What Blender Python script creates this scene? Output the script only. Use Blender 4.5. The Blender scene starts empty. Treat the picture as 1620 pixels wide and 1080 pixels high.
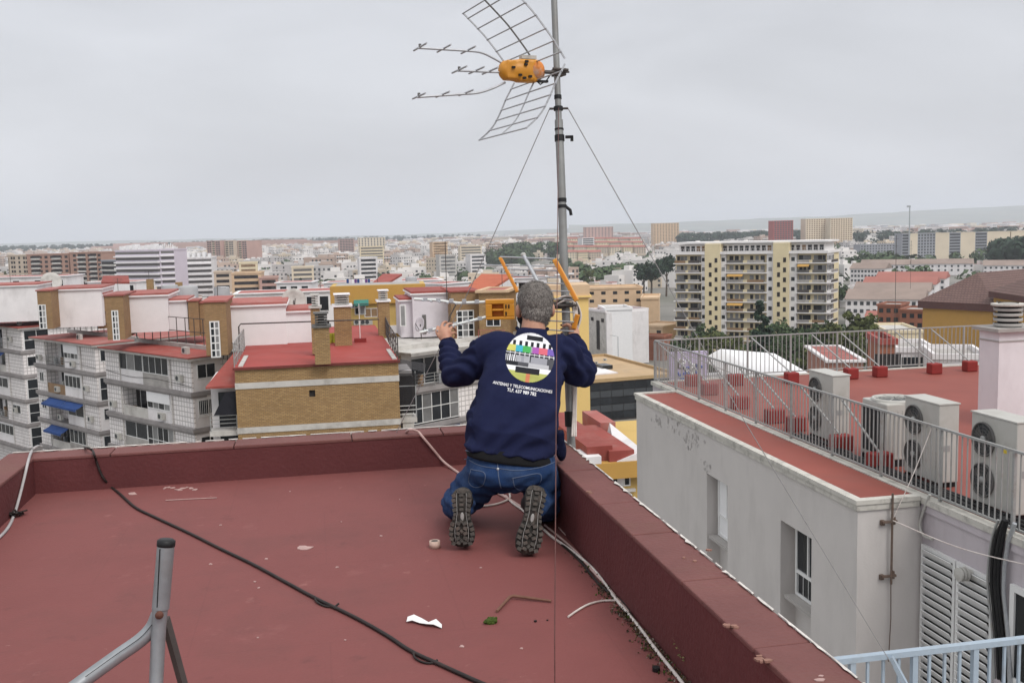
import bpy, bmesh, math, random
import numpy as np
from mathutils import Vector, Matrix
from mathutils.bvhtree import BVHTree
R = math.radians
scene = bpy.context.scene
COL = scene.collection
random.seed(7)

# ------------------------------------------------------------------ camera
FPX, YAW, PITCH, ROLL, EYE = 1600.0, R(11), R(6.24), R(1.4), 1.55
cf = Vector((math.sin(YAW)*math.cos(PITCH), math.cos(YAW)*math.cos(PITCH), -math.sin(PITCH)))
r0 = Vector((math.cos(YAW), -math.sin(YAW), 0)); u0 = r0.cross(cf)
cr = r0*math.cos(ROLL) - u0*math.sin(ROLL); cu = u0*math.cos(ROLL) + r0*math.sin(ROLL)
cam_d = bpy.data.cameras.new('camera'); cam = bpy.data.objects.new('camera', cam_d); COL.objects.link(cam)
cam_d.sensor_width = 36; cam_d.lens = FPX/1620*36; cam_d.clip_start = .05; cam_d.clip_end = 60000
M = Matrix((cr, cu, -cf)).transposed().to_4x4(); M.translation = (0, 0, EYE); cam.matrix_world = M
scene.camera = cam
CP = Vector((0, 0, EYE))
def ray(x, y): return cf + cr*((x-810)/FPX) + cu*((540-y)/FPX)
def onz(x, y, z):
    d = ray(x, y); return CP + d*((z-EYE)/d.z)
def ony(x, y, Y):
    d = ray(x, y); return CP + d*(Y/d.y)
def onx(x, y, X):
    d = ray(x, y); return CP + d*(X/d.x)
def at(x, y, D): return CP + ray(x, y)*D

# ------------------------------------------------------------------ sky and sun
SUN_EL, SUN_AZ = R(50), R(155)          # azimuth clockwise from +Y: behind the camera, a little to the right
world = bpy.data.worlds.new('World'); scene.world = world; world.use_nodes = True
nt = world.node_tree; nt.nodes.clear(); N = nt.nodes.new; L = nt.links.new
sky = N('ShaderNodeTexSky'); sky.sky_type = 'NISHITA'; sky.sun_disc = False
sky.sun_elevation = SUN_EL; sky.sun_rotation = SUN_AZ; sky.air_density = 1.5; sky.dust_density = 4
tc = N('ShaderNodeTexCoord'); sx = N('ShaderNodeSeparateXYZ'); L(tc.outputs['Generated'], sx.inputs[0])
rz = N('ShaderNodeValToRGB'); e = rz.color_ramp.elements     # overcast: brighter towards the zenith, as a cloud deck is
e[0].position = 0.0; e[0].color = (.525, .535, .553, 1); e[1].position = 1.0; e[1].color = (1.0, 1.01, 1.02, 1)
for p_, c_ in ((.08, (.545, .556, .588)), (.24, (.555, .566, .602)), (.5, (.76, .77, .80))):
    q = e.new(p_); q.color = (*c_, 1)
L(sx.outputs['Z'], rz.inputs[0])
mp = N('ShaderNodeMapping'); mp.inputs['Scale'].default_value = (1.3, 1.3, 4.2); L(tc.outputs['Generated'], mp.inputs[0])
nz = N('ShaderNodeTexNoise'); nz.inputs['Scale'].default_value = 2.1; nz.inputs['Detail'].default_value = 6; nz.inputs['Roughness'].default_value = .5
nz.inputs['Distortion'].default_value = .4
L(mp.outputs[0], nz.inputs['Vector'])
cl = N('ShaderNodeMapRange'); cl.inputs['From Min'].default_value = .3; cl.inputs['From Max'].default_value = .7
cl.inputs['To Min'].default_value = 9.3; cl.inputs['To Max'].default_value = 11.9; L(nz.outputs['Fac'], cl.inputs['Value'])
mu = N('ShaderNodeVectorMath'); mu.operation = 'SCALE'; L(rz.outputs[0], mu.inputs[0]); L(cl.outputs[0], mu.inputs['Scale'])
mx = N('ShaderNodeMixRGB'); mx.inputs[0].default_value = .93; L(sky.outputs[0], mx.inputs[1]); L(mu.outputs[0], mx.inputs[2])
bg = N('ShaderNodeBackground'); bg.inputs['Strength'].default_value = .1; L(mx.outputs[0], bg.inputs['Color'])
wo = N('ShaderNodeOutputWorld'); L(bg.outputs[0], wo.inputs['Surface'])
sd = bpy.data.lights.new('sun', 'SUN'); sd.energy = 1.5; sd.angle = R(26); sd.color = (1, .965, .92)
sun = bpy.data.objects.new('sun', sd); COL.objects.link(sun)
sdir = Vector((math.sin(SUN_AZ)*math.cos(SUN_EL), math.cos(SUN_AZ)*math.cos(SUN_EL), math.sin(SUN_EL)))
sun.rotation_euler = sdir.to_track_quat('Z', 'Y').to_euler()
vs = scene.view_settings; vs.view_transform = 'Standard'; vs.look = 'None'; vs.gamma = 1; vs.use_curve_mapping = False; vs.exposure = 0.3
scene.cycles.use_denoising = True
scene.cycles.max_bounces = 6; scene.cycles.transparent_max_bounces = 12
scene.cycles.volume_bounces = 1

# ------------------------------------------------------------------ materials
MATS = {}
def mat(name, col, rough=.8, var=.1, scale=1.5, bump=0, bscale=30, metal=0, dirt=None, dscale=.8, damt=.5, tile=None, spec=.3, rnd=0, streak=0, detail=5, thr=(.5, .66)):
    if name in MATS: return MATS[name]
    m = bpy.data.materials.new(name); m.use_nodes = True; t = m.node_tree; n = t.nodes; l = t.links
    b = n['Principled BSDF']; b.inputs['Roughness'].default_value = rough; b.inputs['Metallic'].default_value = metal
    b.inputs['Specular IOR Level'].default_value = spec
    g = n.new('ShaderNodeNewGeometry'); o = n.new('ShaderNodeTexCoord')
    if tile:
        # tile = (w, h, mortar, mortar colour, second colour, offset) on the object's own (x+y, z)
        s = n.new('ShaderNodeSeparateXYZ'); l.new(o.outputs['Object'], s.inputs[0])
        ad = n.new('ShaderNodeMath'); l.new(s.outputs[0], ad.inputs[0]); l.new(s.outputs[1], ad.inputs[1])
        cb = n.new('ShaderNodeCombineXYZ'); l.new(ad.outputs[0], cb.inputs[0]); l.new(s.outputs[2], cb.inputs[1])
        br = n.new('ShaderNodeTexBrick'); br.offset = tile[5]; br.inputs['Scale'].default_value = 1
        br.inputs['Brick Width'].default_value = tile[0]; br.inputs['Row Height'].default_value = tile[1]
        br.inputs['Mortar Size'].default_value = tile[2]; br.inputs['Mortar Smooth'].default_value = .1
        br.inputs['Color1'].default_value = (*col, 1); br.inputs['Color2'].default_value = (*tile[4], 1); br.inputs['Mortar'].default_value = (*tile[3], 1)
        l.new(cb.outputs[0], br.inputs['Vector']); src = br.outputs['Color']
    else:
        rg = n.new('ShaderNodeRGB'); rg.outputs[0].default_value = (*col, 1); src = rg.outputs[0]
    def mixmul(src, fac_out, lo, hi):
        r = n.new('ShaderNodeMapRange'); r.inputs['From Min'].default_value = .3; r.inputs['From Max'].default_value = .7
        r.inputs['To Min'].default_value = lo; r.inputs['To Max'].default_value = hi; l.new(fac_out, r.inputs['Value'])
        v = n.new('ShaderNodeVectorMath'); v.operation = 'SCALE'; l.new(src, v.inputs[0]); l.new(r.outputs[0], v.inputs['Scale']); return v.outputs[0]
    if var:
        z = n.new('ShaderNodeTexNoise'); z.inputs['Scale'].default_value = scale; z.inputs['Detail'].default_value = detail; z.inputs['Roughness'].default_value = .62
        l.new(g.outputs['Position'], z.inputs['Vector']); src = mixmul(src, z.outputs['Fac'], 1-var, 1+var)
    if rnd:
        oi = n.new('ShaderNodeObjectInfo'); r = n.new('ShaderNodeMapRange'); r.inputs['To Min'].default_value = 1-rnd; r.inputs['To Max'].default_value = 1+rnd
        l.new(oi.outputs['Random'], r.inputs['Value']); v = n.new('ShaderNodeVectorMath'); v.operation = 'SCALE'
        l.new(src, v.inputs[0]); l.new(r.outputs[0], v.inputs['Scale']); src = v.outputs[0]
    if dirt:
        mpn = n.new('ShaderNodeMapping'); l.new(g.outputs['Position'], mpn.inputs[0])
        if streak: mpn.inputs['Scale'].default_value = (1, 1, streak)
        z = n.new('ShaderNodeTexNoise'); z.inputs['Scale'].default_value = dscale; z.inputs['Detail'].default_value = 8; z.inputs['Roughness'].default_value = .68
        l.new(mpn.outputs[0], z.inputs['Vector'])
        r = n.new('ShaderNodeMapRange'); r.inputs['From Min'].default_value = thr[0]; r.inputs['From Max'].default_value = thr[1]; r.inputs['To Max'].default_value = damt
        l.new(z.outputs['Fac'], r.inputs['Value'])
        x = n.new('ShaderNodeMixRGB'); l.new(r.outputs[0], x.inputs[0]); l.new(src, x.inputs[1]); x.inputs[2].default_value = (*dirt, 1); src = x.outputs[0]
    l.new(src, b.inputs['Base Color'])
    if bump:
        z = n.new('ShaderNodeTexNoise'); z.inputs['Scale'].default_value = bscale; z.inputs['Detail'].default_value = 4
        l.new(g.outputs['Position'], z.inputs['Vector'])
        bp = n.new('ShaderNodeBump'); bp.inputs['Strength'].default_value = bump; bp.inputs['Distance'].default_value = .02
        l.new(z.outputs['Fac'], bp.inputs['Height']); l.new(bp.outputs[0], b.inputs['Normal'])
    MATS[name] = m
    return m
m_white = mat('white_render', (.72, .695, .695), .85, .07, .5, dirt=(.45, .42, .41), dscale=.35, damt=.45, streak=.35, rnd=.05)
m_whiteclean = mat('white_paint', (.79, .785, .79), .6, .03)
m_lilac = mat('pale_lilac_render', (.66, .62, .655), .85, .05, .6, dirt=(.4, .36, .38), dscale=.4, damt=.35)
m_redroof = mat('red_roof_membrane', (.27, .058, .046), .75, .16, .5, dirt=(.30, .12, .1), dscale=.7, damt=.6, rnd=.1)
m_redroof2 = mat('faded_red_roof', (.33, .105, .09), .8, .15, .5, dirt=(.34, .22, .2), dscale=.6, damt=.6, rnd=.12)
m_brick = mat('tan_brick', (.42, .275, .125), .9, .10, .6, tile=(.27, .095, .018, (.22, .15, .08), (.30, .18, .075), .5), dirt=(.25, .16, .085), dscale=.8, damt=.45, streak=7, thr=(.45, .62))
m_brickd = mat('tan_brick_dull', (.33, .20, .095), .9, .12, .8, tile=(.27, .085, .014, (.24, .17, .1), (.27, .16, .075), .5), dirt=(.15, .1, .06), dscale=.5, damt=.3)
m_tile = mat('white_facade_tile', (.80, .765, .75), .55, .06, .3, tile=(.42, .40, .038, (.42, .395, .385), (.74, .70, .69), 0), dirt=(.36, .32, .31), dscale=.55, damt=.4, streak=.4, thr=(.52, .75))
m_conc = mat('grey_concrete', (.38, .36, .34), .9, .15, 1, dirt=(.2, .18, .17), dscale=.6, damt=.5)
m_concl = mat('pale_concrete', (.52, .50, .47), .9, .12, 1, dirt=(.25, .23, .21), dscale=.8, damt=.5)
m_band = mat('dark_slab_edge', (.27, .25, .245), .9, .15, 1)
m_glass = mat('window_glass', (.018, .021, .025), .18, .3, .6, spec=.35, rnd=.3)
m_glassl = mat('curtained_glass', (.2, .2, .2), .3, .3, .5, spec=.6, rnd=.3)
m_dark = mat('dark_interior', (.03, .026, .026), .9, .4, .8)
m_frame = mat('white_aluminium', (.72, .72, .71), .4, .03)
m_galv = mat('galvanised_steel', (.42, .44, .46), .42, .12, 25, metal=.55)
m_rail = mat('galvanised_railing', (.34, .345, .34), .5, .1, 6, metal=.25, dirt=(.2, .16, .13), dscale=6, damt=.5)
m_bluerail = mat('blue_grey_painted_rail', (.34, .41, .48), .5, .08, 6, dirt=(.2, .2, .2), dscale=6, damt=.35)
m_iron = mat('dark_iron', (.075, .065, .06), .7, .2, 6)
m_black = mat('black_plastic', (.012, .012, .013), .5, .2, 20)
m_orange = mat('orange_plastic', (.60, .255, .022), .38, .06, 20, spec=.5)
m_alu = mat('bright_aluminium', (.46, .47, .49), .5, .1, 30, metal=.5)
m_whitecable = mat('white_cable', (.66, .60, .56), .6, .15, 9, dirt=(.3, .2, .18), dscale=7, damt=.5)
m_ochre = mat('ochre_render', (.50, .29, .075), .9, .1, .4, dirt=(.32, .19, .07), dscale=.4, damt=.4)
m_ochrey = mat('yellow_ochre_render', (.55, .38, .13), .9, .09, .4, dirt=(.36, .24, .1), dscale=.4, damt=.35)
m_yellow = mat('pale_yellow_render', (.80, .57, .22), .9, .05, .3)
m_cream = mat('cream_render', (.70, .60, .42), .9, .08, .3)
m_peach = mat('peach_render', (.58, .42, .275), .9, .1, .3)
m_blue = mat('blue_awning_cloth', (.022, .06, .20), .85, .15, 1.5)
m_green = mat('green_awning_cloth', (.05, .20, .17), .85, .15, 1.5)
m_grille = mat('ac_dark_grille', (.05, .055, .06), .6, .2, 9)
m_acw = mat('ac_cream_metal', (.45, .44, .41), .55, .05, 2, dirt=(.33, .32, .28), dscale=2.5, damt=.45)
m_wood = mat('brown_board', (.25, .16, .09), .8, .2, 2)
m_louv = mat('dark_louvre', (.13, .125, .12), .7, .2, 3)

# ------------------------------------------------------------------ mesh builder
class MB:
    def __init__(s): s.v = []; s.f = []; s.m = []; s.sm = []
    def add(s, vs, fs, m=0, smooth=False):
        k = len(s.v); s.v += [tuple(p) for p in vs]
        for f in fs: s.f.append([i+k for i in f]); s.m.append(m); s.sm.append(smooth)
        return s
    def box(s, x0, x1, y0, y1, z0, z1, m=0):
        x0, x1 = min(x0, x1), max(x0, x1); y0, y1 = min(y0, y1), max(y0, y1); z0, z1 = min(z0, z1), max(z0, z1)
        return s.add([(x0,y0,z0),(x1,y0,z0),(x1,y1,z0),(x0,y1,z0),(x0,y0,z1),(x1,y0,z1),(x1,y1,z1),(x0,y1,z1)],
                     [(0,3,2,1),(4,5,6,7),(0,1,5,4),(1,2,6,5),(2,3,7,6),(3,0,4,7)], m)
    def obox(s, c, ax, ay, az, m=0):
        c, ax, ay, az = map(Vector, (c, ax, ay, az))
        vs = [c+ax*i+ay*j+az*k for k in (-1, 1) for (i, j) in ((-1,-1),(1,-1),(1,1),(-1,1))]
        return s.add(vs, [(0,3,2,1),(4,5,6,7),(0,1,5,4),(1,2,6,5),(2,3,7,6),(3,0,4,7)], m)
    def bar(s, p, q, w, h, up=(0, 0, 1), m=0):
        p, q = Vector(p), Vector(q); d = q-p; a = d.normalized(); up = Vector(up)
        if abs(a.dot(up)) > .98: up = Vector((0, 1, 0))
        x = a.cross(up).normalized(); y = x.cross(a)
        return s.obox((p+q)/2, x*w/2, y*h/2, d/2, m)
    def tube(s, pts, r, n=8, m=0, caps=True, smooth=True):
        pts = [Vector(p) for p in pts]; rs = r if isinstance(r, (list, tuple)) else [r]*len(pts)
        vs = []; prev = None
        for i, p in enumerate(pts):
            d = (pts[min(i+1, len(pts)-1)] - pts[max(i-1, 0)])
            d = d.normalized() if d.length > 1e-9 else Vector((0, 0, 1))
            if prev is None:
                a = Vector((0, 0, 1)) if abs(d.z) < .9 else Vector((1, 0, 0)); x = d.cross(a).normalized()
            else: x = (prev - d*prev.dot(d)).normalized()
            prev = x; y = d.cross(x)
            for k in range(n):
                t = 2*math.pi*k/n; vs.append(p + (x*math.cos(t) + y*math.sin(t))*rs[i])
        fs = [(i*n+k, i*n+(k+1) % n, (i+1)*n+(k+1) % n, (i+1)*n+k) for i in range(len(pts)-1) for k in range(n)]
        s.add(vs, fs, m, smooth)
        if caps: s.add(vs[:n], [tuple(range(n))[::-1]], m); s.add(vs[-n:], [tuple(range(n))], m)
        return s
    def lathe(s, c, prof, n=16, m=0, smooth=True, axis=(0, 0, 1)):
        c = Vector(c); A = Vector(axis).normalized(); X = A.orthogonal().normalized(); Y = A.cross(X); vs = []
        for (r, h) in prof: vs += [c + A*h + (X*math.cos(2*math.pi*k/n) + Y*math.sin(2*math.pi*k/n))*r for k in range(n)]
        s.add(vs, [(i*n+k, i*n+(k+1) % n, (i+1)*n+(k+1) % n, (i+1)*n+k) for i in range(len(prof)-1) for k in range(n)], m, smooth)
        return s
    def ell(s, c, ax, ay, az, nu=16, nv=10, m=0):
        c, ax, ay, az = map(Vector, (c, ax, ay, az)); vs = []; fs = []
        for j in range(nv+1):
            ph = math.pi*j/nv
            for i in range(nu):
                t = 2*math.pi*i/nu; vs.append(c + ax*(math.sin(ph)*math.cos(t)) + ay*(math.sin(ph)*math.sin(t)) + az*math.cos(ph))
        for j in range(nv):
            for i in range(nu): fs.append((j*nu+i, (j+1)*nu+i, (j+1)*nu+(i+1) % nu, j*nu+(i+1) % nu))
        return s.add(vs, fs, m, True)
    def prism(s, poly, z0, z1, m=0):
        n = len(poly); vs = [(x, y, z0) for x, y in poly] + [(x, y, z1) for x, y in poly]
        return s.add(vs, [tuple(range(n))[::-1], tuple(range(n, 2*n))] + [(i, (i+1) % n, n+(i+1) % n, n+i) for i in range(n)], m)
    def loft(s, rings, m=0, caps=True, smooth=True):
        n = len(rings[0]); vs = [p for r in rings for p in r]
        fs = [(i*n+k, i*n+(k+1) % n, (i+1)*n+(k+1) % n, (i+1)*n+k) for i in range(len(rings)-1) for k in range(n)]
        if caps: fs += [tuple(range(n))[::-1], tuple(range((len(rings)-1)*n, len(rings)*n))]
        return s.add(vs, fs, m, smooth)
    def mesh(s, name, mats, off=None):
        me = bpy.data.meshes.new(name); vs = s.v
        if off is not None: vs = [(x-off[0], y-off[1], z-off[2]) for x, y, z in vs]
        me.from_pydata(vs, [], s.f)
        for mm in (mats if isinstance(mats, (list, tuple)) else [mats]): me.materials.append(mm)
        me.polygons.foreach_set('material_index', s.m); me.polygons.foreach_set('use_smooth', s.sm); me.update()
        return me
    def build(s, name, mats, parent=None, world=True):
        off = worldloc(parent) if (world and parent is not None) else None
        o = bpy.data.objects.new(name, s.mesh(name, mats, off)); COL.objects.link(o)
        if parent is not None: o.parent = parent
        return o
def worldloc(o):
    v = Vector((0, 0, 0))
    while o is not None: v += o.location; o = o.parent
    return v
def tag(o, label=None, cat=None, group=None, kind=None):
    if label: o['label'] = label
    if cat: o['category'] = cat
    if group: o['group'] = group
    if kind: o['kind'] = kind
    return o
def thing(name, label, cat, loc=(0, 0, 0), rz=0, group=None):
    o = bpy.data.objects.new(name, None); COL.objects.link(o); o.location = loc; o.rotation_euler = (0, 0, rz); o.empty_display_size = .3
    return tag(o, label, cat, group)
def inst(name, me, parent, loc=(0, 0, 0), rz=0, sc=None):
    o = bpy.data.objects.new(name, me); COL.objects.link(o); o.parent = parent; o.location = loc; o.rotation_euler = (0, 0, rz)
    if sc: o.scale = sc
    return o
KIDS = {}
def copy_tree(o, parent=None):
    c = o.copy(); COL.objects.link(c); c.parent = parent
    for ch in list(o.children): copy_tree(ch, c)
    return c
def bez(pts, n=8):
    """smooth curve through points (Catmull-Rom)"""
    P = [Vector(p) for p in pts]; P = [P[0]*2-P[1]] + P + [P[-1]*2-P[-2]]; out = []
    for i in range(1, len(P)-2):
        a, b, c, d = P[i-1:i+3]
        for k in range(n):
            t = k/n; out.append(.5*((2*b)+(c-a)*t+(2*a-5*b+4*c-d)*t*t+(3*b-a-3*c+d)*t**3))
    return out + [P[-2]]
def lerp(a, b, t): return a + (b-a)*t
GZ = -38.0
# ------------------------------------------------------------------ the roof underfoot
m_floor = mat('oxide_red_roof_paint', (.195, .062, .058), .78, .10, .9, bump=.10, bscale=70, dirt=(.132, .05, .046), dscale=.9, damt=.75, thr=(.47, .68))
# extra wear on the floor paint: pale scuffs and fine membrane seams
def floor_extra(m):
    t = m.node_tree; n, l = t.nodes, t.links; b = n['Principled BSDF']; src = b.inputs['Base Color'].links[0].from_socket
    g = n.new('ShaderNodeNewGeometry')
    def mixin(src, vec, sc, lo, hi, amt, col, detail=6, rough=.6):
        z = n.new('ShaderNodeTexNoise'); z.inputs['Scale'].default_value = sc; z.inputs['Detail'].default_value = detail; z.inputs['Roughness'].default_value = rough
        l.new(vec, z.inputs['Vector']); r = n.new('ShaderNodeMapRange'); r.inputs['From Min'].default_value = lo; r.inputs['From Max'].default_value = hi; r.inputs['To Max'].default_value = amt
        l.new(z.outputs['Fac'], r.inputs['Value']); x = n.new('ShaderNodeMixRGB'); l.new(r.outputs[0], x.inputs[0]); l.new(src, x.inputs[1]); x.inputs[2].default_value = (*col, 1); return x.outputs[0]
    src = mixin(src, g.outputs['Position'], .75, .52, .70, .55, (.15, .052, .049), 9, .72)
    src = mixin(src, g.outputs['Position'], 1.7, .60, .68, .45, (.25, .095, .088), 9, .75)
    src = mixin(src, g.outputs['Position'], 7, .66, .74, .5, (.32, .14, .125))
    src = mixin(src, g.outputs['Position'], 16, .70, .76, .6, (.38, .2, .18), 8)
    src = mixin(src, g.outputs['Position'], 4.3, .60, .72, .45, (.10, .04, .038), 7, .7)
    br = n.new('ShaderNodeTexBrick'); br.inputs['Scale'].default_value = 1; br.inputs['Brick Width'].default_value = 1.05; br.inputs['Row Height'].default_value = .95; br.inputs['Mortar Size'].default_value = .006; br.inputs['Mortar Smooth'].default_value = 1
    l.new(g.outputs['Position'], br.inputs['Vector']); x = n.new('ShaderNodeMixRGB'); f = n.new('ShaderNodeMath'); f.operation = 'MULTIPLY'; f.inputs[1].default_value = .13
    l.new(br.outputs['Fac'], f.inputs[0]); l.new(f.outputs[0], x.inputs[0]); l.new(src, x.inputs[1]); x.inputs[2].default_value = (.09, .035, .033, 1)
    l.new(x.outputs[0], b.inputs['Base Color'])
floor_extra(m_floor)
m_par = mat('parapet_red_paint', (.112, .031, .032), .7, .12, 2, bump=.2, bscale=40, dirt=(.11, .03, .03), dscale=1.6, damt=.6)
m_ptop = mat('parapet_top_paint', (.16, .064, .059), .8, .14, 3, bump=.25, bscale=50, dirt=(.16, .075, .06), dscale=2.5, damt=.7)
m_edge = mat('old_white_mortar', (.66, .62, .58), .9, .15, 12, bump=.5, bscale=60)
PX0, PX1, PY, PYB = -1.75, 1.2, 6.6, -3.2        # inner faces of the parapets
PH, PHR, TW, TWR = .225, .34, .2, .175
def ragged(b, p, q, w, z, n, seed, h=.006):
    """a broken strip of white mortar on an edge"""
    rng = random.Random(seed); p, q = Vector(p), Vector(q); d = (q-p); side = Vector((-d.y, d.x, 0)).normalized()
    ws = [w*rng.uniform(.15, 1.15) if rng.random() < .93 else w*2.2 for _ in range(n+1)]
    for i in range(n):
        if rng.random() < .13: continue
        a = p+d*(i/n); c = p+d*((i+1)/n)
        b.add([(a.x, a.y, z-.05), (c.x, c.y, z-.05), (c.x, c.y, z+h), (a.x, a.y, z+h), (a.x+side.x*ws[i], a.y+side.y*ws[i], z+h*.6), (c.x+side.x*ws[i+1], c.y+side.y*ws[i+1], z+h*.6)],
              [(0, 1, 2, 3), (3, 2, 5, 4)], 0)
b = MB(); b.box(PX0-.01, PX1+.01, PYB, PY+.01, -.12, 0)
tag(b.build('roof_floor', m_floor), kind='structure')
host = thing('penthouse_block', 'pale rendered penthouse block under the dark red roof the man kneels on', 'building', (PX0-TW, PYB, GZ))
b = MB(); b.box(PX0-TW+.01, PX1+TWR-.01, PYB+.01, PY+TW-.01, GZ, -.13); b.build('wall', m_white, host)
def parapet(name_label, x0, x1, y0, y1, h, edge, cuts, side):
    t = thing('parapet', name_label, 'parapet', ((x0+x1)/2, (y0+y1)/2, 0))
    w = MB()
    # wall body with a slightly uneven top
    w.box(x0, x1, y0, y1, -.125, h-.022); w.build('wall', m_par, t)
    along_x = (x1-x0) > (y1-y0); a0, a1 = (x0, x1) if along_x else (y0, y1)
    cs = [a0]+list(cuts)+[a1]; g = .0025; rng = random.Random(len(cuts)+3)
    for c0, c1 in zip(cs[:-1], cs[1:]):
        c = MB(); dz = rng.uniform(-.002, .002)
        n = 6
        for i in range(n):
            s0 = lerp(c0+g, c1-g, i/n); s1 = lerp(c0+g, c1-g, (i+1)/n)
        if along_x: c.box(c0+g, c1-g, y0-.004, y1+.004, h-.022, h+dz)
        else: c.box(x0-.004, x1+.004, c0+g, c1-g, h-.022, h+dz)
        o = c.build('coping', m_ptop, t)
        bv = o.modifiers.new('bevel', 'BEVEL'); bv.width = .006; bv.segments = 2
    e = MB(); ragged(e, *edge, int((a1-a0)*34), side); e.build('white_edge', m_edge, t)['kind'] = 'stuff'
    return t
parapet('low dark red parapet across the far end of the roof, black cable over it', PX0-TW, PX1-.001, PY, PY+TW, PH, ((PX0-TW, PY+TW, 0), (PX1, PY+TW, 0), -.008, PH+.002), [-1.3, -.55, .2, .8], 11)
parapet('long red parapet with cracked top beside the white cables and grey building', PX1, PX1+TWR, PYB, PY+TW, PHR, ((PX1+TWR, PYB, 0), (PX1+TWR, PY+TW, 0), .0075, PHR+.002), [1.6, 2.14, 2.62, 3.2, 3.75, 4.22, 4.86, 5.4, 5.9], 12)
parapet('short red parapet under the grey cable near the black wire tangle', PX0-TW, PX0, PYB, PY-.001, PH+.005, ((PX0-TW, PYB, 0), (PX0-TW, PY, 0), -.009, PH+.007), [2, 4.1, 5.4], 13)

# blue grey rail of the terrace beside the block
Yr = 6.1
a = ony(1290, 1047, Yr); c = ony(1640, 1010, Yr); zr = (a.z+c.z)/2; x0r, x1r = a.x-.25, c.x+1.2
t = thing('terrace_railing', 'blue grey painted railing across the narrow gap beside the grey building', 'railing', (x0r, Yr, zr-1.05))
b = MB(); b.bar((x0r, Yr, zr), (x1r, Yr, zr), .05, .04); b.build('top_rail', m_bluerail, t)
b = MB(); b.bar((x0r, Yr, zr-.98), (x1r, Yr, zr-.98), .04, .03); b.build('bottom_rail', m_bluerail, t)
b = MB(); b.box(-.009, .009, -.009, .009, -.96, -.02); me = b.mesh('bar', m_bluerail)
b = MB(); b.box(-.02, .02, -.02, .02, -1.05, -.02); mp_ = b.mesh('post', m_bluerail)
k = 0; xx = x0r+.05
while xx < x1r:
    inst('post' if k % 4 == 0 else 'bar', mp_ if k % 4 == 0 else me, t, (xx-x0r, 0, 1.05)); k += 1; xx += .118
q = ony(1405, 1036, Yr)
b = MB(); b.bar((q.x, Yr-.03, zr), (q.x+.42, Yr-.35, zr-.95), .045, .03); b.build('brace', m_bluerail, t)
ledge = thing('terrace_slab', 'plain concrete terrace slab under the blue grey railing', 'terrace', (4.5, 4, zr-1.2))
b = MB(); b.box(PX1+TWR, 7.9, -3, Yr+.15, zr-1.3, zr-1.05); b.build('slab', m_conc, ledge)
b = MB(); b.box(PX1+TWR+.05, 7.8, -2.9, Yr+.05, GZ, zr-1.3); b.build('wall', m_white, ledge)
# ------------------------------------------------------------------ grey building across the gap
UP_ = Vector((0, 0, 1))
m_greyw = mat('grey_render', (.55, .52, .50), .9, .05, .7, bump=.1, bscale=25, dirt=(.40, .375, .36), dscale=.9, damt=.55, streak=.3, thr=(.50, .72))
m_greyl = mat('lilac_grey_render', (.50, .455, .48), .9, .06, .8, dirt=(.3, .26, .28), dscale=.9, damt=.5, streak=.3)
m_rroof = mat('coral_red_roof_membrane', (.25, .068, .052), .7, .12, .45, dirt=(.205, .075, .06), dscale=.5, damt=.55, bump=.1, bscale=20)
m_rblock = mat('red_painted_block', (.23, .026, .023), .7, .12, 4)
m_cope = mat('grey_stone_coping', (.52, .50, .455), .85, .12, 2.5, dirt=(.2, .19, .17), dscale=4, damt=.6)
m_crack = mat('flaking_patch', (.40, .375, .36), .95, .2, 8)
RX, RM, RY0, RY1, RZ = 8.0, 9.1, 13.8, 24.6, -2.66
RB = 26.5; RE = 46.0; RN = 4.0
g = thing('grey_apartment_block', 'grey rendered block with recessed windows, red roof and white louvred shutters', 'apartment block', (RX, RY0, GZ))
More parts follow.
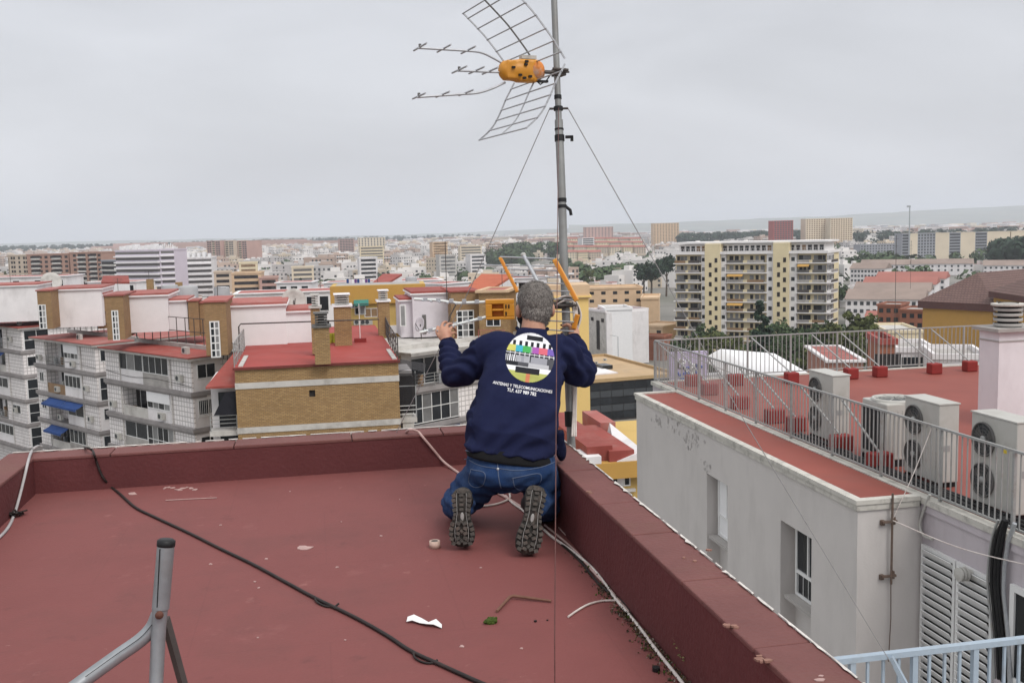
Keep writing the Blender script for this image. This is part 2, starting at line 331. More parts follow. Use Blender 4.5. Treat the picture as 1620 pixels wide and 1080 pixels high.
# the long grey wall with two recessed window strips, built as pieces round the openings
wins = []
for (xa, ya, xb, yb) in ((1118, 748, 1151, 760), (1235, 822, 1284, 850)):
    ya_ = onx(xa, ya, RX).y; yb_ = onx(xb, yb, RX).y; wins.append((min(ya_, yb_), max(ya_, yb_), onx(xa, ya, RX).z))
wins.sort()
w = MB(); th = .30; zt = RZ-.17
ys = [RY0]
for (a0, a1, z) in wins: ys += [a0, a1]
ys.append(RY1)
for i in range(0, len(ys), 2): w.box(RX, RX+th, ys[i], ys[i+1], GZ, zt)
for (a0, a1, z) in wins: w.box(RX, RX+th, a0, a1, z, zt)
w.box(RX+th, RM, RY0, RY1, GZ, zt)                      # core behind the recesses
w.build('wall', m_greyw, g)
for k, (a0, a1, z) in enumerate(wins):                  # windows set in the recess
    fy0, fy1 = a0+.015, a1-.17 if k == 0 else a1-.12; zb = z-1.32; x = RX+th-.10
    f = MB(); s = .055
    f.box(x, x+.06, fy0, fy0+s, zb, z-.03); f.box(x, x+.06, fy1-s, fy1, zb, z-.03); f.box(x, x+.06, fy0+s, fy1-s, zb, zb+s); f.box(x, x+.06, fy0+s, fy1-s, z-.03-s, z-.03)
    f.box(x-.01, x+.05, fy0+s, fy1-s, zb+.42, zb+.48); f.box(x-.012, x+.05, (fy0+fy1)/2-.02, (fy0+fy1)/2+.02, zb+.48, z-.03-s)
    o = f.build('window', m_frame, g)
    p = MB(); p.box(x+.02, x+.03, fy0+s, fy1-s, zb+s, z-.03-s); p.build('pane', m_glass if k == 0 else m_whiteclean, o)
    if k == 0:
        for i in range(5):
            p = MB(); yy = lerp(fy0+.1, fy1-.1, i/4); p.box(x+.005, x+.012, yy-.005, yy+.005, zb+.06, zb+.42); p.build('window_bar', m_frame, o)
        c = MB(); n = 7
        for i in range(n): c.box(x+.045+.01*(i % 2), x+.05+.01*(i % 2), lerp(fy0+.06, lerp(fy0, fy1, .5), i/n), lerp(fy0+.06, lerp(fy0, fy1, .5), (i+1)/n), zb+.5, z-.1)
        c.build('curtain', m_whiteclean, o)
    s_ = MB(); s_.box(RX+.02, x-.004, fy0-.02, fy1+.05, zb-.075, zb-.01); s_.build('sill', m_conc, g)
# coping round the strip roof, and the strip roof itself
c = MB(); c.box(RX-.05, RX+.10, RY0-.05, RY1+.05, RZ-.07, RZ); c.box(RX+.10, RM-.07, RY0-.05, RY0+.10, RZ-.07, RZ); c.box(RX+.10, RM-.07, RY1-.1, RY1+.05, RZ-.07, RZ)
c.box(RX-.03, RX+.06, RY0-.03, RY1+.03, zt+.003, RZ-.07); c.box(RX+.06, RM-.07, RY0-.03, RY0+.06, zt+.003, RZ-.07); c.build('coping', m_cope, g)
c = MB(); c.box(RX+.06, RM-.07, RY0+.06, RY1-.06, zt+.003, RZ-.035); c.build('lower_roof', m_rroof, g)
# flaked patches on the wall
rng = random.Random(5)
for (x_, y_, r_) in ((1068, 672, .17), (1098, 690, .2), (1117, 735, .12), (1040, 662, .15), (1088, 700, .12)):
    p = onx(x_, y_, RX); b = MB()
    for i in range(16):
        cy = p.y+rng.gauss(0, r_*1.3); cz = p.z+rng.gauss(0, r_*.6)-.04; n = 7; rr = abs(rng.gauss(.03, .03))+.012; hh = rr*rng.uniform(.4, 1.7)
        b.add([(RX-.0025-.0006*i, cy+math.cos(k*2*math.pi/n)*rr*rng.uniform(.4, 1), cz+math.sin(k*2*math.pi/n)*hh*rng.uniform(.4, 1)) for k in range(n)], [tuple(range(n))])
    b.build('flaked_patch', m_crack, g)
# main body
w = MB(); w.box(RM, 26, RN, RB, GZ, RZ-.12); w.build('main_wall', m_greyl, g)
c = MB(); c.box(RM+.12, 25.9, RN+.1, RB-.12, RZ-.119, RZ-.06); c.build('main_roof', m_rroof, g)
c = MB(); c.box(RM-.06, RM+.12, RN, RB, RZ-.119, RZ-.02); c.box(RM+.12, 25.9, RB-.12, RB+.04, RZ-.119, RZ-.03)
c.build('roof_edge', m_cope, g)
c = MB(); c.box(RM-.035, RM-.001, RN, RY0-.01, RZ-.24, RZ-.122); c.build('moulding', m_greyl, g)
# white louvred shutters on the near wall
zsh = onx(1460, 858, RM).z; ysh0 = onx(1460, 858, RM).y; ysh1 = onx(1516, 882, RM).y; ysh2 = onx(1576, 905, RM).y; hs = 2.75
for (y1, y0, lab) in ((ysh0-.03, ysh1, 'a'), (ysh1-.03, ysh2, 'b')):
    f = MB(); x = RM-.05; s = .06
    f.box(x, RM-.004, y0, y0+s, zsh-hs, zsh); f.box(x, RM-.004, y1-s, y1, zsh-hs, zsh); f.box(x, RM-.004, y0+s, y1-s, zsh-s, zsh); f.box(x, RM-.004, y0+s, y1-s, zsh-hs, zsh-hs+s)
    f.box(RM-.012, RM-.005, y0+s, y1-s, zsh-hs+s, zsh-s, 1)
    o = f.build('louvred_shutter', [m_frame, m_dark], g)
    sl = MB(); L_ = (y1-y0-2*s)/2-.002; sl.obox((0, 0, 0), (.034, 0, -.060), (0, L_, 0), (.006, 0, .004)); me = sl.mesh('slat', m_frame)
    n = 22
    for i in range(n): inst('slat', me, o, Vector((RM-.05, (y0+y1)/2, zsh-s-.055-(hs-2*s-.09)*i/(n-1)))-worldloc(o))
c = MB(); zl = zsh-hs; c.box(RM-.16, RM-.002, ysh2-.2, ysh0+.06, zl-.10, zl-.02); c.build('sill', m_conc, g)
# glazed door right of the shutters
p0 = onx(1603, 950, RM); f = MB(); dy = 1.0; z1 = p0.z+.25; x = RM-.06
f.box(x, RM-.004, p0.y-dy, p0.y-dy+.09, z1-2.3, z1); f.box(x, RM-.004, p0.y-.09, p0.y, z1-2.3, z1); f.box(x, RM-.004, p0.y-dy+.09, p0.y-.09, z1-.09, z1); f.box(x, RM-.004, p0.y-dy+.09, p0.y-.09, z1-1.4, z1-1.28); f.box(x, RM-.004, p0.y-dy+.09, p0.y-.09, z1-2.3, z1-2.2)
f.box(x-.01, RM-.004, p0.y-dy/2-.05, p0.y-dy/2+.05, z1-2.2, z1-.09)
o = f.build('glazed_door', m_frame, g); f = MB(); f.box(RM-.03, RM-.02, p0.y-dy+.09, p0.y-.09, z1-2.2, z1-.09); f.build('pane', m_glass, o)
# round white vent cowl
p = onx(1541, 906, RM); f = MB()
f.lathe((RM-.004, p.y, p.z), [(.06, 0), (.06, .12), (.10, .12), (.10, .15), (.075, .155), (.075, .17), (.10, .175), (.10, .20), (.075, .205), (.075, .22), (.10, .225), (.10, .25), (.0, .27)], 20, 0, False, (-1, 0, 0)); f.build('vent_cowl', m_acw, g)
# pipe bundle and drain
x = RM-.07
pts = [onx(*q, x) for q in ((1592, 822), (1582, 850), (1576, 890), (1575, 930), (1579, 970), (1583, 1010), (1586, 1075))]
t = thing('pipe_bundle', 'thick bundle of black pipes running down beside the white shutters', 'pipes', pts[0])
for k in range(5):
    b = MB(); b.tube(bez([q+Vector((-.02*(k % 2)-.01, -.035*(k-2)*(1 if i else .4), 0)) for i, q in enumerate(pts)], 5), .026, 8); b.build('hose', m_black, t)
b = MB(); b.tube([q+Vector((0, -.17, 0)) for q in pts], .03, 10); b.build('conduit', m_galv, t)
b = MB(); b.tube(bez([q+Vector((-.03, .12, -.03)) for q in pts], 4), .018, 8); b.build('grey_hose', m_rail, t)
pts = [onx(*q, RM-.05) for q in ((1471, 782), (1462, 805), (1455, 830), (1461, 846), (1475, 853))]
b = MB(); b.tube(bez(pts, 6), .022, 8); tag(b.build('drain_hose', m_acw), 'cream hose bending over the roof edge above the white shutters', 'hose')
# rusty pole bracketed to the corner
ppos = ony(1412, 800, RY0-.07); t = thing('antenna_pole', 'thin rusty pole bracketed to the end of the grey wall', 'pole', (ppos.x, RY0-.07, RZ-1.7))
m_rust = mat('rusty_steel', (.15, .11, .09), .85, .3, 9, dirt=(.1, .05, .03), dscale=9, damt=.7)
b = MB(); b.tube([(ppos.x, RY0-.07, RZ-1.35), (ppos.x, RY0-.07, RZ+.08)], .018, 10); b.build('pipe', m_rust, t)
b = MB(); b.tube([(ppos.x-.015, RY0-.055, RZ-2.6), (ppos.x+.01, RY0-.06, RZ-1.9), (ppos.x, RY0-.06, RZ-1.3)], .008, 6); b.build('cable', m_rust, t)
for zz in (RZ-.36, RZ-1.22):
    b = MB(); b.box(ppos.x-.16, ppos.x+.08, RY0-.085, RY0-.05, zz-.018, zz+.018); b.box(ppos.x-.17, ppos.x-.11, RY0-.05, RY0-.002, zz-.06, zz+.02); b.box(ppos.x+.03, ppos.x+.07, RY0-.05, RY0-.002, zz-.06, zz+.06); b.build('bracket', m_rust, t)
# ------------------------------------------------------------------ railings
RH = 1.12
def railing(label, p, q, gap, skip_diag, inward, nposts, group=None):
    p, q = Vector(p), Vector(q); d = q-p; Ld = d.length; a = d.normalized(); rz = math.atan2(a.y, a.x)
    t = thing('roof_railing', label, 'railing', p, rz, group)
    b = MB(); b.bar((0, 0, RH), (Ld, 0, RH), .035, .035); b.build('top_rail', m_rail, t, False)
    b = MB(); b.bar((0, 0, .06), (Ld, 0, .06), .03, .03); b.build('bottom_rail', m_rail, t, False)
    b = MB(); b.box(-.008, .008, -.008, .008, .075, RH-.018); me = b.mesh('bar', m_rail)
    b = MB(); b.box(-.022, .022, -.022, .022, -.05, RH-.018); mpst = b.mesh('post', m_rail)
    n = int(Ld/gap)
    pi = {round(i*n/(nposts-1)) for i in range(nposts)}
    for i in range(n+1):
        inst('post' if i in pi else 'bar', mpst if i in pi else me, t, (i*Ld/n, 0, 0))
    return t
zr0 = RZ-.02
railing('long galvanised railing in front of the air conditioners on the red roof', (RM+.06, 10.2, zr0), (RM+.06, RB-.03, zr0), .125, 0, (1, 0), 11, 'galvanised roof railings')
railing('galvanised railing with slanted braces along the far edge of the red roof', (RM+.06, RB, zr0), (25.5, RB, zr0), .13, 0, (0, -1), 13, 'galvanised roof railings')
# braces from the railing tops down to red blocks
def block_brace(px, py, top, lab, w=.34, grp='red blocks holding railing braces'):
    zf = RZ-.06; p = onz(px, py, zf)
    t = thing('brace_block', lab, 'block', p, 0, grp)
    b = MB(); b.box(-w/2, w/2, -.14, .14, .002, .3); o = b.build('block', m_rblock, t, False); bv = o.modifiers.new('bevel', 'BEVEL'); bv.width = .03; bv.segments = 2
    tp = top(p); b = MB(); b.bar((0, 0, .28), Vector(tp)-p, .045, .02); b.build('brace', m_rail, t, False)
back = lambda p: (p.x-.52, RB-.03, RZ+RH-.06)
for k, (px, py) in enumerate(((1252, 606), (1346, 599), (1392, 596), (1478, 591), (1534, 587))):
    block_brace(px, py, back, ('red rounded block just behind the first tall air conditioner', 'red block under the second far brace, beside the lone rounded block', 'red block in the middle of the far railing', 'red block near the ochre building behind the far railing', 'red block closest to the white chimney at the far railing')[k])
side = lambda p: (RM+.09, p.y+.75, RZ+RH-.06)
for k, (px, py) in enumerate(((1097, 610), (1122, 624), (1170, 646), (1226, 668), (1259, 681), (1163, 609), (1330, 712), (1392, 742))):
    block_brace(px, py, side, ('red block at the sharp corner of the two railings', 'second red block from the railing corner', 'wide red block halfway between railing corner and air conditioners', 'wide red block just before the first air conditioner', 'narrow red block touching the first air conditioner', 'small red block behind the railing, towards the far edge', 'red block between the first and second air conditioner', 'red block between the grey condenser and the third unit')[k], .4)
# ------------------------------------------------------------------ air conditioners
def fan_unit(label, y0, y1, x0, dep, h, grp='two fan air conditioners on the red roof'):
    t = thing('air_conditioner', label, 'air conditioner', (x0, y0, RZ-.06), 0, grp); W = y1-y0
    b = MB(); b.box(0, dep, 0, W, .10, h); o = b.build('casing', m_acw, t, False); bv = o.modifiers.new('bevel', 'BEVEL'); bv.width = .018; bv.segments = 2
    b = MB(); b.box(-.012, dep+.012, -.012, W+.012, h+.001, h+.022); b.build('lid', m_acw, t, False)
    for k in range(2):
        zc = .10+(h-.10)*(.27+.46*k); r = min(W*.235, (h-.1)*.18)
        yc = W*.70
        b = MB(); b.lathe((-.003, yc, zc), [(0, .0), (r, .0)], 28, 0, False, (-1, 0, 0)); f = b.build('fan_opening', m_grille, t, False)
        b = MB(); b.lathe((-.004, yc, zc), [(r, .0), (r, .03), (r+.02, .03), (r+.02, .0)], 28, 0, True, (-1, 0, 0))
        for q in range(3): b.lathe((-.004, yc, zc), [(r*(.35+.22*q), .016), (r*(.35+.22*q), .022), (r*(.35+.22*q)+.006, .022), (r*(.35+.22*q)+.006, .016)], 24, 0, True, (-1, 0, 0))
        for q in range(12):
            an = q*math.pi/6; b.bar((-.026, yc+math.cos(an)*.05, zc+math.sin(an)*.05), (-.026, yc+math.cos(an)*r, zc+math.sin(an)*r), .006, .006, (1, 0, 0))
        b.lathe((-.004, yc, zc), [(0, .03), (.055, .03), (.055, .0)], 16, 1, True, (-1, 0, 0)); b.build('fan_guard', [m_louv, m_rail], f, False)
        b = MB()
        for q in range(3):
            an = q*2.094+.4; u = Vector((0, math.cos(an), math.sin(an))); v = Vector((0, -u.z, u.y)); c0 = Vector((-.006, yc, zc))
            b.add([c0+u*.05, c0+u*r*.95-v*r*.3, c0+u*r*.9+v*r*.35, c0+u*.05+v*.05], [(0, 1, 2, 3)])
        b.build('fan_blade', m_louv, f, False)
    for yy in (.12, W-.12):
        b = MB(); b.box(-.04, dep+.04, yy-.03, yy+.03, .0, .099); b.build('foot', m_black, t, False)
    b = MB(); b.box(.08, .2, -.006, -.001, h*.45, h*.52); b.build('handle', m_rail, t, False)
    return t
fan_unit('slim two fan air conditioner standing alone at the far end of the row', 17.55, 18.5, 9.62, .36, 1.36)
fan_unit('two fan air conditioner between the grey condenser and the nearest unit', 14.2, 15.15, 9.62, .36, 1.36)
t = fan_unit('nearest and largest cream air conditioner, small yellow sticker on its side', 12.3, 13.3, 9.55, .38, 1.42)
b = MB(); b.box(-.004, -.001, .20, .27, .95, 1.03); b.build('sticker', mat('yellow_sticker', (.6, .45, .05), .6, .05), t, False)
# the square condenser with a top fan
t = thing('condenser_unit', 'grey square condenser with round top fan and dark grille side', 'air conditioner', (9.65, 15.75, RZ-.06))
b = MB(); b.box(0, .8, 0, .8, .12, 1.12); o = b.build('casing', m_acw, t, False); bv = o.modifiers.new('bevel', 'BEVEL'); bv.width = .03; bv.segments = 3
b = MB(); b.box(-.006, -.001, .05, .75, .2, 1.0); b.build('grille_panel', m_dark, t, False)
for i in range(16): inst('grille_bar', (MB().box(-.012, -.007, -.006, .006, .2, 1.0).mesh('grille_bar', m_grille) if i == 0 else bpy.data.meshes['grille_bar']), t, (0, .08+.0425*i, 0))
b = MB(); b.lathe((.4, .4, 1.121), [(0, .0), (.33, .0)], 28); f = b.build('fan_opening', m_grille, t, False)
b = MB(); b.lathe((.4, .4, 1.12), [(.33, .0), (.35, .04), (.39, .04), (.40, .0)], 28)
for q in range(4): b.lathe((.4, .4, 1.12), [(.07+.07*q, .03), (.08+.07*q, .03)], 24)
for q in range(8): b.bar((.4+.03*math.cos(q*.785), .4+.03*math.sin(q*.785), 1.155), (.4+.36*math.cos(q*.785), .4+.36*math.sin(q*.785), 1.155), .008, .008)
b.build('fan_guard', m_acw, f, False)
b = MB(); b.box(-.02, .82, .02, .1, 0, .119); b.box(-.02, .82, .7, .78, 0, .119); b.build('foot', m_black, t, False)
b = MB(); b.lathe((.62, -.001, .85), [(0, .012), (.05, .012), (.05, 0)], 14, 0, False, (0, -1, 0)); b.build('badge', m_frame, t, False)
for i in range(9): inst('vent_rib', (MB().box(-.01, .01, -.008, -.001, .2, 1.0).mesh('vent_rib', m_acw) if i == 0 else bpy.data.meshes['vent_rib']), t, (.06+.085*i, 0, 0))
# refrigerant lines lying along the railing foot
for k, (lab, yy) in enumerate((('dark insulated pipes lying behind the railing foot near the nearest unit', (10.5, 16.6)), ('dark pipes coiled on the roof under the first air conditioner', (16.2, 18.6)))):
    b = MB(); rng = random.Random(k)
    for q in range(4):
        pts = [Vector((RM+.22+.07*q+rng.uniform(-.03, .03), lerp(yy[0], yy[1], i/8), RZ-.02+rng.uniform(0, .05))) for i in range(9)]
        b.tube(bez(pts, 4), .03, 6)
    tag(b.build('insulated_pipe', m_black), lab, 'pipes')
# ------------------------------------------------------------------ chimney with turbine-like louvred cap
pc = onz(1577, 677, RZ-.06); t = thing('chimney', 'big square white chimney on the red roof with black louvred cap', 'chimney', pc)
m_chim = mat('pale_pinkish_render', (.70, .67, .69), .85, .04, 1, dirt=(.5, .45, .47), dscale=1.2, damt=.4, streak=.4)
hc = 1.98; b = MB(); b.box(0, 1.35, 0, .62, .003, hc); b.build('shaft', m_chim, t, False)
b = MB(); b.box(-.02, 1.37, -.02, .64, .004, .07); b.build('base_upstand', m_rblock, t, False)
b = MB(); b.box(-.012, 1.362, -.012, .632, hc-.21, hc-.18); b.build('string_line', m_conc, t, False)
b = MB(); b.box(-.1, 1.45, -.1, .72, hc+.001, hc+.07); b.build('cap_slab', m_conc, t, False)
cx, cy = .42, .31
b = MB(); b.lathe((cx, cy, hc+.07), [(.20, 0), (.20, .5)], 20); b.build('flue', m_dark, t, False)
for k in range(4):
    b = MB(); z = hc+.09+.105*k; b.lathe((cx, cy, z), [(.275, 0), (.285, .055), (.26, .06), (.25, .0)], 24); b.build('louvre_ring', m_conc, t, False)
b = MB(); b.lathe((cx, cy, hc+.50), [(0, .0), (.30, 0), (.335, .015), (.335, .05), (0, .07)], 24, 0, False); b.build('cowl_lid', m_cope, t, False)

pw = Vector((ppos.x, RY0-.07, RZ-.34)); q = onx(1640, 897, RM-.12)
b = MB(); b.tube(bez([pw, lerp(pw, q, .5)-UP_*.08, q], 8), .008, 6); tag(b.build('wire', m_whitecable), 'pale wire slung from the rusty pole across the white shutters', 'wire')
q = Vector((RM+.06, onx(1474, 690, RM+.06).y, RZ+RH-.05)); b = MB(); b.tube(bez([pw, lerp(pw, q, .5)-UP_*.05, q], 8), .007, 6); tag(b.build('wire', m_whitecable), 'thin pale wire rising from the rusty pole to the railing top', 'wire')
# ------------------------------------------------------------------ blocks across the street
ST = 2.9
PANEL = {}
def ac_part(parent, loc, rz=0):
    """small wall air conditioner, a part of the facade"""
    if 'ac' not in MATS:
        MATS['ac'] = 1
        b = MB(); b.box(0, .8, -.32, -.02, 0, .55); ac_part.me = b.mesh('air_conditioner', m_acw)
        b = MB(); b.lathe((.28, -.322, .275), [(0, .004), (.2, .004), (.2, 0)], 14, 0, False, (0, -1, 0)); ac_part.fan = b.mesh('fan_grille', m_grille)
    o = inst('air_conditioner', ac_part.me, parent, loc, rz); inst('fan_grille', ac_part.fan, o); return o
def win(parent, x0, x1, z0, z1, n=2, y=0, rows=1, gm=None, fm=None, t=.06, name='window'):
    """frame standing 4 cm proud of the facade, panes set behind the frame's face"""
    f = MB(); fm = fm or m_frame; gm = gm or m_glass
    f.box(x0, x1, y-.05, y-.004, z0, z0+t); f.box(x0, x1, y-.05, y-.004, z1-t, z1); f.box(x0, x0+t, y-.05, y-.004, z0+t, z1-t); f.box(x1-t, x1, y-.05, y-.004, z0+t, z1-t)
    for i in range(1, n):
        x = lerp(x0, x1, i/n); f.box(x-t/2, x+t/2, y-.048, y-.006, z0+t, z1-t)
    for i in range(1, rows):
        z = lerp(z0, z1, i/rows); f.box(x0+t, x1-t, y-.046, y-.008, z-t/2, z+t/2)
    o = f.build(name, fm, parent, False)
    for i in range(n):
        a, c = lerp(x0, x1, i/n), lerp(x0, x1, (i+1)/n)
        p = MB(); p.box(a+.02, c-.02, y-.03, y-.01, z0+.02, z1-.02); p.build('pane', gm[i % len(gm)] if isinstance(gm, list) else gm, o, False)
    return o
def balcony_rail(parent, x0, x1, z, h=.95, y=-.05, m=None, horiz=True, nbar=0):
    b = MB(); m = m or m_rail
    if horiz:
        for k in range(4): b.box(x0, x1, y-.02, y+.02, z+h*(k+1)/4-.03, z+h*(k+1)/4+.01)
    else:
        b.box(x0, x1, y-.025, y+.025, z+h-.04, z+h); b.box(x0, x1, y-.02, y+.02, z+.05, z+.09)
        n = max(3, int((x1-x0)/.16))
        for i in range(n+1): b.box(lerp(x0, x1, i/n)-.012, lerp(x0, x1, i/n)+.012, y-.012, y+.012, z+.09, z+h-.04)
    for x in (x0+.02, (x0+x1)/2, x1-.02): b.box(x-.025, x+.025, y-.022, y+.022, z, z+h-.045)
    o = b.build('balcony_railing', m, parent, False); return o
def awning(parent, x0, x1, z, out, drop, m, y=-.02):
    n = 6; v = []; 
    b = MB()
    for i in range(n+1):
        t = i/n; zz = z-drop*t-.12*math.sin(t*math.pi)*drop; v += [(x0, y-out*t, zz), (x1, y-out*t, zz)]
    k = len(v); v2 = [(a, b_, c-.03) for a, b_, c in v]
    b.add(v+v2, [(2*i, 2*i+1, 2*i+3, 2*i+2) for i in range(n)]+[(k+2*i, k+2*i+2, k+2*i+3, k+2*i+1) for i in range(n)]+[(2*i, 2*i+2, k+2*i+2, k+2*i) for i in range(n)]+[(2*i+1, k+2*i+1, k+2*i+3, 2*i+3) for i in range(n)]+[(2*n, 2*n+1, k+2*n+1, k+2*n)])
    yo = y-out; zo = z-drop
    b.box(x0, x1, yo-.02, yo+.02, zo-.22, zo+.0); b.build('awning', m, parent, False)
def facade(t, W, storeys, top, deep=11, side=None, side_w=2.6, base=GZ, nst=None):
    """t: Empty with x along the facade, y inwards, z=0 at the eaves. storeys: lists of (x0, x1, kind) in fractions of W."""
    H = base-top
    b = MB(); b.box(.02, W-.02, 1.3, deep, H, -.25); b.build('core_wall', m_tile, t, False)
    nst = nst or len(storeys)
    for k in range(nst):
        zt = -k*ST-.22; zb = -(k+1)*ST+.16
        b = MB(); b.box(-.12, W+.12, -.22, deep-.1, zb-.34, zb-.002); b.box(-.06, W+.06, -.12, 1.2, zb-.5, zb-.345)
        b.build('slab_edge', m_band, t, False)
        zb += .001; zt -= .0
        segs = storeys[k] if k < len(storeys) else [(0, 1, 'tile')]
        for (f0, f1, kind) in segs:
            x0, x1 = f0*W, f1*W
            wm = m_white if kind.startswith('w') or kind.startswith('g') else m_tile
            if kind in ('tile', 'white') or kind.startswith(('win', 'wwin', 'blind', 'small')):
                b = MB(); b.box(x0+.002, x1-.002, 0, 1.299, zb, zt); b.build('wall_panel', m_white if kind in ('white',) or kind.startswith(('wwin', 'blind')) else m_tile, t, False)
            if kind.startswith(('win', 'wwin')):
                n = int(kind[-1]) if kind[-1].isdigit() else 2
                win(t, x0+.18, x1-.18, zb+.95, zt-.35, n, 0)
            if kind.startswith('blind'):
                win(t, x0+.1, x1-.1, zb+1.0, zt-.15, 4, 0, gm=[m_glass, m_glassl]); b = MB(); b.box(x0+.1, x1-.1, -.09, -.051, zb+1.55, zt-.12); b.build('roller_blind', m_whiteclean, t, False)
            if kind.startswith('small'):
                win(t, lerp(x0, x1, .3), lerp(x0, x1, .7), zb+1.0, zt-.5, 2, 0)
            if kind.startswith('glaz'):      # glazed-in balcony
                n = int(kind[-1]) if kind[-1].isdigit() else 4
                b = MB(); b.box(x0+.002, x1-.002, -.02, .15, zb, zb+1.0); b.build('balcony_front', m_conc if 'd' in kind[4:5] else m_white, t, False)
                win(t, x0+.03, x1-.03, zb+1.01, zt-.05, n, .06, gm=m_glass if 'd' in kind[4:5] else [m_glass, m_glassl, m_glass])
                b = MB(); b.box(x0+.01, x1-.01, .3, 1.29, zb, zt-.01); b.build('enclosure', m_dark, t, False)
            if kind.startswith('grid'):
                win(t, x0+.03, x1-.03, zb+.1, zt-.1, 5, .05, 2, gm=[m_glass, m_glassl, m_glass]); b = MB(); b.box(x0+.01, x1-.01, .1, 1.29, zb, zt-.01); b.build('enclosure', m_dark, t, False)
            if kind.startswith('open'):
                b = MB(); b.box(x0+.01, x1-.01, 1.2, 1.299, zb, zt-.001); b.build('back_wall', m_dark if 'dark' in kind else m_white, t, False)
                win(t, lerp(x0, x1, .2), lerp(x0, x1, .8), zb+.02, zt-.4, 2, 1.19)
                if 'rail' in kind: balcony_rail(t, x0+.02, x1-.02, zb, 1.0)
                if 'wood' in kind: b = MB(); b.box(x0+.01, x1-.01, -.03, .05, zb, zb+1.0); b.build('balcony_front', m_wood, t, False)
                if 'wall' in kind: b = MB(); b.box(x0+.01, x1-.01, -.03, .08, zb, zb+.85); b.build('balcony_front', m_concl, t, False)
                rng = random.Random(int(x0*77)+k)
                for q in range(3):           # odds and ends standing on the balcony
                    xx = lerp(x0+.3, x1-.5, rng.random()); h = rng.uniform(.5, 1.3); b = MB(); b.box(xx, xx+rng.uniform(.2, .5), .5, .8, zb+.001, zb+h); b.build('balcony_cupboard', [m_acw, m_wood, m_galv][q], t, False)
            if 'blue' in kind: awning(t, x0+.05, x1-.05, zt-.15, .9, .45, m_blue)
            if 'ac' in kind.split('_'): ac_part(t, (lerp(x0, x1, .55), 0, zb+.25))
        if side and k < len(side):           # the short end wall that looks down the street
            kind = side[k]
            b = MB(); b.box(W-.02, W-.001, .15, side_w, zb, zt); b.build('wall_panel', m_tile if 'tile' in kind else m_white, t, False)
            s = thing_child('end_bay', t, (W, .12, 0), R(90))
            if 'glass' in kind: win(s, .15, side_w-.35, zb+.05, zt-.15, 2, 0, 2)
            elif 'bar' in kind:
                win(s, .3, side_w-.5, zb+1.0, zt-.3, 2, 0)
                b = MB()
                for i in range(12): b.box(lerp(.25, side_w-.45, i/11)-.012, lerp(.25, side_w-.45, i/11)+.012, -.14, -.115, zb+.9, zt-.25)
                b.box(.2, side_w-.4, -.15, -.11, zb+.88, zb+.92); b.box(.2, side_w-.4, -.15, -.11, zt-.25, zt-.21); b.build('window_bars', m_frame, s, False)
            else: win(s, .35, side_w-.6, zb+1.0, zt-.35, 2, 0)
    # roof with its dark fascia
    b = MB(); b.box(-.35, W+.35, -.45, deep, -.22, -.03); b.build('fascia', m_conc, t, False)
    b = MB(); b.box(-.38, W+.38, -.48, deep-.02, -.029, .06); b.build('roof', m_redroof if W != 13.9 else m_redroof2, t, False)
def thing_child(name, parent, loc, rz):
    o = bpy.data.objects.new(name, None); COL.objects.link(o); o.parent = parent; o.location = loc; o.rotation_euler = (0, 0, rz); return o

S3 = [[(0, .17, 'tile'), (.17, .46, 'glazw3'), (.46, .75, 'glazd4'), (.75, 1, 'tile')],
      [(0, .2, 'tile'), (.2, .49, 'open_dark_wall'), (.49, .76, 'blind_ac'), (.76, 1, 'tile')],
      [(0, .2, 'tile'), (.2, .47, 'glazd2'), (.47, .77, 'grid'), (.77, 1, 'tile')],
      [(0, .2, 'tile_ac'), (.2, .5, 'wwin3'), (.5, .77, 'open_rail'), (.77, 1, 'tile')],
      [(0, .2, 'tile'), (.2, .5, 'open_dark_rail'), (.5, .77, 'wwin3'), (.77, 1, 'tile')]]
S2 = [[(0, .2, 'tile'), (.2, .5, 'open_rail'), (.5, .74, 'blind_ac'), (.74, 1, 'tile')],
      [(0, .18, 'small'), (.18, .48, 'open_wood_ac'), (.48, .76, 'wwin4'), (.76, 1, 'tile')],
      [(0, .2, 'small'), (.2, .5, 'white_blue_ac'), (.5, .78, 'wwin4_blue'), (.78, 1, 'tile')],
      [(0, .2, 'tile'), (.2, .5, 'open_dark_blue_wall'), (.5, .78, 'glazd4'), (.78, 1, 'tile')],
      [(0, .2, 'tile'), (.2, .5, 'open_rail'), (.5, .78, 'wwin3'), (.78, 1, 'tile')]]
S1 = [[(0, .2, 'tile'), (.2, .45, 'glazw3'), (.45, .7, 'open_rail'), (.7, 1, 'tile')],
      [(0, .2, 'tile'), (.2, .45, 'open_dark_rail'), (.45, .72, 'open_blue_wall'), (.72, 1, 'tile')],
      [(0, .2, 'tile'), (.2, .45, 'open_dark_blue_rail'), (.45, .75, 'wwin3'), (.75, 1, 'tile')],
      [(0, .2, 'tile'), (.2, .45, 'open_dark_rail'), (.45, .7, 'open_rail'), (.7, 1, 'small')],
      [(0, .2, 'tile'), (.2, .5, 'open_dark_blue_rail'), (.5, .78, 'wwin4'), (.78, 1, 'tile')]]
SC = [[(0, .3, 'open_rail'), (.3, .55, 'wwin2'), (.55, 1, 'tile')],
      [(0, .32, 'grid'), (.32, .72, 'tile'), (.72, 1, 'wwin2')],
      [(0, .32, 'open_blue_rail'), (.32, .72, 'tile'), (.72, 1, 'wwin2')],
      [(0, .32, 'grid'), (.32, .72, 'tile'), (.72, 1, 'wwin2')]]
grp = 'white tiled apartment blocks stepping along the street'
blocks = []
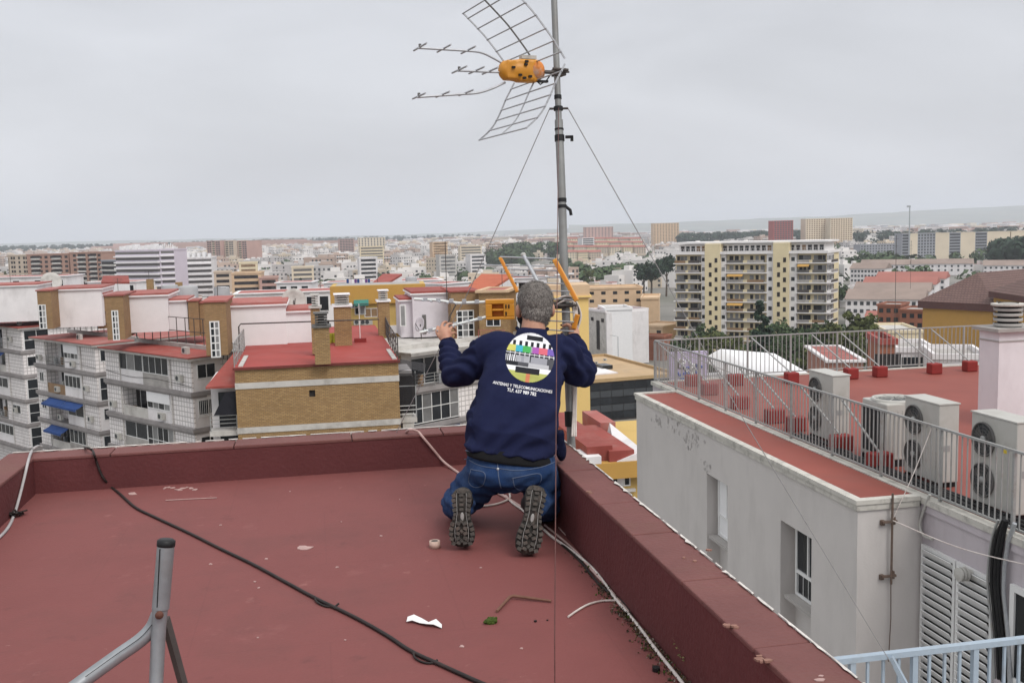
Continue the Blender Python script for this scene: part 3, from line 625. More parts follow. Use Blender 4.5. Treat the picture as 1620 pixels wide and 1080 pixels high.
for (lab, px, D, W, yaw, S, sd, sdw) in (
    ('nearest white tiled block with dark open balcony and barred end window', (165, 549), 89, 14.4, R(-53.4), S3, ['small', 'bar', 'small', 'glass'], 2.6),
    ('middle white tiled block with blue awnings over its third floor down', (54, 533), 107.5, 13.9, R(-53.6), S2, ['tile', 'glass', 'small', 'glass'], 2.7),
    ('farthest white tiled block with blue awnings, cut by the picture edge', (-62, 508), 131, 18.5, R(-53.2), S1, ['glass', 'tile', 'glass', 'glass', 'glass'], 3.4)):
    p = at(*px, D); t = thing('tiled_apartment_block', lab, 'apartment block', p, yaw, grp); facade(t, W, S, p.z, 12, sd, sdw); blocks.append((t, W, p))
# the white tiled block behind the man: its facade runs the other way
pC = Vector((7.0, 76.4, -7.5)); tC = thing('tiled_apartment_block', 'white tiled block with grey terrace roof just beyond the man raised hand', 'apartment block', pC, R(34.4), grp)
facade(tC, 15, SC, pC.z, 10)
tC_roof = [o for o in tC.children if o.name.startswith('roof')][0]; tC_roof.data.materials[0] = m_concl
b = MB(); b.box(-.4, 15.4, 1.6, 1.75, .061, .42); b.build('terrace_kerb', m_concl, tC, False)

# ---- roof-top boxes: axis aligned, front face at Y0
def frontbox(t, name, m, xl, xr, yt, yb, Y0, depth, rx=None):
    a = ony(xl, yt, Y0); c = ony(xr, yt, Y0); z1 = (a.z+ony(xr, yt-0.05*(xr-xl), Y0).z)/2; z0 = ony(xl, yb, Y0).z
    b = MB(); b.box(a.x, c.x, Y0, Y0+depth, z0, z1); o = b.build(name, m, t); return a.x, c.x, z0, z1
def root_at(name, lab, cat, xl, yb, Y0, group=None):
    return thing(name, lab, cat, ony(xl, yb, Y0), 0, group)
def penthouse(lab, Y0, white, step, brick, extra=None, roofm=None, grp='white stair penthouses on the tiled blocks', wm=None):
    """white block + lower step + brick stair tower with its glazed slot"""
    roofm = roofm or m_redroof2; wm = wm or m_white
    t = root_at('roof_penthouse', lab, 'penthouse', white[0], white[3], Y0, grp)
    for q, (xl, xr, yt, yb, dy, dep) in enumerate([white+(0, 7)]+([step+(.6, 5)] if step else [])):
        x0, x1, z0, z1 = frontbox(t, 'wall', wm, xl, xr, yt, yb, Y0+dy, dep)
        b = MB(); b.box(x0-.18, x1+.18, Y0+dy-.2, Y0+dy+dep+.1, z1+.002, z1+.12); b.build('coping', m_whiteclean, t)
        b = MB(); b.box(x0-.1, x1+.1, Y0+dy-.1, Y0+dy+dep, z1+.121, z1+.28); b.build('roof', roofm, t)
    if brick:
        xl, xr, yt, yb, dy, gl = brick
        x0, x1, z0, z1 = frontbox(t, 'stair_tower', m_brickd, xl, xr, yt, yb, Y0+dy, 6)
        b = MB(); b.box(x0-.12, x1+.12, Y0+dy-.12, Y0+dy+6, z1+.002, z1+.13); b.build('tower_roof', roofm, t)
        if gl:
            a = ony(gl[0], gl[2], Y0+dy); c = ony(gl[1], gl[3], Y0+dy)
            s = thing_child('stair_glazing', t, Vector((a.x, Y0+dy, c.z))-worldloc(t), 0)
            win(s, 0, c.x-a.x, 0, a.z-c.z, 2 if gl[1]-gl[0] < 25 else 3, 0, 5 if gl[3]-gl[2] > 42 else 4, gm=[m_glass, m_glassl], t=.09)
    return t
p3 = penthouse('white stair penthouse and brick tower on the block with the clothes drying', 78, (357, 452, 487, 556), (452, 497, 495, 548), (322, 357, 479, 563, -4, (331, 350, 508, 565)), wm=m_whiteclean)
p2 = penthouse('white penthouse with brick stair tower above the nearest tiled block', 92, (194, 265, 471, 527), (265, 296, 478, 524), (166, 194, 469, 538, -3, (176, 190, 491, 538)))
p1 = penthouse('white penthouse and narrow brick tower above the middle tiled block', 110, (80, 160, 461, 519), (150, 163, 468, 515), (58, 80, 461, 521, -3, (60, 75, 482, 520)))
p0 = penthouse('broad plain white penthouse at the picture edge behind roof railings', 128, (-60, 58, 457, 512), None, None)
for (pp, xl, xr, yt, yb, Y0) in ((p2, 297, 313, 477, 532, 92.4), (p2, 315, 322, 480, 532, 93), (p1, 152, 166, 470, 520, 111)):
    x0, x1, z0, z1 = frontbox(pp, 'brick_pier', m_brickd, xl, xr, yt, yb, Y0, 3); b = MB(); b.box(x0-.1, x1+.1, Y0-.1, Y0+3, z1+.002, z1+.12); b.build('pier_cap', m_redroof2, pp)
# brick chimney stacks behind the middle penthouse
def chimney(lab, xl, xr, yt, yb, Y0, dep, capm=None, group='tan brick chimneys on the red roof', slats=True):
    t = root_at('brick_chimney', lab, 'chimney', xl, yb, Y0, group); x0, x1, z0, z1 = frontbox(t, 'shaft', m_brick, xl, xr, yt, yb, Y0, dep)
    if capm:
        b = MB(); b.box(x0-.12, x1+.12, Y0-.12, Y0+dep+.12, z1+.001, z1+.14); b.build('cap_slab', capm, t)
        for k in range(4): b = MB(); b.box(x0+.1, x1-.1, Y0+.1, Y0+dep-.1, z1+.20+.17*k, z1+.27+.17*k); b.build('cowl_slat', m_concl if slats else m_louv, t)
        b = MB(); b.box(x0+.3, x1-.3, Y0+.3, Y0+dep-.3, z1+.141, z1+.86); b.build('flue', m_dark, t)
        b = MB(); b.box(x0+.02, x1-.02, Y0+.02, Y0+dep-.02, z1+.861, z1+.94); b.build('cowl_lid', capm, t)
    return t
# ---- the brick end wall block
AY = 65.0; AX0, AX1, AZ = -5.11, 5.12, -6.68
tA = thing('brick_apartment_block', 'tan brick end wall with two concrete bands under a bright red roof', 'apartment block', (AX0, AY, GZ))
zb_ = [(AZ-.86, AZ-1.24), (AZ-3.70, AZ-4.08), (AZ-6.6, AZ-6.98)]
lv = [AZ]+[v for p in zb_ for v in p]+[GZ]
hx0, hx1, hz0, hz1 = -.6, -.22, -8.66, -8.22
for i in range(0, len(lv), 2):
    b = MB(); z1, z0 = lv[i], lv[i+1]
    if z0 < hz0 < z1:
        b.box(AX0, hx0, AY, AY+.3, z0, z1); b.box(hx1, AX1, AY, AY+.3, z0, z1); b.box(hx0, hx1, AY, AY+.3, z0, hz0); b.box(hx0, hx1, AY, AY+.3, hz1, z1)
    else: b.box(AX0, AX1, AY, AY+.3, z0, z1)
    b.build('brick_wall', m_brick, tA)
for (a, c) in zb_:
    b = MB(); b.box(AX0-.03, AX1+.03, AY-.04, AY+.3, c+.002, a-.002); b.build('concrete_band', m_concl, tA)
b = MB(); b.box(AX0+.01, AX1-.01, AY+.301, AY+26, GZ, AZ-.01); b.build('core_wall', m_brickd, tA)
b = MB(); b.box(hx0, hx1, AY+.2, AY+.295, hz0, hz1); b.build('vent_opening', m_dark, tA)
b = MB(); b.box(AX0-.1, AX1+.1, AY-.12, AY+26.2, AZ-.005, AZ+.13); b.build('roof', mat('bright_red_roof', (.32, .052, .043), .7, .12, .35, dirt=(.34, .09, .08), dscale=.5, damt=.5), tA)
b = MB(); b.box(AX0-.1, AX1+.1, AY-.16, AY-.121, AZ-.02, AZ+.14); b.build('roof_edge', mat('maroon_fascia', (.16, .035, .03), .7, .15, 3), tA)
for i, x in enumerate((AX0+.35, AX1-.2)):   # worn white strips along both roof edges
    b = MB(); b.box(x-.14, x+.14, AY+.3, AY+6, AZ+.131, AZ+.2); b.build('edge_strip', m_concl, tA)
zA = AZ+.13
def onA(x, y): return onz(x, y, zA)
p = onA(508, 577); chimney('front brick chimney at the red roof edge with its dark louvred top', 496, 521, 519, 577, p.y, 1.2, m_louv, slats=False)
p = onA(500, 574); chimney('slim dull brick chimney stack just behind the front one', 491, 506, 488, 560, p.y+4, 1.1, m_concl)
p = onA(540, 547); chimney('tall brick chimney with white louvred cowl beside the blue cloth', 528, 555, 486, 549, p.y, 1.6, m_whiteclean)
p = onA(606, 531); chimney('brick chimney with white cowl by the roof corner railing', 598, 616, 478, 533, p.y, 1.4, m_whiteclean)
# washing on the roof
m_yc = mat('yellow_green_cloth', (.50, .52, .05), .9, .1, 3); m_bc = mat('blue_cloth', (.10, .26, .62), .9, .1, 3)
def cloth(lab, xl, xr, yt, yb, D, m):
    a = at(xl, yt, D); c = at(xr, yb, D); n = 10; b = MB(); v = []
    for j in range(n+1):
        for i in range(n+1): v.append((lerp(a.x, c.x, i/n), a.y+.08*math.sin(i*1.1+j*.2)*(.3+j/n), lerp(a.z, c.z, j/n)+.03*math.sin(i*2.2)*(j/n)))
    b.add(v, [(j*(n+1)+i, j*(n+1)+i+1, (j+1)*(n+1)+i+1, (j+1)*(n+1)+i) for j in range(n) for i in range(n)], 0, True)
    o = b.build('hanging_cloth', m); md = o.modifiers.new('solid', 'SOLIDIFY'); md.thickness = .015; tag(o, lab, 'laundry', 'cloths drying on the red roof')
cloth('yellow green cloth drying next to the brick chimneys', 519.5, 531.5, 527, 550, 76.5, m_yc)
cloth('blue cloth drying next to the yellow one', 532.5, 547.5, 529, 550, 76.3, m_bc)
b = MB(); p = onA(380, 556); zt = at(380, 514, 71).z
b.tube([(p.x, p.y-.2, zA), (p.x, p.y-.2, zt-.2), (p.x+.15, p.y-.2, zt), (ony(600, 511, p.y).x, p.y+.2, zt-.1)], .05, 8); tag(b.build('clothes_line_pipe', m_iron), 'long dark pipe rail spanning the bright red roof at head height', 'pipe')
t = thing('aerial_stand', 'small antenna stand on a red block by the yellow wall', 'antenna', onA(570, 541))
b = MB(); b.box(-.45, .45, -.3, .3, .0, .3); b.build('base_block', m_rblock, t, False)
b = MB(); b.tube([(0, 0, .3), (0, 0, 2.9)], .035, 6); b.build('mast', m_whiteclean, t, False)
b = MB(); b.tube([(-.7, 0, 2.85), (.7, .1, 2.9)], .02, 5); 
for i in range(6): b.tube([(-.6+.22*i, -.25, 2.86+.01*i), (-.6+.22*i, .25, 2.86+.01*i)], .015, 5)
b.build('aerial', m_iron, t, False)
# edge fences of the red roof
def fence(lab, pts, h, n, rails=2, m=None, name='roof_fence', grp='thin dark roof fences', mesh=False, rr=.035, pr=.04):
    """posts and rails along a polyline of world points (feet)"""
    pts = [Vector(p) for p in pts]; t = thing(name, lab, 'fence', pts[0], 0, grp); m = m or m_iron
    for a, c in zip(pts[:-1], pts[1:]):
        k = max(1, round(n*(c-a).length/sum((q-p).length for p, q in zip(pts[:-1], pts[1:]))))
        for i in range(k+(1 if c is pts[-1] else 0)):
            p = lerp(a, c, i/k); b = MB(); b.tube([p, p+Vector((0, 0, h))], pr, 5); b.build('post', m, t)
        for q in range(rails):
            z = Vector((0, 0, h*(1-q/rails))); b = MB(); b.tube([a+z, c+z], rr, 5); b.build('rail', m, t)
    return t
t = fence('short grey railing climbing the bright red roof edge near the brick tower', [onA(371, 581), onA(387, 553)], 1.5, 7, 3, m_rail)
fence('curved dark fence on the red roof corner beside the netted balcony', [onA(630, 571), onA(616, 545), onA(611, 531)], 1.5, 9, 3, m_iron)
fence('thin rail on the red strip roof beside the brick stair tower', [at(352, 540, 75)-Vector((0, 0, 1.3)), at(378, 548, 75)-Vector((0, 0, 1.3))], 1.4, 4, 1, m_iron)
# fences along the tiled blocks
def local(t, x, y, z): return t.matrix_world @ Vector((x, y, z))
bpy.context.view_layer.update()
for (t, W, p), lab, y in zip(blocks, ('thin dark fence on the nearest tiled block in front of its penthouse', 'thin dark fence on the middle tiled block in front of its penthouse', 'thin dark fence on the farthest tiled block at the picture edge'), (3.6, 4.2, 4.0)):
    fence(lab, [local(t, -1, y, .3), local(t, W+.3, y, .3)], 2.3, 11, 2)
    b = MB(); b.box(-1.2, W+.35, y-.15, y+.2, .061, .4); b.build('roof_kerb', m_conc, t, False)
    for xx in (W*.25, W*.6): pass
rng = random.Random(44)
for (t, W, p) in blocks:      # rain pipes, extra units and cable runs on the facades
    for fx in (.19, .78):
        b = MB(); b.tube([(W*fx, -.07, -14.5), (W*fx, -.07, -.3)], .05, 6); b.build('rain_pipe', m_concl, t, False)
    for k in range(4):
        f = rng.choice((.06, .1, .82, .86)); ac_part(t, (W*f, 0, -ST*(k+1)+rng.uniform(.5, 1.3)))
    b = MB(); b.tube(bez([(0, -.03, -2.0), (W*.3, -.05, -2.25), (W*.6, -.03, -2.1), (W, -.05, -2.3)], 4), .02, 5); b.build('facade_cable', m_iron, t, False)
ac_part(blocks[0][0], (blocks[0][1]*.80, 1.2, .061)); ac_part(blocks[1][0], (blocks[1][1]*.55, 1.4, .061)); ac_part(blocks[2][0], (blocks[2][1]*.80, 1.4, .061)); ac_part(blocks[2][0], (blocks[2][1]*.3, 1.4, .061))
# sloping red roof and dim balconies left of the brick wall
tB = thing('balcony_bay', 'narrow bay with sloping red roof and dark shaded balcony beside the brick wall', 'balcony bay', (AX0-2.2, AY+.4, GZ))
xa = ony(331, 640, AY+.6).x; xb = AX0-.02; y0 = AY+.6
b = MB(); b.box(xa, xb, y0+1.4, y0+6, GZ, AZ-.9); b.build('wall', m_white, tB)
b = MB(); za, zc = AZ-1.05, AZ+.35
b.add([(xa-.15, y0-.15, za), (xb, y0-.15, za), (xb, y0+6, zc), (xa+1.2, y0+6, zc), (xa-.15, y0-.15, za-.14), (xb, y0-.15, za-.14), (xb, y0+6, zc-.14), (xa+1.2, y0+6, zc-.14)], [(0, 1, 2, 3), (4, 7, 6, 5), (0, 4, 5, 1), (1, 5, 6, 2), (2, 6, 7, 3), (3, 7, 4, 0)]); b.build('sloping_roof', m_redroof, tB)
for k in range(3):
    zf = AZ-1.25-2.75*(k+1)+.05
    b = MB(); b.box(xa-.05, xb, y0-.1, y0+1.39, zf-.3, zf); b.build('balcony_slab', m_concl, tB)
    b = MB()
    for q in range(4): b.box(xa, xb-.02, y0-.06, y0-.03, zf+.25*(q+1)-.02, zf+.25*(q+1)+.02)
    b.box(xa, xa+.06, y0-.07, y0-.02, zf, zf+1.02); b.box(xb-.08, xb-.02, y0-.07, y0-.02, zf, zf+1.02); b.build('balcony_railing', m_rail, tB)
    b = MB(); b.box(xa+.45, xb-.1, y0+1.3, y0+1.39, zf+.01, zf+2.3); b.build('balcony_door', m_glass, tB)
zt = AZ-1.45; zf = AZ-1.25-2.75+.05
b = MB(); b.add([(xb-.05, y0-.05, zt), (xa+1.0, y0-.05, zt-.05), (xa+.25, y0-.1, zf+1.05), (xb-.05, y0-.1, zf+1.05), (xb-.05, y0+.02, zt), (xa+1.0, y0+.02, zt-.05), (xa+.25, y0-.02, zf+1.05), (xb-.05, y0-.02, zf+1.05)], [(0, 1, 2, 3), (7, 6, 5, 4), (0, 4, 5, 1), (1, 5, 6, 2), (2, 6, 7, 3), (3, 7, 4, 0)]); b.build('shade_cloth', mat('black_shade_cloth', (.018, .018, .024), .95, .2, 3), tB)
# black netted balcony at the other edge of the brick wall
tN = thing('netted_balcony', 'balcony wrapped in black netting at the corner of the brick wall', 'balcony', (AX1, AY+.2, GZ))
x0 = AX1+.02; x1 = ony(658, 620, AY+.8).x; yN = AY+.8; z1 = AZ-.75; z0 = ony(640, 660, yN).z
m_net = bpy.data.materials.new('black_net'); m_net.use_nodes = True; nn = m_net.node_tree; bs = nn.nodes['Principled BSDF']; bs.inputs['Base Color'].default_value = (.02, .018, .02, 1); bs.inputs['Roughness'].default_value = .9; bs.inputs['Alpha'].default_value = .72
b = MB(); b.box(x0, x1-.1, yN+1.5, yN+5, GZ, AZ-.9); b.build('wall', m_white, tN)
b = MB(); b.box(x0, x1, yN-.02, yN+.0, z0+.3, z1-.35); b.box(x1-.02, x1, yN+.001, yN+1.49, z0+.3, z1-.35); b.build('net_curtain', m_net, tN)
b = MB(); n = 8; v = []
for i in range(n+1):
    s = i/n; v += [(lerp(x0-.3, x1+.6, s), yN-.3, z1-.1+.25*math.sin(s*3.1)), (lerp(x0-.3, x1+.9, s), yN+1.6, z1+.75-.5*s)]
b.add(v, [(2*i, 2*i+2, 2*i+3, 2*i+1) for i in range(n)]); v = [(x0, yN-.05, z1-.1), (x1+.45, yN-.05, z1-.15), (x1, yN-.05, z1-.95), (x0, yN-.05, z1-.9)]; b.add(v, [(0, 1, 2, 3)])
b.build('net_canopy', m_net, tN)
b = MB(); b.box(x0, x1, yN-.03, yN+.03, z1-.99, z1-.92); b.box(x1-.05, x1+.02, yN-.05, yN-.02, z0, z1); b.build('net_frame', m_galv, tN)
b = MB(); b.box(x0, x1-.12, yN+1.4, yN+1.49, z0+.01, z1-.5); b.build('dark_opening', m_dark, tN)
balc = thing_child('balcony_front', tN, (0, 0, 0), 0)
b = MB()
for q in range(3): b.box(x0, x1-.05, yN-.08, yN-.05, z0+.2+.28*q, z0+.24+.28*q)
b.build('railing', m_frame, balc)
b = MB(); b.box(x0, x1+.02, yN-.06, yN+1.39, z0-.35, z0-.02); b.build('slab', m_concl, balc)
b = MB(); b.box(x0+.2, x1-.2, yN, yN+1.2, z0-3.0, z0-.36); b.build('wall_below', m_concl, tN)
b = MB(); b.box(x0+.2, x1-.3, yN+.02, yN+.4, z0-.015, z0+.4); b.build('chest', m_acw, tN)
# ------------------------------------------------------------------ middle distance, each building by itself
LAND = []       # (x0, x1, y top, lowest visible y, distance): keeps the random town out of the way of the named buildings
def slab(lab, pl, Dl, pxr, Dr, deep, wall, cols=0, rows=0, w=1.3, h=1.3, yb=None, name='apartment_block', cat='apartment block', group=None, wm=None, roof=None, lanes=None, para=.7, z0off=1.4, st=2.9, margin=.6, balc=None, base=None, skip=0, frame=True):
    """a building from its top corner pixel, its distances at both ends, and depth; windows on the front and the near side"""
    a = at(pl[0], pl[1], Dl); c = at(pxr, pl[1], Dr); d = Vector((c.x-a.x, c.y-a.y)); W = d.length; rz = math.atan2(d.y, d.x); H = a.z-(base or GZ)
    t = thing(name, lab, cat, (a.x, a.y, base or GZ), rz, group)
    b = MB(); b.box(0, W, 0, deep, 0, H); b.build('wall', wall, t, False)
    b = MB(); b.box(-.25, W+.25, -.25, .2, H-.002, H+para); b.box(-.25, W+.25, deep-.2, deep+.25, H-.002, H+para); b.box(-.25, .2, .2, deep-.2, H-.002, H+para); b.box(W-.2, W+.25, .2, deep-.2, H-.002, H+para); b.build('parapet', roof[0] if roof else wall, t, False)
    b = MB(); b.box(.2, W-.2, .2, deep-.2, H+.002, H+.1); b.build('roof', roof[1] if roof else m_conc, t, False)
    wm = wm or m_glass
    if cols:
        if frame: b = MB(); b.box(-w/2-.08, w/2+.08, -.05, -.004, -h/2-.08, h/2+.08); mf = b.mesh('window', m_frame)
        b = MB(); b.box(-w/2, w/2, -.07, -.051 if frame else -.004, -h/2, h/2); mp = b.mesh('pane', wm)
        rows = rows or int(H/st)
        for r in range(skip, rows):
            z = H-z0off-r*st
            if z < h: break
            for k in range(cols):
                x = lerp(margin+w/2, W-margin-w/2, k/(cols-1) if cols > 1 else .5)
                if lanes and not lanes(x/W, r): continue
                if frame: o = inst('window', mf, t, (x, 0, z)); inst('pane', mp, o)
                else: inst('window', mp, t, (x, 0, z))
    if balc:
        for (f0, f1, m, out) in balc:
            for r in range(rows or int(H/st)):
                z = H-st*(r+1)+.1
                if z < 0: break
                lw = m is m_whiteclean; b = MB(); b.box(f0*W, f1*W, -out, -.003, z-.15, z+(.45 if lw else .85)); b.build('balcony', m, t, False)
                b = MB(); b.box(f0*W+.1, f1*W-.1, -.06, -.004, z+(1.2 if lw else .86), z+st-.5); b.build('balcony_opening', m_louv if lw else m_dark, t, False)
    LAND.append((min(pl[0], pxr)-2, max(pl[0], pxr)+2, pl[1]-4, yb or pl[1]+30, max(Dl, Dr)))
    t['W'] = W; t['H'] = H
    return t, W, H
def strip(t, name, x0, x1, z0, z1, m, out=.1, y=0):
    b = MB(); b.box(x0, x1, y-out, y-.003, z0, z1); return b.build(name, m, t, False)
# ochre building behind the brick block
tO, W, H = slab('mustard yellow building with green awning behind the red roof', (527, 454), 100, 668, 101, 5, m_ochrey, 0, yb=520, para=.08)
strip(tO, 'parapet_band', -.3, W+.3, H-1.75, H+.06, m_ochre, .32)
for (px, py, w, h) in ((548, 479, 1.9, 1.0), (569, 482, 1.1, 1.9), (587, 494, 1.3, .9), (541, 500, 1.2, 1.2), (646, 500, 1.4, 1.6)):
    x = (at(px, py, 101).xy-tO.location.xy).length; z = at(px, py, 101).z-GZ
    win(tO, x-w/2, x+w/2, z-h/2, z+h/2, 2, 0, gm=[m_glass, m_glassl] if px != 587 else m_wood)
x = (at(560, 470, 101).xy-tO.location.xy).length; awning(tO, x-.1, x+1.35, at(560, 470, 101).z-GZ, 1.0, .55, m_green)
for px in (566, 576, 583): ac_part(tO, ((at(px, 511, 101).xy-tO.location.xy).length-.4, 0, at(px, 513, 101).z-GZ))
strip(tO, 'ledge', 5, W+.2, at(600, 519, 101).z-GZ-.5, at(600, 515, 101).z-GZ, m_white, .6)
tS = thing('round_vent_hood', 'round pale metal hood on the mustard parapet', 'vent', at(655, 466, 99))
b = MB(); b.lathe((0, 0, -.3), [(1.0, 0), (1.05, .2), (.8, .7), (0, .9)], 16); b.build('hood', m_cream, tS, False)
# penthouse and brick tower of the block just beyond the hand
pq = penthouse('lilac white penthouse with satellite dish and brick tower beyond the raised hand', 86, (652, 713, 467, 534), (633, 665, 477, 534), (713, 757, 463, 546, -2, (722, 751, 491, 542)), roofm=m_redroof, grp=None, wm=m_lilac)
for (x0, x1, y0, y1, m) in ((632, 643, 482, 516, m_glassl), (668, 675, 498, 528, m_dark)):
    a = ony(x0, y0, 85.9); c = ony(x1, y1, 85.9); f = MB(); f.box(a.x, c.x, 85.93, 85.99, c.z, a.z); o = f.build('window_shutter' if m == m_glassl else 'door', m_frame if m == m_glassl else m_louv, pq)
    if m == m_glassl: f = MB(); f.box(a.x+.1, c.x-.1, 85.90, 85.929, c.z+.1, a.z-.1); f.build('pane', m, o)
def dish(lab, px, py, D, r, az=-20, el=25, m=None, group=None):
    p = at(px, py, D); t = thing('satellite_dish', lab, 'satellite dish', p, R(az), group)
    ax = Vector((0, -math.cos(R(el)), math.sin(R(el)))); b = MB(); b.lathe(ax*-.25*r, [(0, 0), (.35*r, .03*r), (.7*r, .13*r), (r, .28*r), (r, .31*r), (.7*r, .16*r), (0, .03*r)], 18, 0, True, ax); b.build('reflector', m or m_concl, t, False)
    b = MB(); b.tube([(0, 0, -r*.9), ax*.75*r], .03, 5); b.tube([(0, .05, 0), (0, .12, -.8*r), (0, .12, -2*r)], .05, 6); b.build('arm', m_iron, t, False)
    return t
grd = 'pale satellite dishes on the roofs'
dish('pale round dish on the lilac penthouse beyond the hand', 664, 513, 84.5, .62, -60, 15, m_lilac, grd)
dish('large pale dish behind the white penthouse with red roof', 465, 475, 82, 1.0, 10, 15, None, grd)
dish('big white dish on the distant white parapet behind the farthest penthouse', 81, 446, 150, 1.5, 20, 20, None, grd)
tR, W, H = slab('brick tower wing with white balcony rail behind the orange antenna box', (757, 463), 84, 800, 83.6, 5, m_brick, 0, yb=545, para=.2, roof=(m_peach, m_redroof2))
win(tR, .6, 1.8, H-2.8, H-1.2, 2, 0); strip(tR, 'balcony_slab', .1, W, H-4.2, H-3.9, m_concl, 1.1)
o = balcony_rail(tR, .1, W, H-3.89, .9, -1.0, m_redroof2, False)
# tall plain yellow building behind the mast
tY, W, H = slab('tall plain yellow building with brown top band behind the mast', (845, 472), 84, 931, 84, 4, m_yellow, 0, yb=680, para=.15)
strip(tY, 'top_band', -.1, W+.1, H-.1, H+1.05, m_peach, .12); b = MB(); b.box(-.1, W+.1, .003, 4.1, H+.16, H+1.05); b.build('top_band', m_peach, tY, False)
# low red roofs and ochre wall down in the gap
zr_ = at(957, 716, 46).z
tG = thing('low_red_roofed_house', 'ochre house with overlapping red roofs down in the gap by the parapet', 'house', (at(905, 715, 46).x, at(905, 715, 46).y, GZ))
x0 = at(900, 715, 46).x; x1 = at(1016, 715, 46).x; yy = at(900, 715, 46).y
b = MB(); b.box(x0-3, x1+3, yy, yy+9, GZ, zr_-.45); b.build('wall', m_ochrey, tG)
b = MB(); b.box(x0-3.1, x1+3.1, yy-.5, yy+9, zr_-1.2, zr_-.451); b.build('eave', m_ochre, tG)
for (xa_, xb_, y0_, y1_, dz, m) in ((912, 953, 0, 9, .25, m_redroof), (945, 985, -.3, 6, .05, m_redroof), (985, 1012, 5.2, 8.8, .28, m_redroof2), (905, 930, -.5, 1.2, -.1, m_white)):
    a = at(xa_, 700, 48).x; c = at(xb_, 700, 48).x; b = MB(); b.box(a, c, yy+y0_, yy+y1_, zr_-.45, zr_+dz); b.build('roof', m, tG)
a = at(976, 712, 46).x; c = at(1014, 712, 46).x; b = MB(); b.add([(a, yy-.4, zr_-.44), (c, yy-.4, zr_-.44), (c, yy+5, zr_-.44), (a+1.3, yy+5, zr_-.44), (c+.2, yy-.4, zr_+.0), (c+.2, yy+5, zr_+.3)], [(0, 1, 4), (0, 4, 5, 3), (1, 2, 5, 4), (2, 3, 5), (0, 3, 2, 1)]); b.build('white_gable', m_white, tG)
tG2 = thing_child('front_face', tG, (0, yy-tG.location.y, 0), 0)
xa = at(972, 748, 46).x-tG.location.x; xb_ = at(1004, 748, 46).x-tG.location.x; zw = at(985, 757, 46).z-GZ
win(tG2, xa, xb_, zw-.5, zw+.55, 3, 0, gm=[m_glass, m_whiteclean, m_glass])
strip(tG2, 'sill', xa-.1, xb_+.2, zw-.75, zw-.62, m_concl, .2)
# black glass block with ochre roof, white box, peach blocks
tH, W, H = slab('low block with black glass front and wide ochre roof', (930, 606), 207, 1075, 214, 38, m_dark, 0, yb=672, name='glass_block', cat='office block', roof=(mat('ochre_roof_edge', (.42, .29, .15), .9, .1), mat('ochre_flat_roof', (.47, .33, .19), .9, .14, .12, dirt=(.36, .27, .18), dscale=.1, damt=.6)))
for k in range(5):
    for i in range(8):
        b = MB(); b.box(W*i/8+.06, W*(i+1)/8-.06, -.12, -.01, H-1.7-1.5*k, H-.35-1.5*k); b.build('glass_panel', m_glass if k % 2 == 0 else m_grille, tH, False)
b = MB(); b.box(5, 11, 9, 20, H+.11, H+.35); b.build('white_roof_patch', m_white, tH, False)
b = MB(); b.box(10.5, 13, 16, 20, H+.11, H+1.0); b.build('roof_skylight', m_glass, tH, False)
b = MB(); b.box(4, 10, 30, 35, H+.11, H+2.2); b.build('plant_box', m_concl, tH, False)
for i, (x, y) in enumerate(((13, 26), (17, 30), (9, 25))): ac_part(tH, (x, y, H+.11))
tF, W, H = slab('plain white box building with one dark vertical window slot', (930, 491), 300, 958, 290, 14, m_concl, 0, yb=572, roof=(m_white, m_redroof2), name='white_block', cat='building')  # white box whose left face has its shade put in as a grey tone
strip(tF, 'dark_slot', W*.50, W*.66, H-11, H-2.5, m_dark, .15); b = MB(); b.box(W*.2, W*.32, -.2, -.01, H-2.8, H-1.8); b.build('vent', m_dark, tF, False); b = MB(); b.box(W*.78, W*.9, -.2, -.01, H-2.8, H-1.8); b.build('vent', m_dark, tF, False)
b = MB(); b.box(W+.003, W+.6, .0, 13.9, .2, H-.01); b.build('white_side_wall', m_white, tF, False)  # the side facing the light keeps the white, over the grey-toned wall
tF2, W, H = slab('broad white wall joined to the white box building', (958, 491), 290, 1000, 290.6, 12, m_whiteclean, 0, yb=572, name='white_block', cat='building')
for (lab, pl, Dl, xr, Dr, dp, m, c) in (('long peach coloured block behind the white box building', (930, 458), 372, 1016, 372, 16, m_peach, 5), ('peach block with bare orange side facing the pine', (1014, 474), 352, 1042, 351, 22, m_peach, 0), ('small peach annex below the bare peach block', (1000, 516), 330, 1048, 322, 14, m_peach, 3)):
    slab(lab, pl, Dl, xr, Dr, dp, m, c, 3, 1.6, 1.1, yb=540, roof=(m_peach, m_peach), frame=False)
slab('low brick red wall and shed beside the street', (1003, 533), 305, 1050, 300, 6, mat('brick_red', (.30, .12, .075), .9, .15, .3), 0, yb=560, name='brick_shed', cat='shed')
# ------------------------------------------------------------------ the big yellow and white tower
Dl, Dr = 313, 290; a = at(1066, 403, Dl); c = at(1308, 399, Dr); d = Vector((c.x-a.x, c.y-a.y)); W = d.length; H = a.z-GZ
tT = thing('apartment_tower', 'big cream yellow apartment tower with white balcony bands and dark stair windows', 'apartment tower', (a.x, a.y, GZ), math.atan2(d.y, d.x))
LAND.append((1060, 1345, 380, 580, 320))
fr = lambda px: (px-1066)/242*W
NS, ts = 11, 2.9
secs = [(1066, 1112), (1152, 1217), (1263, 1308)]; shafts = [(1119, 1144), (1228, 1252)]; strips = [(1112, 1119), (1144, 1152), (1217, 1228), (1252, 1263)]
m_tyel = mat('tower_cream_yellow', (.68, .585, .38), .9, .06, .2); m_twh = mat('tower_white', (.74, .72, .71), .8, .05, .2)
b = MB(); b.box(0, W, 1.6, 16, 0, H); b.build('core_wall', m_tyel, tT, False)
wm_ = {}
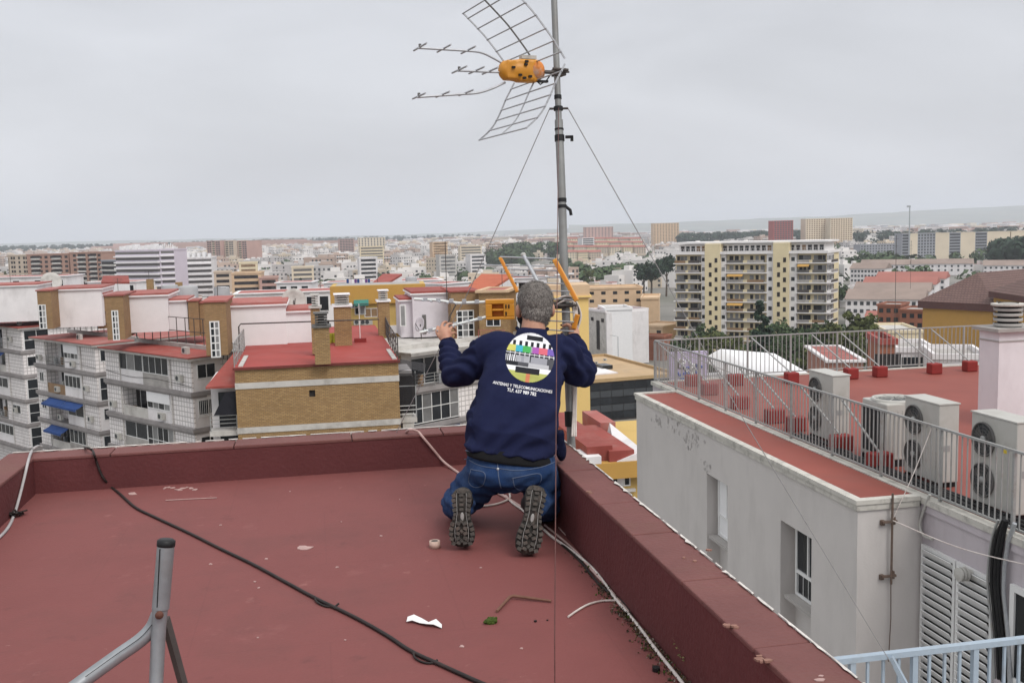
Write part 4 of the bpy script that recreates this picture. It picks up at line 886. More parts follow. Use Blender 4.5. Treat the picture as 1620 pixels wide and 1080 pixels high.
def wmesh(w, h, m, nm='window'):
    k = (w, h, m.name, nm)
    if k not in wm_: wm_[k] = MB().box(-w/2, w/2, -.06, -.004, -h/2, h/2).mesh(nm, m)
    return wm_[k]
for (x0, x1) in strips:
    b = MB(); b.box(fr(x0)+.01, fr(x1)-.01, .2, 1.6, 0, H); b.build('white_strip', m_twh, tT, False)
    for r in range(NS):
        inst('window', wmesh(1.0, 1.1, [m_glass, m_glassl][r % 3 == 1]), tT, ((fr(x0)+fr(x1))/2, .2, H-1.6-ts*r))
for (x0, x1) in shafts:
    b = MB(); b.box(fr(x0), fr(x1), -.6, 3, 0, H+3.2); b.build('stair_shaft', m_tyel, tT, False)
    for r in range(NS):
        inst('stair_window', wmesh(.85, 1.35, m_dark, 'stair_window'), tT, (lerp(fr(x0), fr(x1), .36), -.6, H-3.2-ts*r)); inst('stair_window', wmesh(.85, 1.35, m_dark, 'stair_window'), tT, (lerp(fr(x0), fr(x1), .74), -.6, H-1.8-ts*r))
rng = random.Random(3)
for si, (x0, x1) in enumerate(secs):
    X0, X1 = fr(x0), fr(x1); nb = 2
    for r in range(NS):
        z = H-ts*(r+1)
        b = MB(); b.box(X0-.1, X1+.1, -.35, 1.59, z, z+.28); b.build('balcony_slab', m_twh, tT, False)
        for q in range(2):
            xa, xb = lerp(X0, X1, .04+.5*q), lerp(X0, X1, .44+.5*q)
            b = MB(); b.box(xa, xb, -.33, -.28, z+.281, z+1.1); b.build('balcony_front', [m_iron, m_wood, m_louv, m_band, m_conc, m_conc][rng.randrange(6)], tT, False)
            for e in range(3):
                ww = rng.choice((.9, 1.2)); inst('window', wmesh(ww, 1.9, rng.choice((m_glass, m_dark, m_glassl))), tT, (lerp(xa, xb, (e+.5)/3), 1.6, z+1.4))
        b = MB(); b.box(lerp(X0, X1, .44), lerp(X0, X1, .54), -.34, -.2, z+.282, z+1.05); b.build('balcony_divider', m_tyel, tT, False)
        if rng.random() < .16: awning(tT, lerp(X0, X1, .05), lerp(X0, X1, .44), z+2.7, .9, .5, rng.choice((m_green, m_louv, m_ochre)), -.3)
b = MB(); b.box(-.4, W+.4, -.5, 16, H-.002, H+.75); b.build('roof_slab', m_twh, tT, False)
b = MB(); b.box(1, W-1, 2.5, 14, H+.751, H+3.0); b.build('penthouse_wall', m_twh, tT, False)
for k in range(26): inst('window', wmesh(1.1, 1.5, rng.choice((m_dark, m_glass, m_wood))), tT, (lerp(2, W-2, k/25), 2.5, H+1.7))
b = MB(); b.box(-.3, W+.3, .5, 15, H+3.2, H+3.7); b.build('upper_slab', m_twh, tT, False)
b = MB()
for k in range(60): b.box(lerp(0, W, k/59)-.03, lerp(0, W, k/59)+.03, .1, .16, H+.751, H+1.7)
b.box(0, W, .1, .16, H+1.7, H+1.76); tag(b.build('terrace_railing', m_twh, tT, False), kind='stuff')
sE = thing_child('end_face', tT, (W, .2, 0), R(90))
for r in range(NS):     # balconies wrap round the near end
    z = H-ts*(r+1)
    b = MB(); b.box(-.3, 9, -1.3, -.003, z, z+.28); b.build('balcony_slab', m_twh, sE, False)
    b = MB(); b.box(.2, 8.8, -1.28, -1.22, z+.281, z+1.05); b.build('balcony_front', m_band if r % 2 else m_iron, sE, False)
    b = MB(); b.box(0, 9, -.05, -.003, z+.281, z+ts); b.build('end_wall', m_twh, sE, False)
    for e in range(5): inst('window', wmesh(.9, 1.3, rng.choice((m_glass, m_dark))), sE, (1+1.8*e, -.05, z+1.6))
# ------------------------------------------------------------------ ochre building with brown hipped roof
def hip(t, x0, x1, y0, y1, z, h, m, ov=1.2, ridge_x=True, fascia=None, nm='hipped_roof'):
    x0 -= ov; x1 += ov; y0 -= ov; y1 += ov; s = min(x1-x0, y1-y0)/2
    if (x1-x0) >= (y1-y0): r = [(x0+s, (y0+y1)/2, z+h), (x1-s, (y0+y1)/2, z+h)]; fs = [(0, 1, 5, 4), (1, 2, 5), (2, 3, 4, 5), (3, 0, 4)]
    else: r = [((x0+x1)/2, y0+s, z+h), ((x0+x1)/2, y1-s, z+h)]; fs = [(0, 1, 4), (1, 2, 5, 4), (2, 3, 5), (3, 0, 4, 5)]
    b = MB(); b.add([(x0, y0, z), (x1, y0, z), (x1, y1, z), (x0, y1, z)]+r, fs+[(3, 2, 1, 0)]); b.build(nm, m, t, False)
    if fascia: b = MB(); b.box(x0+.05, x1-.05, y0+.05, y1-.05, z-fascia[1], z-.004); b.build('fascia', fascia[0], t, False)
m_brown = mat('brown_roof_tile', (.17, .105, .09), .9, .12, .8, tile=(.9, .55, .08, (.09, .055, .05), (.15, .09, .08), .5))
m_maroon = mat('maroon_eave', (.10, .045, .04), .8, .1)
tK, W, H = slab('ochre building under a wide brown hipped roof behind the white chimney', (1460, 484), 278, 1571, 262, 46, m_ochre, 0, yb=580, para=.05)
hip(tK, 0, W, 0, 46, H+1.4, 7.5, m_brown, 1.0, True, (m_maroon, 1.9))
tK2, W2, H2 = slab('long wing with a brown roof and a band of windows at the picture edge', (1572, 468), 262, 1760, 205, 22, m_ochre, 0, yb=560, para=.05)
for k in range(22): b = MB(); b.box(2+k*1.6, 3.1+k*1.6, -.1, -.01, H2-3.1, H2-1.1); b.build('window', m_glass if k % 3 else m_glassl, tK2, False)
hip(tK2, 0, W2, 0, 22, H2+1.2, 6.5, m_brown, 1.0, True, (m_maroon, 1.5))
slab('cream flat roofed annex in front of the ochre building', (1406, 527), 250, 1460, 249, 20, m_cream, 6, 2, 1.4, .7, yb=560, z0off=3.5, frame=False, roof=(m_cream, m_concl))
slab('dark brick building beside the white houses', (1388, 484), 330, 1424, 326, 12, mat('brick_red', (.30, .12, .075)), 3, 3, 1.3, 1.4, yb=520, frame=False)
slab('second dark brick building with a flat roof', (1424, 492), 320, 1462, 316, 14, mat('brick_red', (.30, .12, .075)), 3, 3, 1.3, 1.4, yb=525, frame=False)
# things just over the far railing of the red roof
tW = thing('white_canopy', 'big white curved canopy roof just over the far railing', 'canopy', at(1240, 592, 75))
a = at(1160, 592, 78); c = at(1312, 588, 72); b = MB(); n = 14; v = []
for i in range(n+1):
    s = i/n; z = a.z+.95*min(1, s*5, (1-s)*9)-.25; x = lerp(a.x, c.x, s); y = lerp(a.y, c.y, s)
    v += [(x, y, z-.6 if i in (0, n) else z-.25), (x+1.2, y+9, z+.35), (x, y-.05, z-1.6), ]
b.add(v, [(3*i, 3*i+3, 3*i+4, 3*i+1) for i in range(n)]+[(3*i+2, 3*i+5, 3*i+3, 3*i) for i in range(n)], 0, True); b.build('membrane', m_whiteclean, tW)
b = MB(); b.box(a.x+.5, c.x-.5, a.y-1, a.y+8, GZ, a.z-1.0); b.build('wall', m_white, tW)
slab('reddish brown box with pale top edge over the far railing', (1310, 573), 95, 1366, 94.6, 12, mat('dull_pink_brick', (.33, .17, .13), .9, .12, .5), 0, yb=590, para=.22, roof=(m_white, m_redroof2))
slab('narrow brick red tower with dark opening over the far railing', (1392, 545), 120, 1417, 119.7, 8, mat('brick_red', (.30, .12, .075)), 1, 1, 3.0, 2.2, z0off=2.2, yb=590, frame=False, wm=m_dark, roof=(m_redroof, m_redroof))
slab('white house wall with windows over the far railing', (1419, 557), 135, 1478, 134, 10, m_white, 4, 3, .9, 1.5, yb=590)
slab('white house behind the railing near the brick tower', (1478, 568), 125, 1560, 123.5, 10, m_white, 6, 2, .8, 1.2, yb=590)
# lilac mural wall seen through the corner railing
t = thing('graffiti_wall', 'lilac wall with dark scrawls seen through the railing corner', 'wall', at(1060, 600, 62)); a = at(1062, 558, 64); c = at(1165, 556, 60)
b = MB(); b.box(a.x, c.x, a.y, a.y+.4, a.z-14, a.z); b.build('wall', mat('lilac_wall', (.42, .36, .50), .9, .2, .6), t)
for k in range(11):
    rng = random.Random(k); x = lerp(a.x+.4, c.x-.6, k/11); z = a.z-1.2+rng.uniform(-.5, .4); b = MB(); pts = [(x+rng.uniform(-.2, .5), a.y-.03, z+rng.uniform(-.6, .6)) for q in range(5)]
    b.tube(bez(pts, 4), .05, 4); b.build('painted_scrawl', [m_iron, mat('blue_paint', (.06, .10, .35)), m_frame][k % 3], t)
# white houses with red roofs beyond the tiled blocks
grp = 'white houses with red roofs beyond the tiled blocks'
for (lab, pl, Dl, xr, Dr, dp, cols, ym) in (
    ('white row house with three grey doors beyond the mustard building', (607, 446), 150, 700, 152, 10, 5, 470),
    ('white house under a tilted orange red roof beside the guy wire', (700, 450), 145, 742, 149, 9, 2, 470),
    ('plain white box house beyond the orange antenna box', (755, 446), 140, 796, 139, 9, 0, 470),
    ('white house with flat white parapet behind the man head', (800, 441), 150, 866, 150, 10, 4, 470),
    ('white house with laundry hanging on its terrace', (512, 448), 150, 592, 150, 9, 4, 470),
    ('small white house with dark door on the pale roofs', (437, 448), 160, 493, 160, 9, 3, 485),
    ('long low white parapet house behind the dish', (372, 466), 120, 527, 122, 12, 7, 490),
    ('white house with a red roof box behind the farthest penthouses', (138, 447), 170, 216, 168, 10, 3, 470),
    ('long white terrace house at the picture edge with round vents', (-20, 440), 165, 105, 165, 12, 4, 460)):
    slab(lab, pl, Dl, xr, Dr, dp*.55, m_white, cols, 3, 1.0, 1.7, yb=ym, name='white_house', cat='house', group=grp, roof=(m_whiteclean, m_redroof2), para=.12)
def tilted_roof(lab, pts, m):
    t = thing('tilted_roof', lab, 'roof', pts[0]); b = MB(); p = [Vector(q) for q in pts]; k = Vector((0, 0, -.3)); b.add(p+[q+k for q in p], [(0, 1, 2, 3), (7, 6, 5, 4), (0, 4, 5, 1), (1, 5, 6, 2), (2, 6, 7, 3), (3, 7, 4, 0)]); b.build('roof_slab', m, t)
    b = MB(); b.add([p[0]+k*1.02, p[1]+k*1.02, Vector((p[1].x, p[1].y, GZ)), Vector((p[0].x, p[0].y, GZ)), p[3]+k*1.02, p[2]+k*1.02, Vector((p[2].x, p[2].y, GZ)), Vector((p[3].x, p[3].y, GZ))], [(0, 1, 2, 3), (1, 5, 6, 2), (5, 4, 7, 6), (4, 0, 3, 7)]); b.build('wall', m_white, t)
tilted_roof('steep orange red roof running down behind the yellow antenna box', [at(722, 470, 118), at(757, 470, 118), at(812, 434, 140), at(762, 433, 140)], mat('orange_red_roof', (.42, .11, .055), .8, .12, .4))
tilted_roof('steep dark pink red roof beside the terrace laundry', [at(580, 454, 135), at(598, 456, 135), at(636, 433, 150), at(606, 433, 150)], m_redroof)
tilted_roof('low red roof box on the white house behind the penthouses', [at(160, 446, 160), at(205, 446, 160), at(203, 436, 166), at(163, 436, 166)], m_redroof)
m_wash = [m_blue, m_lilac, m_whiteclean, mat('violet_cloth', (.14, .06, .22), .9, .1)]
t = thing('clothes_line', 'line of purple and blue washing on the white terrace', 'clothes line', at(550, 446, 148))
b = MB(); b.tube([at(546, 441, 148), at(586, 441, 148)], .03, 4); b.build('line', m_iron, t)
for k in range(9):
    p = at(548+4.2*k, 441.5, 148); b = MB(); b.box(p.x, p.x+.34, p.y-.02, p.y+.02, p.z-.65-.12*(k % 3), p.z); b.build('garment', m_wash[k % 4], t)
# water tanks and cowls on the pale roofs behind the brick block
m_tank = mat('grey_tank', (.36, .36, .37), .6, .1, 1)
for k, (px, py, D, r, lab) in enumerate(((270, 463, 130, 1.0, 'round grey water tank beside a brick stack on the pale roofs'), (298, 468, 112, 1.1, 'low ribbed metal cowl behind the nearest white penthouse'), (651, 449, 140, .8, 'metal water tank between the white houses'), (352, 471, 105, .8, 'dark metal vent box behind the brick stair tower'))):
    t = thing('water_tank', lab, 'water tank', at(px, py+8, D)); b = MB(); b.lathe((0, 0, 0), [(r, 0), (r, 1.5), (r*.9, 1.65), (0, 1.75)], 16); b.build('drum', m_tank, t, False); b = MB(); b.box(-r, r, -.6, .6, -14, -.01); b.build('stand', m_white, t, False)
for (lab, xl, xr, yt, yb, Y0) in (('brick stack poking up behind the penthouse roofs, first of two', 231, 241, 442, 470, 150), ('brick stack beside the round water tank', 277, 287, 447, 475, 140)):
    chimney(lab, xl, xr, yt, yb+20, Y0, 1.2, None)

# thin aerial masts standing on the roofs
def roof_aerial(lab, px, y0, y1, D, r=.035, arms=3):
    a = at(px, y1, D); h = at(px, y0, D).z-a.z; t = thing('roof_aerial', lab, 'aerial', a, 0, 'thin aerial masts on the roofs'); b = MB(); b.tube([(0, 0, -.5), (0, 0, h)], r, 5); b.build('mast', m_iron, t, False)
    b = MB(); rng = random.Random(int(px))
    for k in range(arms):
        z = h*(.97-.06*k); w = rng.uniform(.3, .8); b.tube([(-w, 0, z), (w, .1, z)], r*.5, 4)
    b.build('aerial_arm', m_iron, t, False)
for (px, y0, y1, D, lab) in ((707, 382, 470, 86, 'tall thin dark mast on the lilac penthouse near the raised hand'), (110, 456, 512, 108, 'thin dark pole against the middle white penthouse wall'), (17, 408, 452, 150, 'thin aerial above the white terrace house at the picture edge'),
    (188, 440, 476, 150, 'thin aerial beside the red roof box'), (236, 428, 446, 152, 'aerial on the first brick stack behind the penthouses'), (795, 425, 470, 120, 'dark pole beside the white box house behind the head'), (866, 430, 462, 120, 'dark pole between head and mast on the white roofs'),
    (508, 428, 470, 140, 'thin aerial near the small white house with dark door'), (598, 430, 458, 140, 'thin aerial over the terrace laundry'), (345, 452, 478, 100, 'short aerial on the brick stair tower'), (1440, 380, 470, 420, 'slim mast rising between the long sheds'), (1415, 372, 560, 230, 'tall thin dark mast in front of the red sheds')):
    roof_aerial(lab, px, y0, y1, D, .035 if D < 200 else .06)
# ------------------------------------------------------------------ ground, hills, far town
m_ground = mat('town_ground', (.20, .19, .17), .95, .35, .012, dirt=(.09, .10, .06), dscale=.006, damt=.7)
b = MB(); b.add([(-16000, -400, GZ), (16000, -400, GZ), (16000, 20000, GZ), (-16000, 20000, GZ)], [(0, 1, 2, 3)]); tag(b.build('ground', m_ground), kind='structure')
m_road = mat('asphalt', (.055, .055, .058), .9, .2, .2)
m_hill = mat('far_hillside', (.17, .19, .155), .95, .3, .002, dirt=(.22, .19, .13), dscale=.0015, damt=.6)
def hills(lab, D, prof, seed):
    rng = random.Random(seed); b = MB(); xs = [p[0] for p in prof]; n = 60; rows = [[], [], []]
    for i in range(n+1):
        x = lerp(xs[0], xs[-1], i/n); y = float(np.interp(x, xs, [p[1] for p in prof])) + rng.uniform(-.6, .6)
        p = at(x, y, D); f = at(x, 400, D*.82); k = at(x, 400, D*1.3); rows[0].append((f.x, f.y, GZ-1)); rows[1].append(tuple(p)); rows[2].append((k.x, k.y, GZ-1))
    N_ = n+1; b.add([q for r in rows for q in r], [(j*N_+i, j*N_+i+1, (j+1)*N_+i+1, (j+1)*N_+i) for j in range(2) for i in range(n)], 0, True); o = b.build('hills', m_hill); tag(o, kind='structure'); return o
hills('', 9500, [(900, 356), (1060, 352), (1200, 346), (1330, 341), (1440, 334), (1560, 328), (1700, 322), (1900, 320), (2300, 330)], 1)
hills('', 10500, [(-900, 402), (-300, 392), (0, 385.5), (200, 380.5), (380, 376.5), (560, 373), (700, 369), (840, 363), (980, 358), (1200, 353)], 2)
# individual large buildings
m_bk2 = mat('pinkish_brick', (.36, .22, .17), .9, .1, .1); m_beige = mat('beige_render', (.52, .43, .34), .9, .08, .05); m_cream2 = mat('pale_cream', (.66, .57, .44), .9, .08, .05); m_pinkb = mat('dull_pink', (.44, .28, .24), .9, .1, .05); m_greyb = mat('blue_grey_render', (.30, .31, .34), .9, .12, .05); m_purp = mat('pale_violet_white', (.58, .53, .60), .9, .08, .05)
grp = 'large blocks standing out of the far town'
bk = lambda f, r: (f*6) % 1 > .42
slab('brick apartment block with pale balcony bays at the picture edge', (42, 404), 640, 108, 632, 16, m_bk2, 14, 9, 2.2, 1.5, yb=455, lanes=bk, group=grp, frame=False, wm=m_dark, balc=[(.12, .32, m_concl, 1), (.62, .82, m_concl, 1)])
slab('second brick apartment block with pale balcony bays beside the first', (110, 401), 630, 160, 622, 16, m_bk2, 12, 9, 2.2, 1.5, yb=450, lanes=bk, group=grp, frame=False, wm=m_dark, balc=[(.25, .5, m_concl, 1), (.65, .85, m_concl, 1)])
slab('pale end block with dark window columns at the picture edge', (12, 405), 660, 44, 650, 16, m_beige, 8, 9, 1.8, 1.6, yb=445, lanes=lambda f, r: (f*3) % 1 > .35, group=grp, frame=False, wm=m_dark)
slab('grey terraced block with long dark balconies between brick and violet blocks', (160, 413), 600, 184, 590, 18, m_greyb, 0, 9, yb=445, group=grp, balc=[(.03, .97, m_concl, 1.2)])
for (lab, pl, Dl, xr, Dr, m) in (('violet white building with long curved white balcony bands', (182, 398), 505, 252, 497, m_purp), ('pale stepped wing continuing the violet white building', (253, 396), 498, 275, 500, m_purp), ('lower white banded wing beyond the violet building', (275, 410), 545, 334, 548, m_white)):
    t, W, H = slab(lab, pl, Dl, xr, Dr, 22, m, 0, 10, yb=445, group=grp, balc=[(.0, 1, m_whiteclean, 1.6)])
    for k in range(7): b = MB(); x = W*(k+.3)/7; b.box(x, x+W/14, 2, 6, H+.1, H+2.6+(k % 3)*.4); b.build('roof_hut', m_whiteclean, t, False)
for k, (x0, x1) in enumerate(((327, 348), (348, 369), (369, 390))):
    slab(('beige tower slab', 'beige tower slab, middle one of the joined three', 'beige tower slab closing the joined three')[k]+' on the far plain', (x0, 382), 1350, x1, 1340, 30, m_pinkb if k != 1 else m_beige, 6, 8, 3, 1.6, yb=403, group=grp, frame=False, wm=m_grille, lanes=lambda f, r: abs(f-.5) > .12, balc=[(.4, .6, m_cream2, 1.5)])
for (lab, pl, D, xr, m, cols, yb, wm) in (
    ('cream block with brown balconies in the white town', (378, 417), 620, 407, m_cream, 6, 440, m_wood), ('cream arcaded building with tall pillars', (461, 424), 640, 496, m_cream2, 9, 442, m_louv), ('white modern block with a dark window grid', (568, 409), 700, 597, m_white, 3, 432, m_glass),
    ('yellow beige block above the white modern one', (569, 391), 1050, 607, m_cream, 8, 407, m_louv), ('wide pale slab on the far plain', (566, 377), 1800, 609, m_cream2, 9, 391, m_grille), ('pale grey pair of slabs on the far plain', (536, 379), 1800, 560, m_pinkb, 5, 391, m_grille),
    ('tan castle topped block in the town centre', (684, 384), 1150, 708, m_peach, 6, 402, m_wood), ('pale banded block beside the guy wire', (728, 390), 1100, 762, m_cream2, 7, 403, m_louv), ('white tower of flats left of the guy wire', (695, 405), 800, 722, m_concl, 4, 425, m_glassl), ('white stepped flats under the guy wire', (744, 404), 820, 768, m_white, 5, 424, m_grille),
    ('brown flat roofed block beyond the white parapet', (366, 434), 480, 412, m_peach, 6, 458, m_dark), ('low brown terrace block with railings', (410, 441), 470, 440, m_pinkb, 4, 458, m_dark), ('beige house with roof huts', (338, 432), 520, 366, m_beige, 4, 455, m_dark),
    ('red brick tower beyond the yellow apartment tower', (1224, 350), 1500, 1255, mat('crimson_brick', (.34, .085, .075), .9, .1, .05), 7, 382, m_grille), ('tall beige slab block beyond the yellow tower, next to the red tower', (1275, 347), 1500, 1314, m_cream2, 10, 380, m_wood), ('second tall beige slab joined to the first', (1314, 346), 1490, 1349, m_cream2, 9, 380, m_wood),
    ('orange brown tower block near the wood', (1034, 354), 2000, 1074, m_peach, 9, 382, m_wood), ('pale violet church block on the skyline', (925, 360), 2400, 970, m_pinkb, 9, 374, m_grille), ('small white domed hall in front of cream terraces', (921, 377), 1500, 940, m_white, 3, 384, m_grille),
    ('grey block with dark facade at the foot of the far hill', (1361, 388), 1150, 1425, m_greyb, 14, 402, m_grille)):
    slab(lab, pl, D, xr, D*1.004, 18, m, cols, 0, 16/cols if D < 900 else 22/cols, 1.5 if D < 1400 else 1.8, yb=yb, group=grp, frame=False, wm=wm, margin=1.2)
for k, (x0, x1, dk) in enumerate(((1427, 1440, 1), (1440, 1452, 0), (1452, 1480, 1), (1480, 1502, 0), (1502, 1520, 1), (1520, 1543, 0), (1543, 1562, 1), (1562, 1598, 0), (1600, 1640, 0))):
    slab(('dark glazed bay' if dk else 'blank pale beige bay')+' of the long far slab blocks, '+('first', 'second', 'third', 'fourth', 'fifth', 'sixth', 'seventh', 'eighth', 'ninth')[k]+' along', (x0, 370.5-(x0-1427)*.02), 1010, x1, 1010, 20, m_greyb if dk else m_cream2, 6 if dk else 0, 11, 1.7, 1.7, yb=408, group='far slab blocks of dark and pale bays', frame=False, wm=m_grille)
# cream terraces with red roofs
m_rt = mat('far_red_tile', (.32, .125, .10), .9, .15, .05)
def row_house(lab, pl, Dl, xr, Dr, deep, m, cols, yb, group, roofm, h=2.6, rows=3):
    t, W, H = slab(lab, pl, Dl, xr, Dr, deep, m, cols, rows, 1.3, 1.4, yb=yb, name='row_house', cat='house', group=group, para=.02, frame=False, wm=m_grille, z0off=1.6)
    b = MB(); b.add([(-.5, -.6, H+.02), (W+.5, -.6, H+.02), (W+.5, deep/2, H+h), (-.5, deep/2, H+h), (W+.5, deep+.6, H+.02), (-.5, deep+.6, H+.02)], [(0, 1, 2, 3), (3, 2, 4, 5), (1, 4, 2), (0, 3, 5)]); b.build('pitched_roof', roofm, t, False); return t
gt = 'cream terraced houses with red roofs'
for j, (y, D) in enumerate(((378, 1700), (384, 1560), (391, 1430), (399, 1300))):
    x = 884+j*3; k = 0
    while x < 1012-j*4-(60 if j == 3 else 0):
        w = 17+(k*7+j*3) % 5
        row_house(('pale cream', 'warm cream', 'pinkish cream')[(k+j) % 3]+' terraced house, %s from the mast in the %s far row' % (('first', 'second', 'third', 'fourth', 'fifth', 'sixth', 'seventh', 'eighth', 'ninth')[k], ('topmost', 'second', 'third', 'lowest')[j]), (x, y), D, x+w-1.5, D, 12, [m_cream2, m_cream, m_beige][(k+j) % 3], 5, y+7, gt, m_rt); x += w; k += 1
gw = 'long white row houses with grey brown roofs'
for (lab, pl, D, xr, yb) in (('long white row house with grey roof behind the red sheds', (1362, 419), 720, 1438, 438), ('longest white row house below the far slab blocks', (1442, 418), 740, 1540, 438), ('white row house by the dark conifers', (1556, 420), 700, 1640, 440), ('white row house behind the yellow tower', (1345, 425), 640, 1400, 445)):
    row_house(lab, pl, D, xr, D*.98, 14, m_white, 10, yb, gw, mat('grey_brown_roof', (.27, .21, .18), .9, .15, .1), 3.5)
for k, (y, D, m, x0, x1) in enumerate(((473, 385, mat('grey_brown_roof', (.27, .21, .18)), 1338, 1462), (461, 430, mat('grey_brown_roof', (.27, .21, .18)), 1350, 1470), (450, 480, m_rt, 1365, 1480), (441, 530, m_rt, 1385, 1495))):
    row_house(('nearest long white shed with a grey roof beside the ochre building', 'second long shed, brown roof with a red stripe', 'third long shed with faded red roof', 'farthest long shed with faded red roof')[k], (x0, y), D, x1, D*.97, 24, m_white, 12, y+12, 'long sheds stepping back behind the ochre building', m, 3.2, 2)
# ------------------------------------------------------------------ trees
m_leaf = mat('dark_green_leaf', (.055, .085, .036), .85, .35, .7, rnd=.15); m_leaf2 = mat('olive_leaf', (.085, .10, .032), .85, .35, .7, rnd=.15); m_pine = mat('pine_needles', (.025, .047, .028), .9, .3, .7); m_bark = mat('bark', (.10, .075, .055), .95, .2, 2)
def crown_mesh(nm, r, hgt, nclump, nleaf, leaf, seed, m, flat=1.0):
    rng = np.random.default_rng(seed); b = MB(); vs = []; fs = []
    u = rng.normal(size=(nclump, 3)); u /= np.linalg.norm(u, axis=1)[:, None]; cc = u*(rng.uniform(.35, .95, (nclump, 1)))*np.array([r, r, hgt*flat])
    for c in cc:
        cr_ = r*rng.uniform(.18, .36); n = rng.normal(size=(nleaf, 3)); n /= np.linalg.norm(n, axis=1)[:, None]; P = c+n*cr_*rng.uniform(.6, 1.05, (nleaf, 1))*np.array([1, 1, .8])
        for p, q in zip(P, n):
            q = q+rng.normal(size=3)*.5; q /= np.linalg.norm(q); a = np.cross(q, rng.normal(size=3)); a /= np.linalg.norm(a); bb = np.cross(q, a); s = leaf*rng.uniform(.6, 1.3); k = len(vs)
            vs += [tuple(p+a*s), tuple(p+bb*s*.7), tuple(p-a*s), tuple(p-bb*s*.7)]; fs.append((k, k+1, k+2, k+3))
    b.add(vs, fs); return b.mesh(nm, m)
crowns = [crown_mesh('crown', 4.2, 3.6, 26, 46, .42, 1, m_leaf), crown_mesh('crown', 3.6, 4.2, 24, 44, .4, 2, m_leaf2), crown_mesh('crown', 5.2, 3.2, 30, 46, .45, 3, m_leaf), crown_mesh('crown', 2.0, 5.5, 24, 40, .36, 4, m_pine)]
def trunk_mesh(h, r, seed, spread=2.0):
    rng = random.Random(seed); b = MB(); b.tube(bez([(0, 0, -h), (.1, .05, -h*.5), (-.05, .1, 0), (0, 0, 1.5)], 3), [r*1.3]*3+[r]*3+[r*.7]*3+[r*.4], 7)
    for k in range(5):
        an = k*1.257+rng.uniform(-.3, .3); p = Vector((0, 0, -h*.25+.3*k)); e = p+Vector((math.cos(an)*spread, math.sin(an)*spread, 1.6)); b.tube([p, lerp(p, e, .5)+Vector((0, 0, -.15)), e], [r*.5, r*.35, r*.15], 5)
    return b.mesh('trunk', m_bark)
trunks = [trunk_mesh(4.5, .3, 1), trunk_mesh(5, .28, 2), trunk_mesh(4, .32, 3), trunk_mesh(5, .22, 4, .8)]
TH = [4.5+2.5, 5+3, 4+2.2, 5+4]
def tree(lab, p, kind, s, group, rz=0.0, name='broadleaf_tree'):
    t = thing(name, lab, 'tree', p, rz, group); t.scale = (s, s, s); z = TH[kind]
    inst('trunk', trunks[kind], t, (0, 0, z*.62)); inst('crown', crowns[kind], t, (0, 0, z)); return t
ORD = 'first second third fourth fifth sixth seventh eighth ninth tenth eleventh twelfth thirteenth fourteenth fifteenth sixteenth seventeenth eighteenth nineteenth twentieth twenty-first twenty-second twenty-third twenty-fourth last'.split()
rng = random.Random(21)
gtr = 'dark trees at the foot of the yellow tower'
k = 0
for (px, D, kind, s) in sorted(((1085, 262, 0, 1.0), (1108, 250, 1, 1.05), (1135, 262, 1, 1.0), (1160, 240, 1, 1.1), (1188, 255, 2, 1.0), (1205, 244, 3, 1.45), (1222, 258, 0, 1.3), (1246, 246, 0, 1.1), (1270, 255, 2, 1.15), (1292, 240, 0, 1.0), (1316, 252, 1, 1.2), (1338, 262, 0, 1.2), (1360, 240, 1, 1.5), (1384, 250, 2, 1.0), (1120, 285, 0, 1.1), (1233, 280, 2, 1.25), (1300, 278, 0, 1.15), (1350, 228, 1, 1.25), (1180, 225, 0, .9), (1260, 225, 2, .9), (1330, 222, 0, .95), (1100, 215, 1, 1.15), (1150, 212, 0, 1.2), (1210, 214, 2, 1.2), (1285, 210, 1, 1.15))):
    p = at(px, 500, D); k += 1; tree(['dark rounded tree', 'olive green tree', 'broad low dark tree', 'tall narrow tree'][kind]+', '+ORD[k-1]+' of those at the yellow tower foot counting from the pines', (p.x, p.y, GZ), kind, s*1.08, gtr, rng.uniform(0, 6))
# umbrella pines, palm
def pine(lab, px, ybase, D, h, r):
    p = at(px, ybase, D); t = thing('umbrella_pine', lab, 'tree', (p.x, p.y, GZ), 0, 'dark umbrella pines beside the yellow tower')
    b = MB(); b.tube([(0, 0, 0), (.4, 0, h*.4), (.1, 0, h*.75)], [.6, .5, .35], 7); b.tube([(.3, 0, h*.5), (r*.4, 0, h*.8)], [.3, .15], 5); b.tube([(.3, 0, h*.5), (-r*.45, .5, h*.8)], [.3, .15], 5); b.build('trunk', m_bark, t, False)
    inst('crown', crown_mesh('crown', r, r*.52, 46, 44, .75, int(px), m_pine), t, (0, 0, h*.84))
pine('large dark umbrella pine left of the yellow tower', 1030, 462, 560, 19, 9.5); pine('second umbrella pine half behind the yellow tower', 1054, 462, 580, 22, 8); pine('low dark pine beside the umbrella pines', 1018, 464, 590, 14, 5)
LAND.append((1008, 1066, 412, 470, 600))
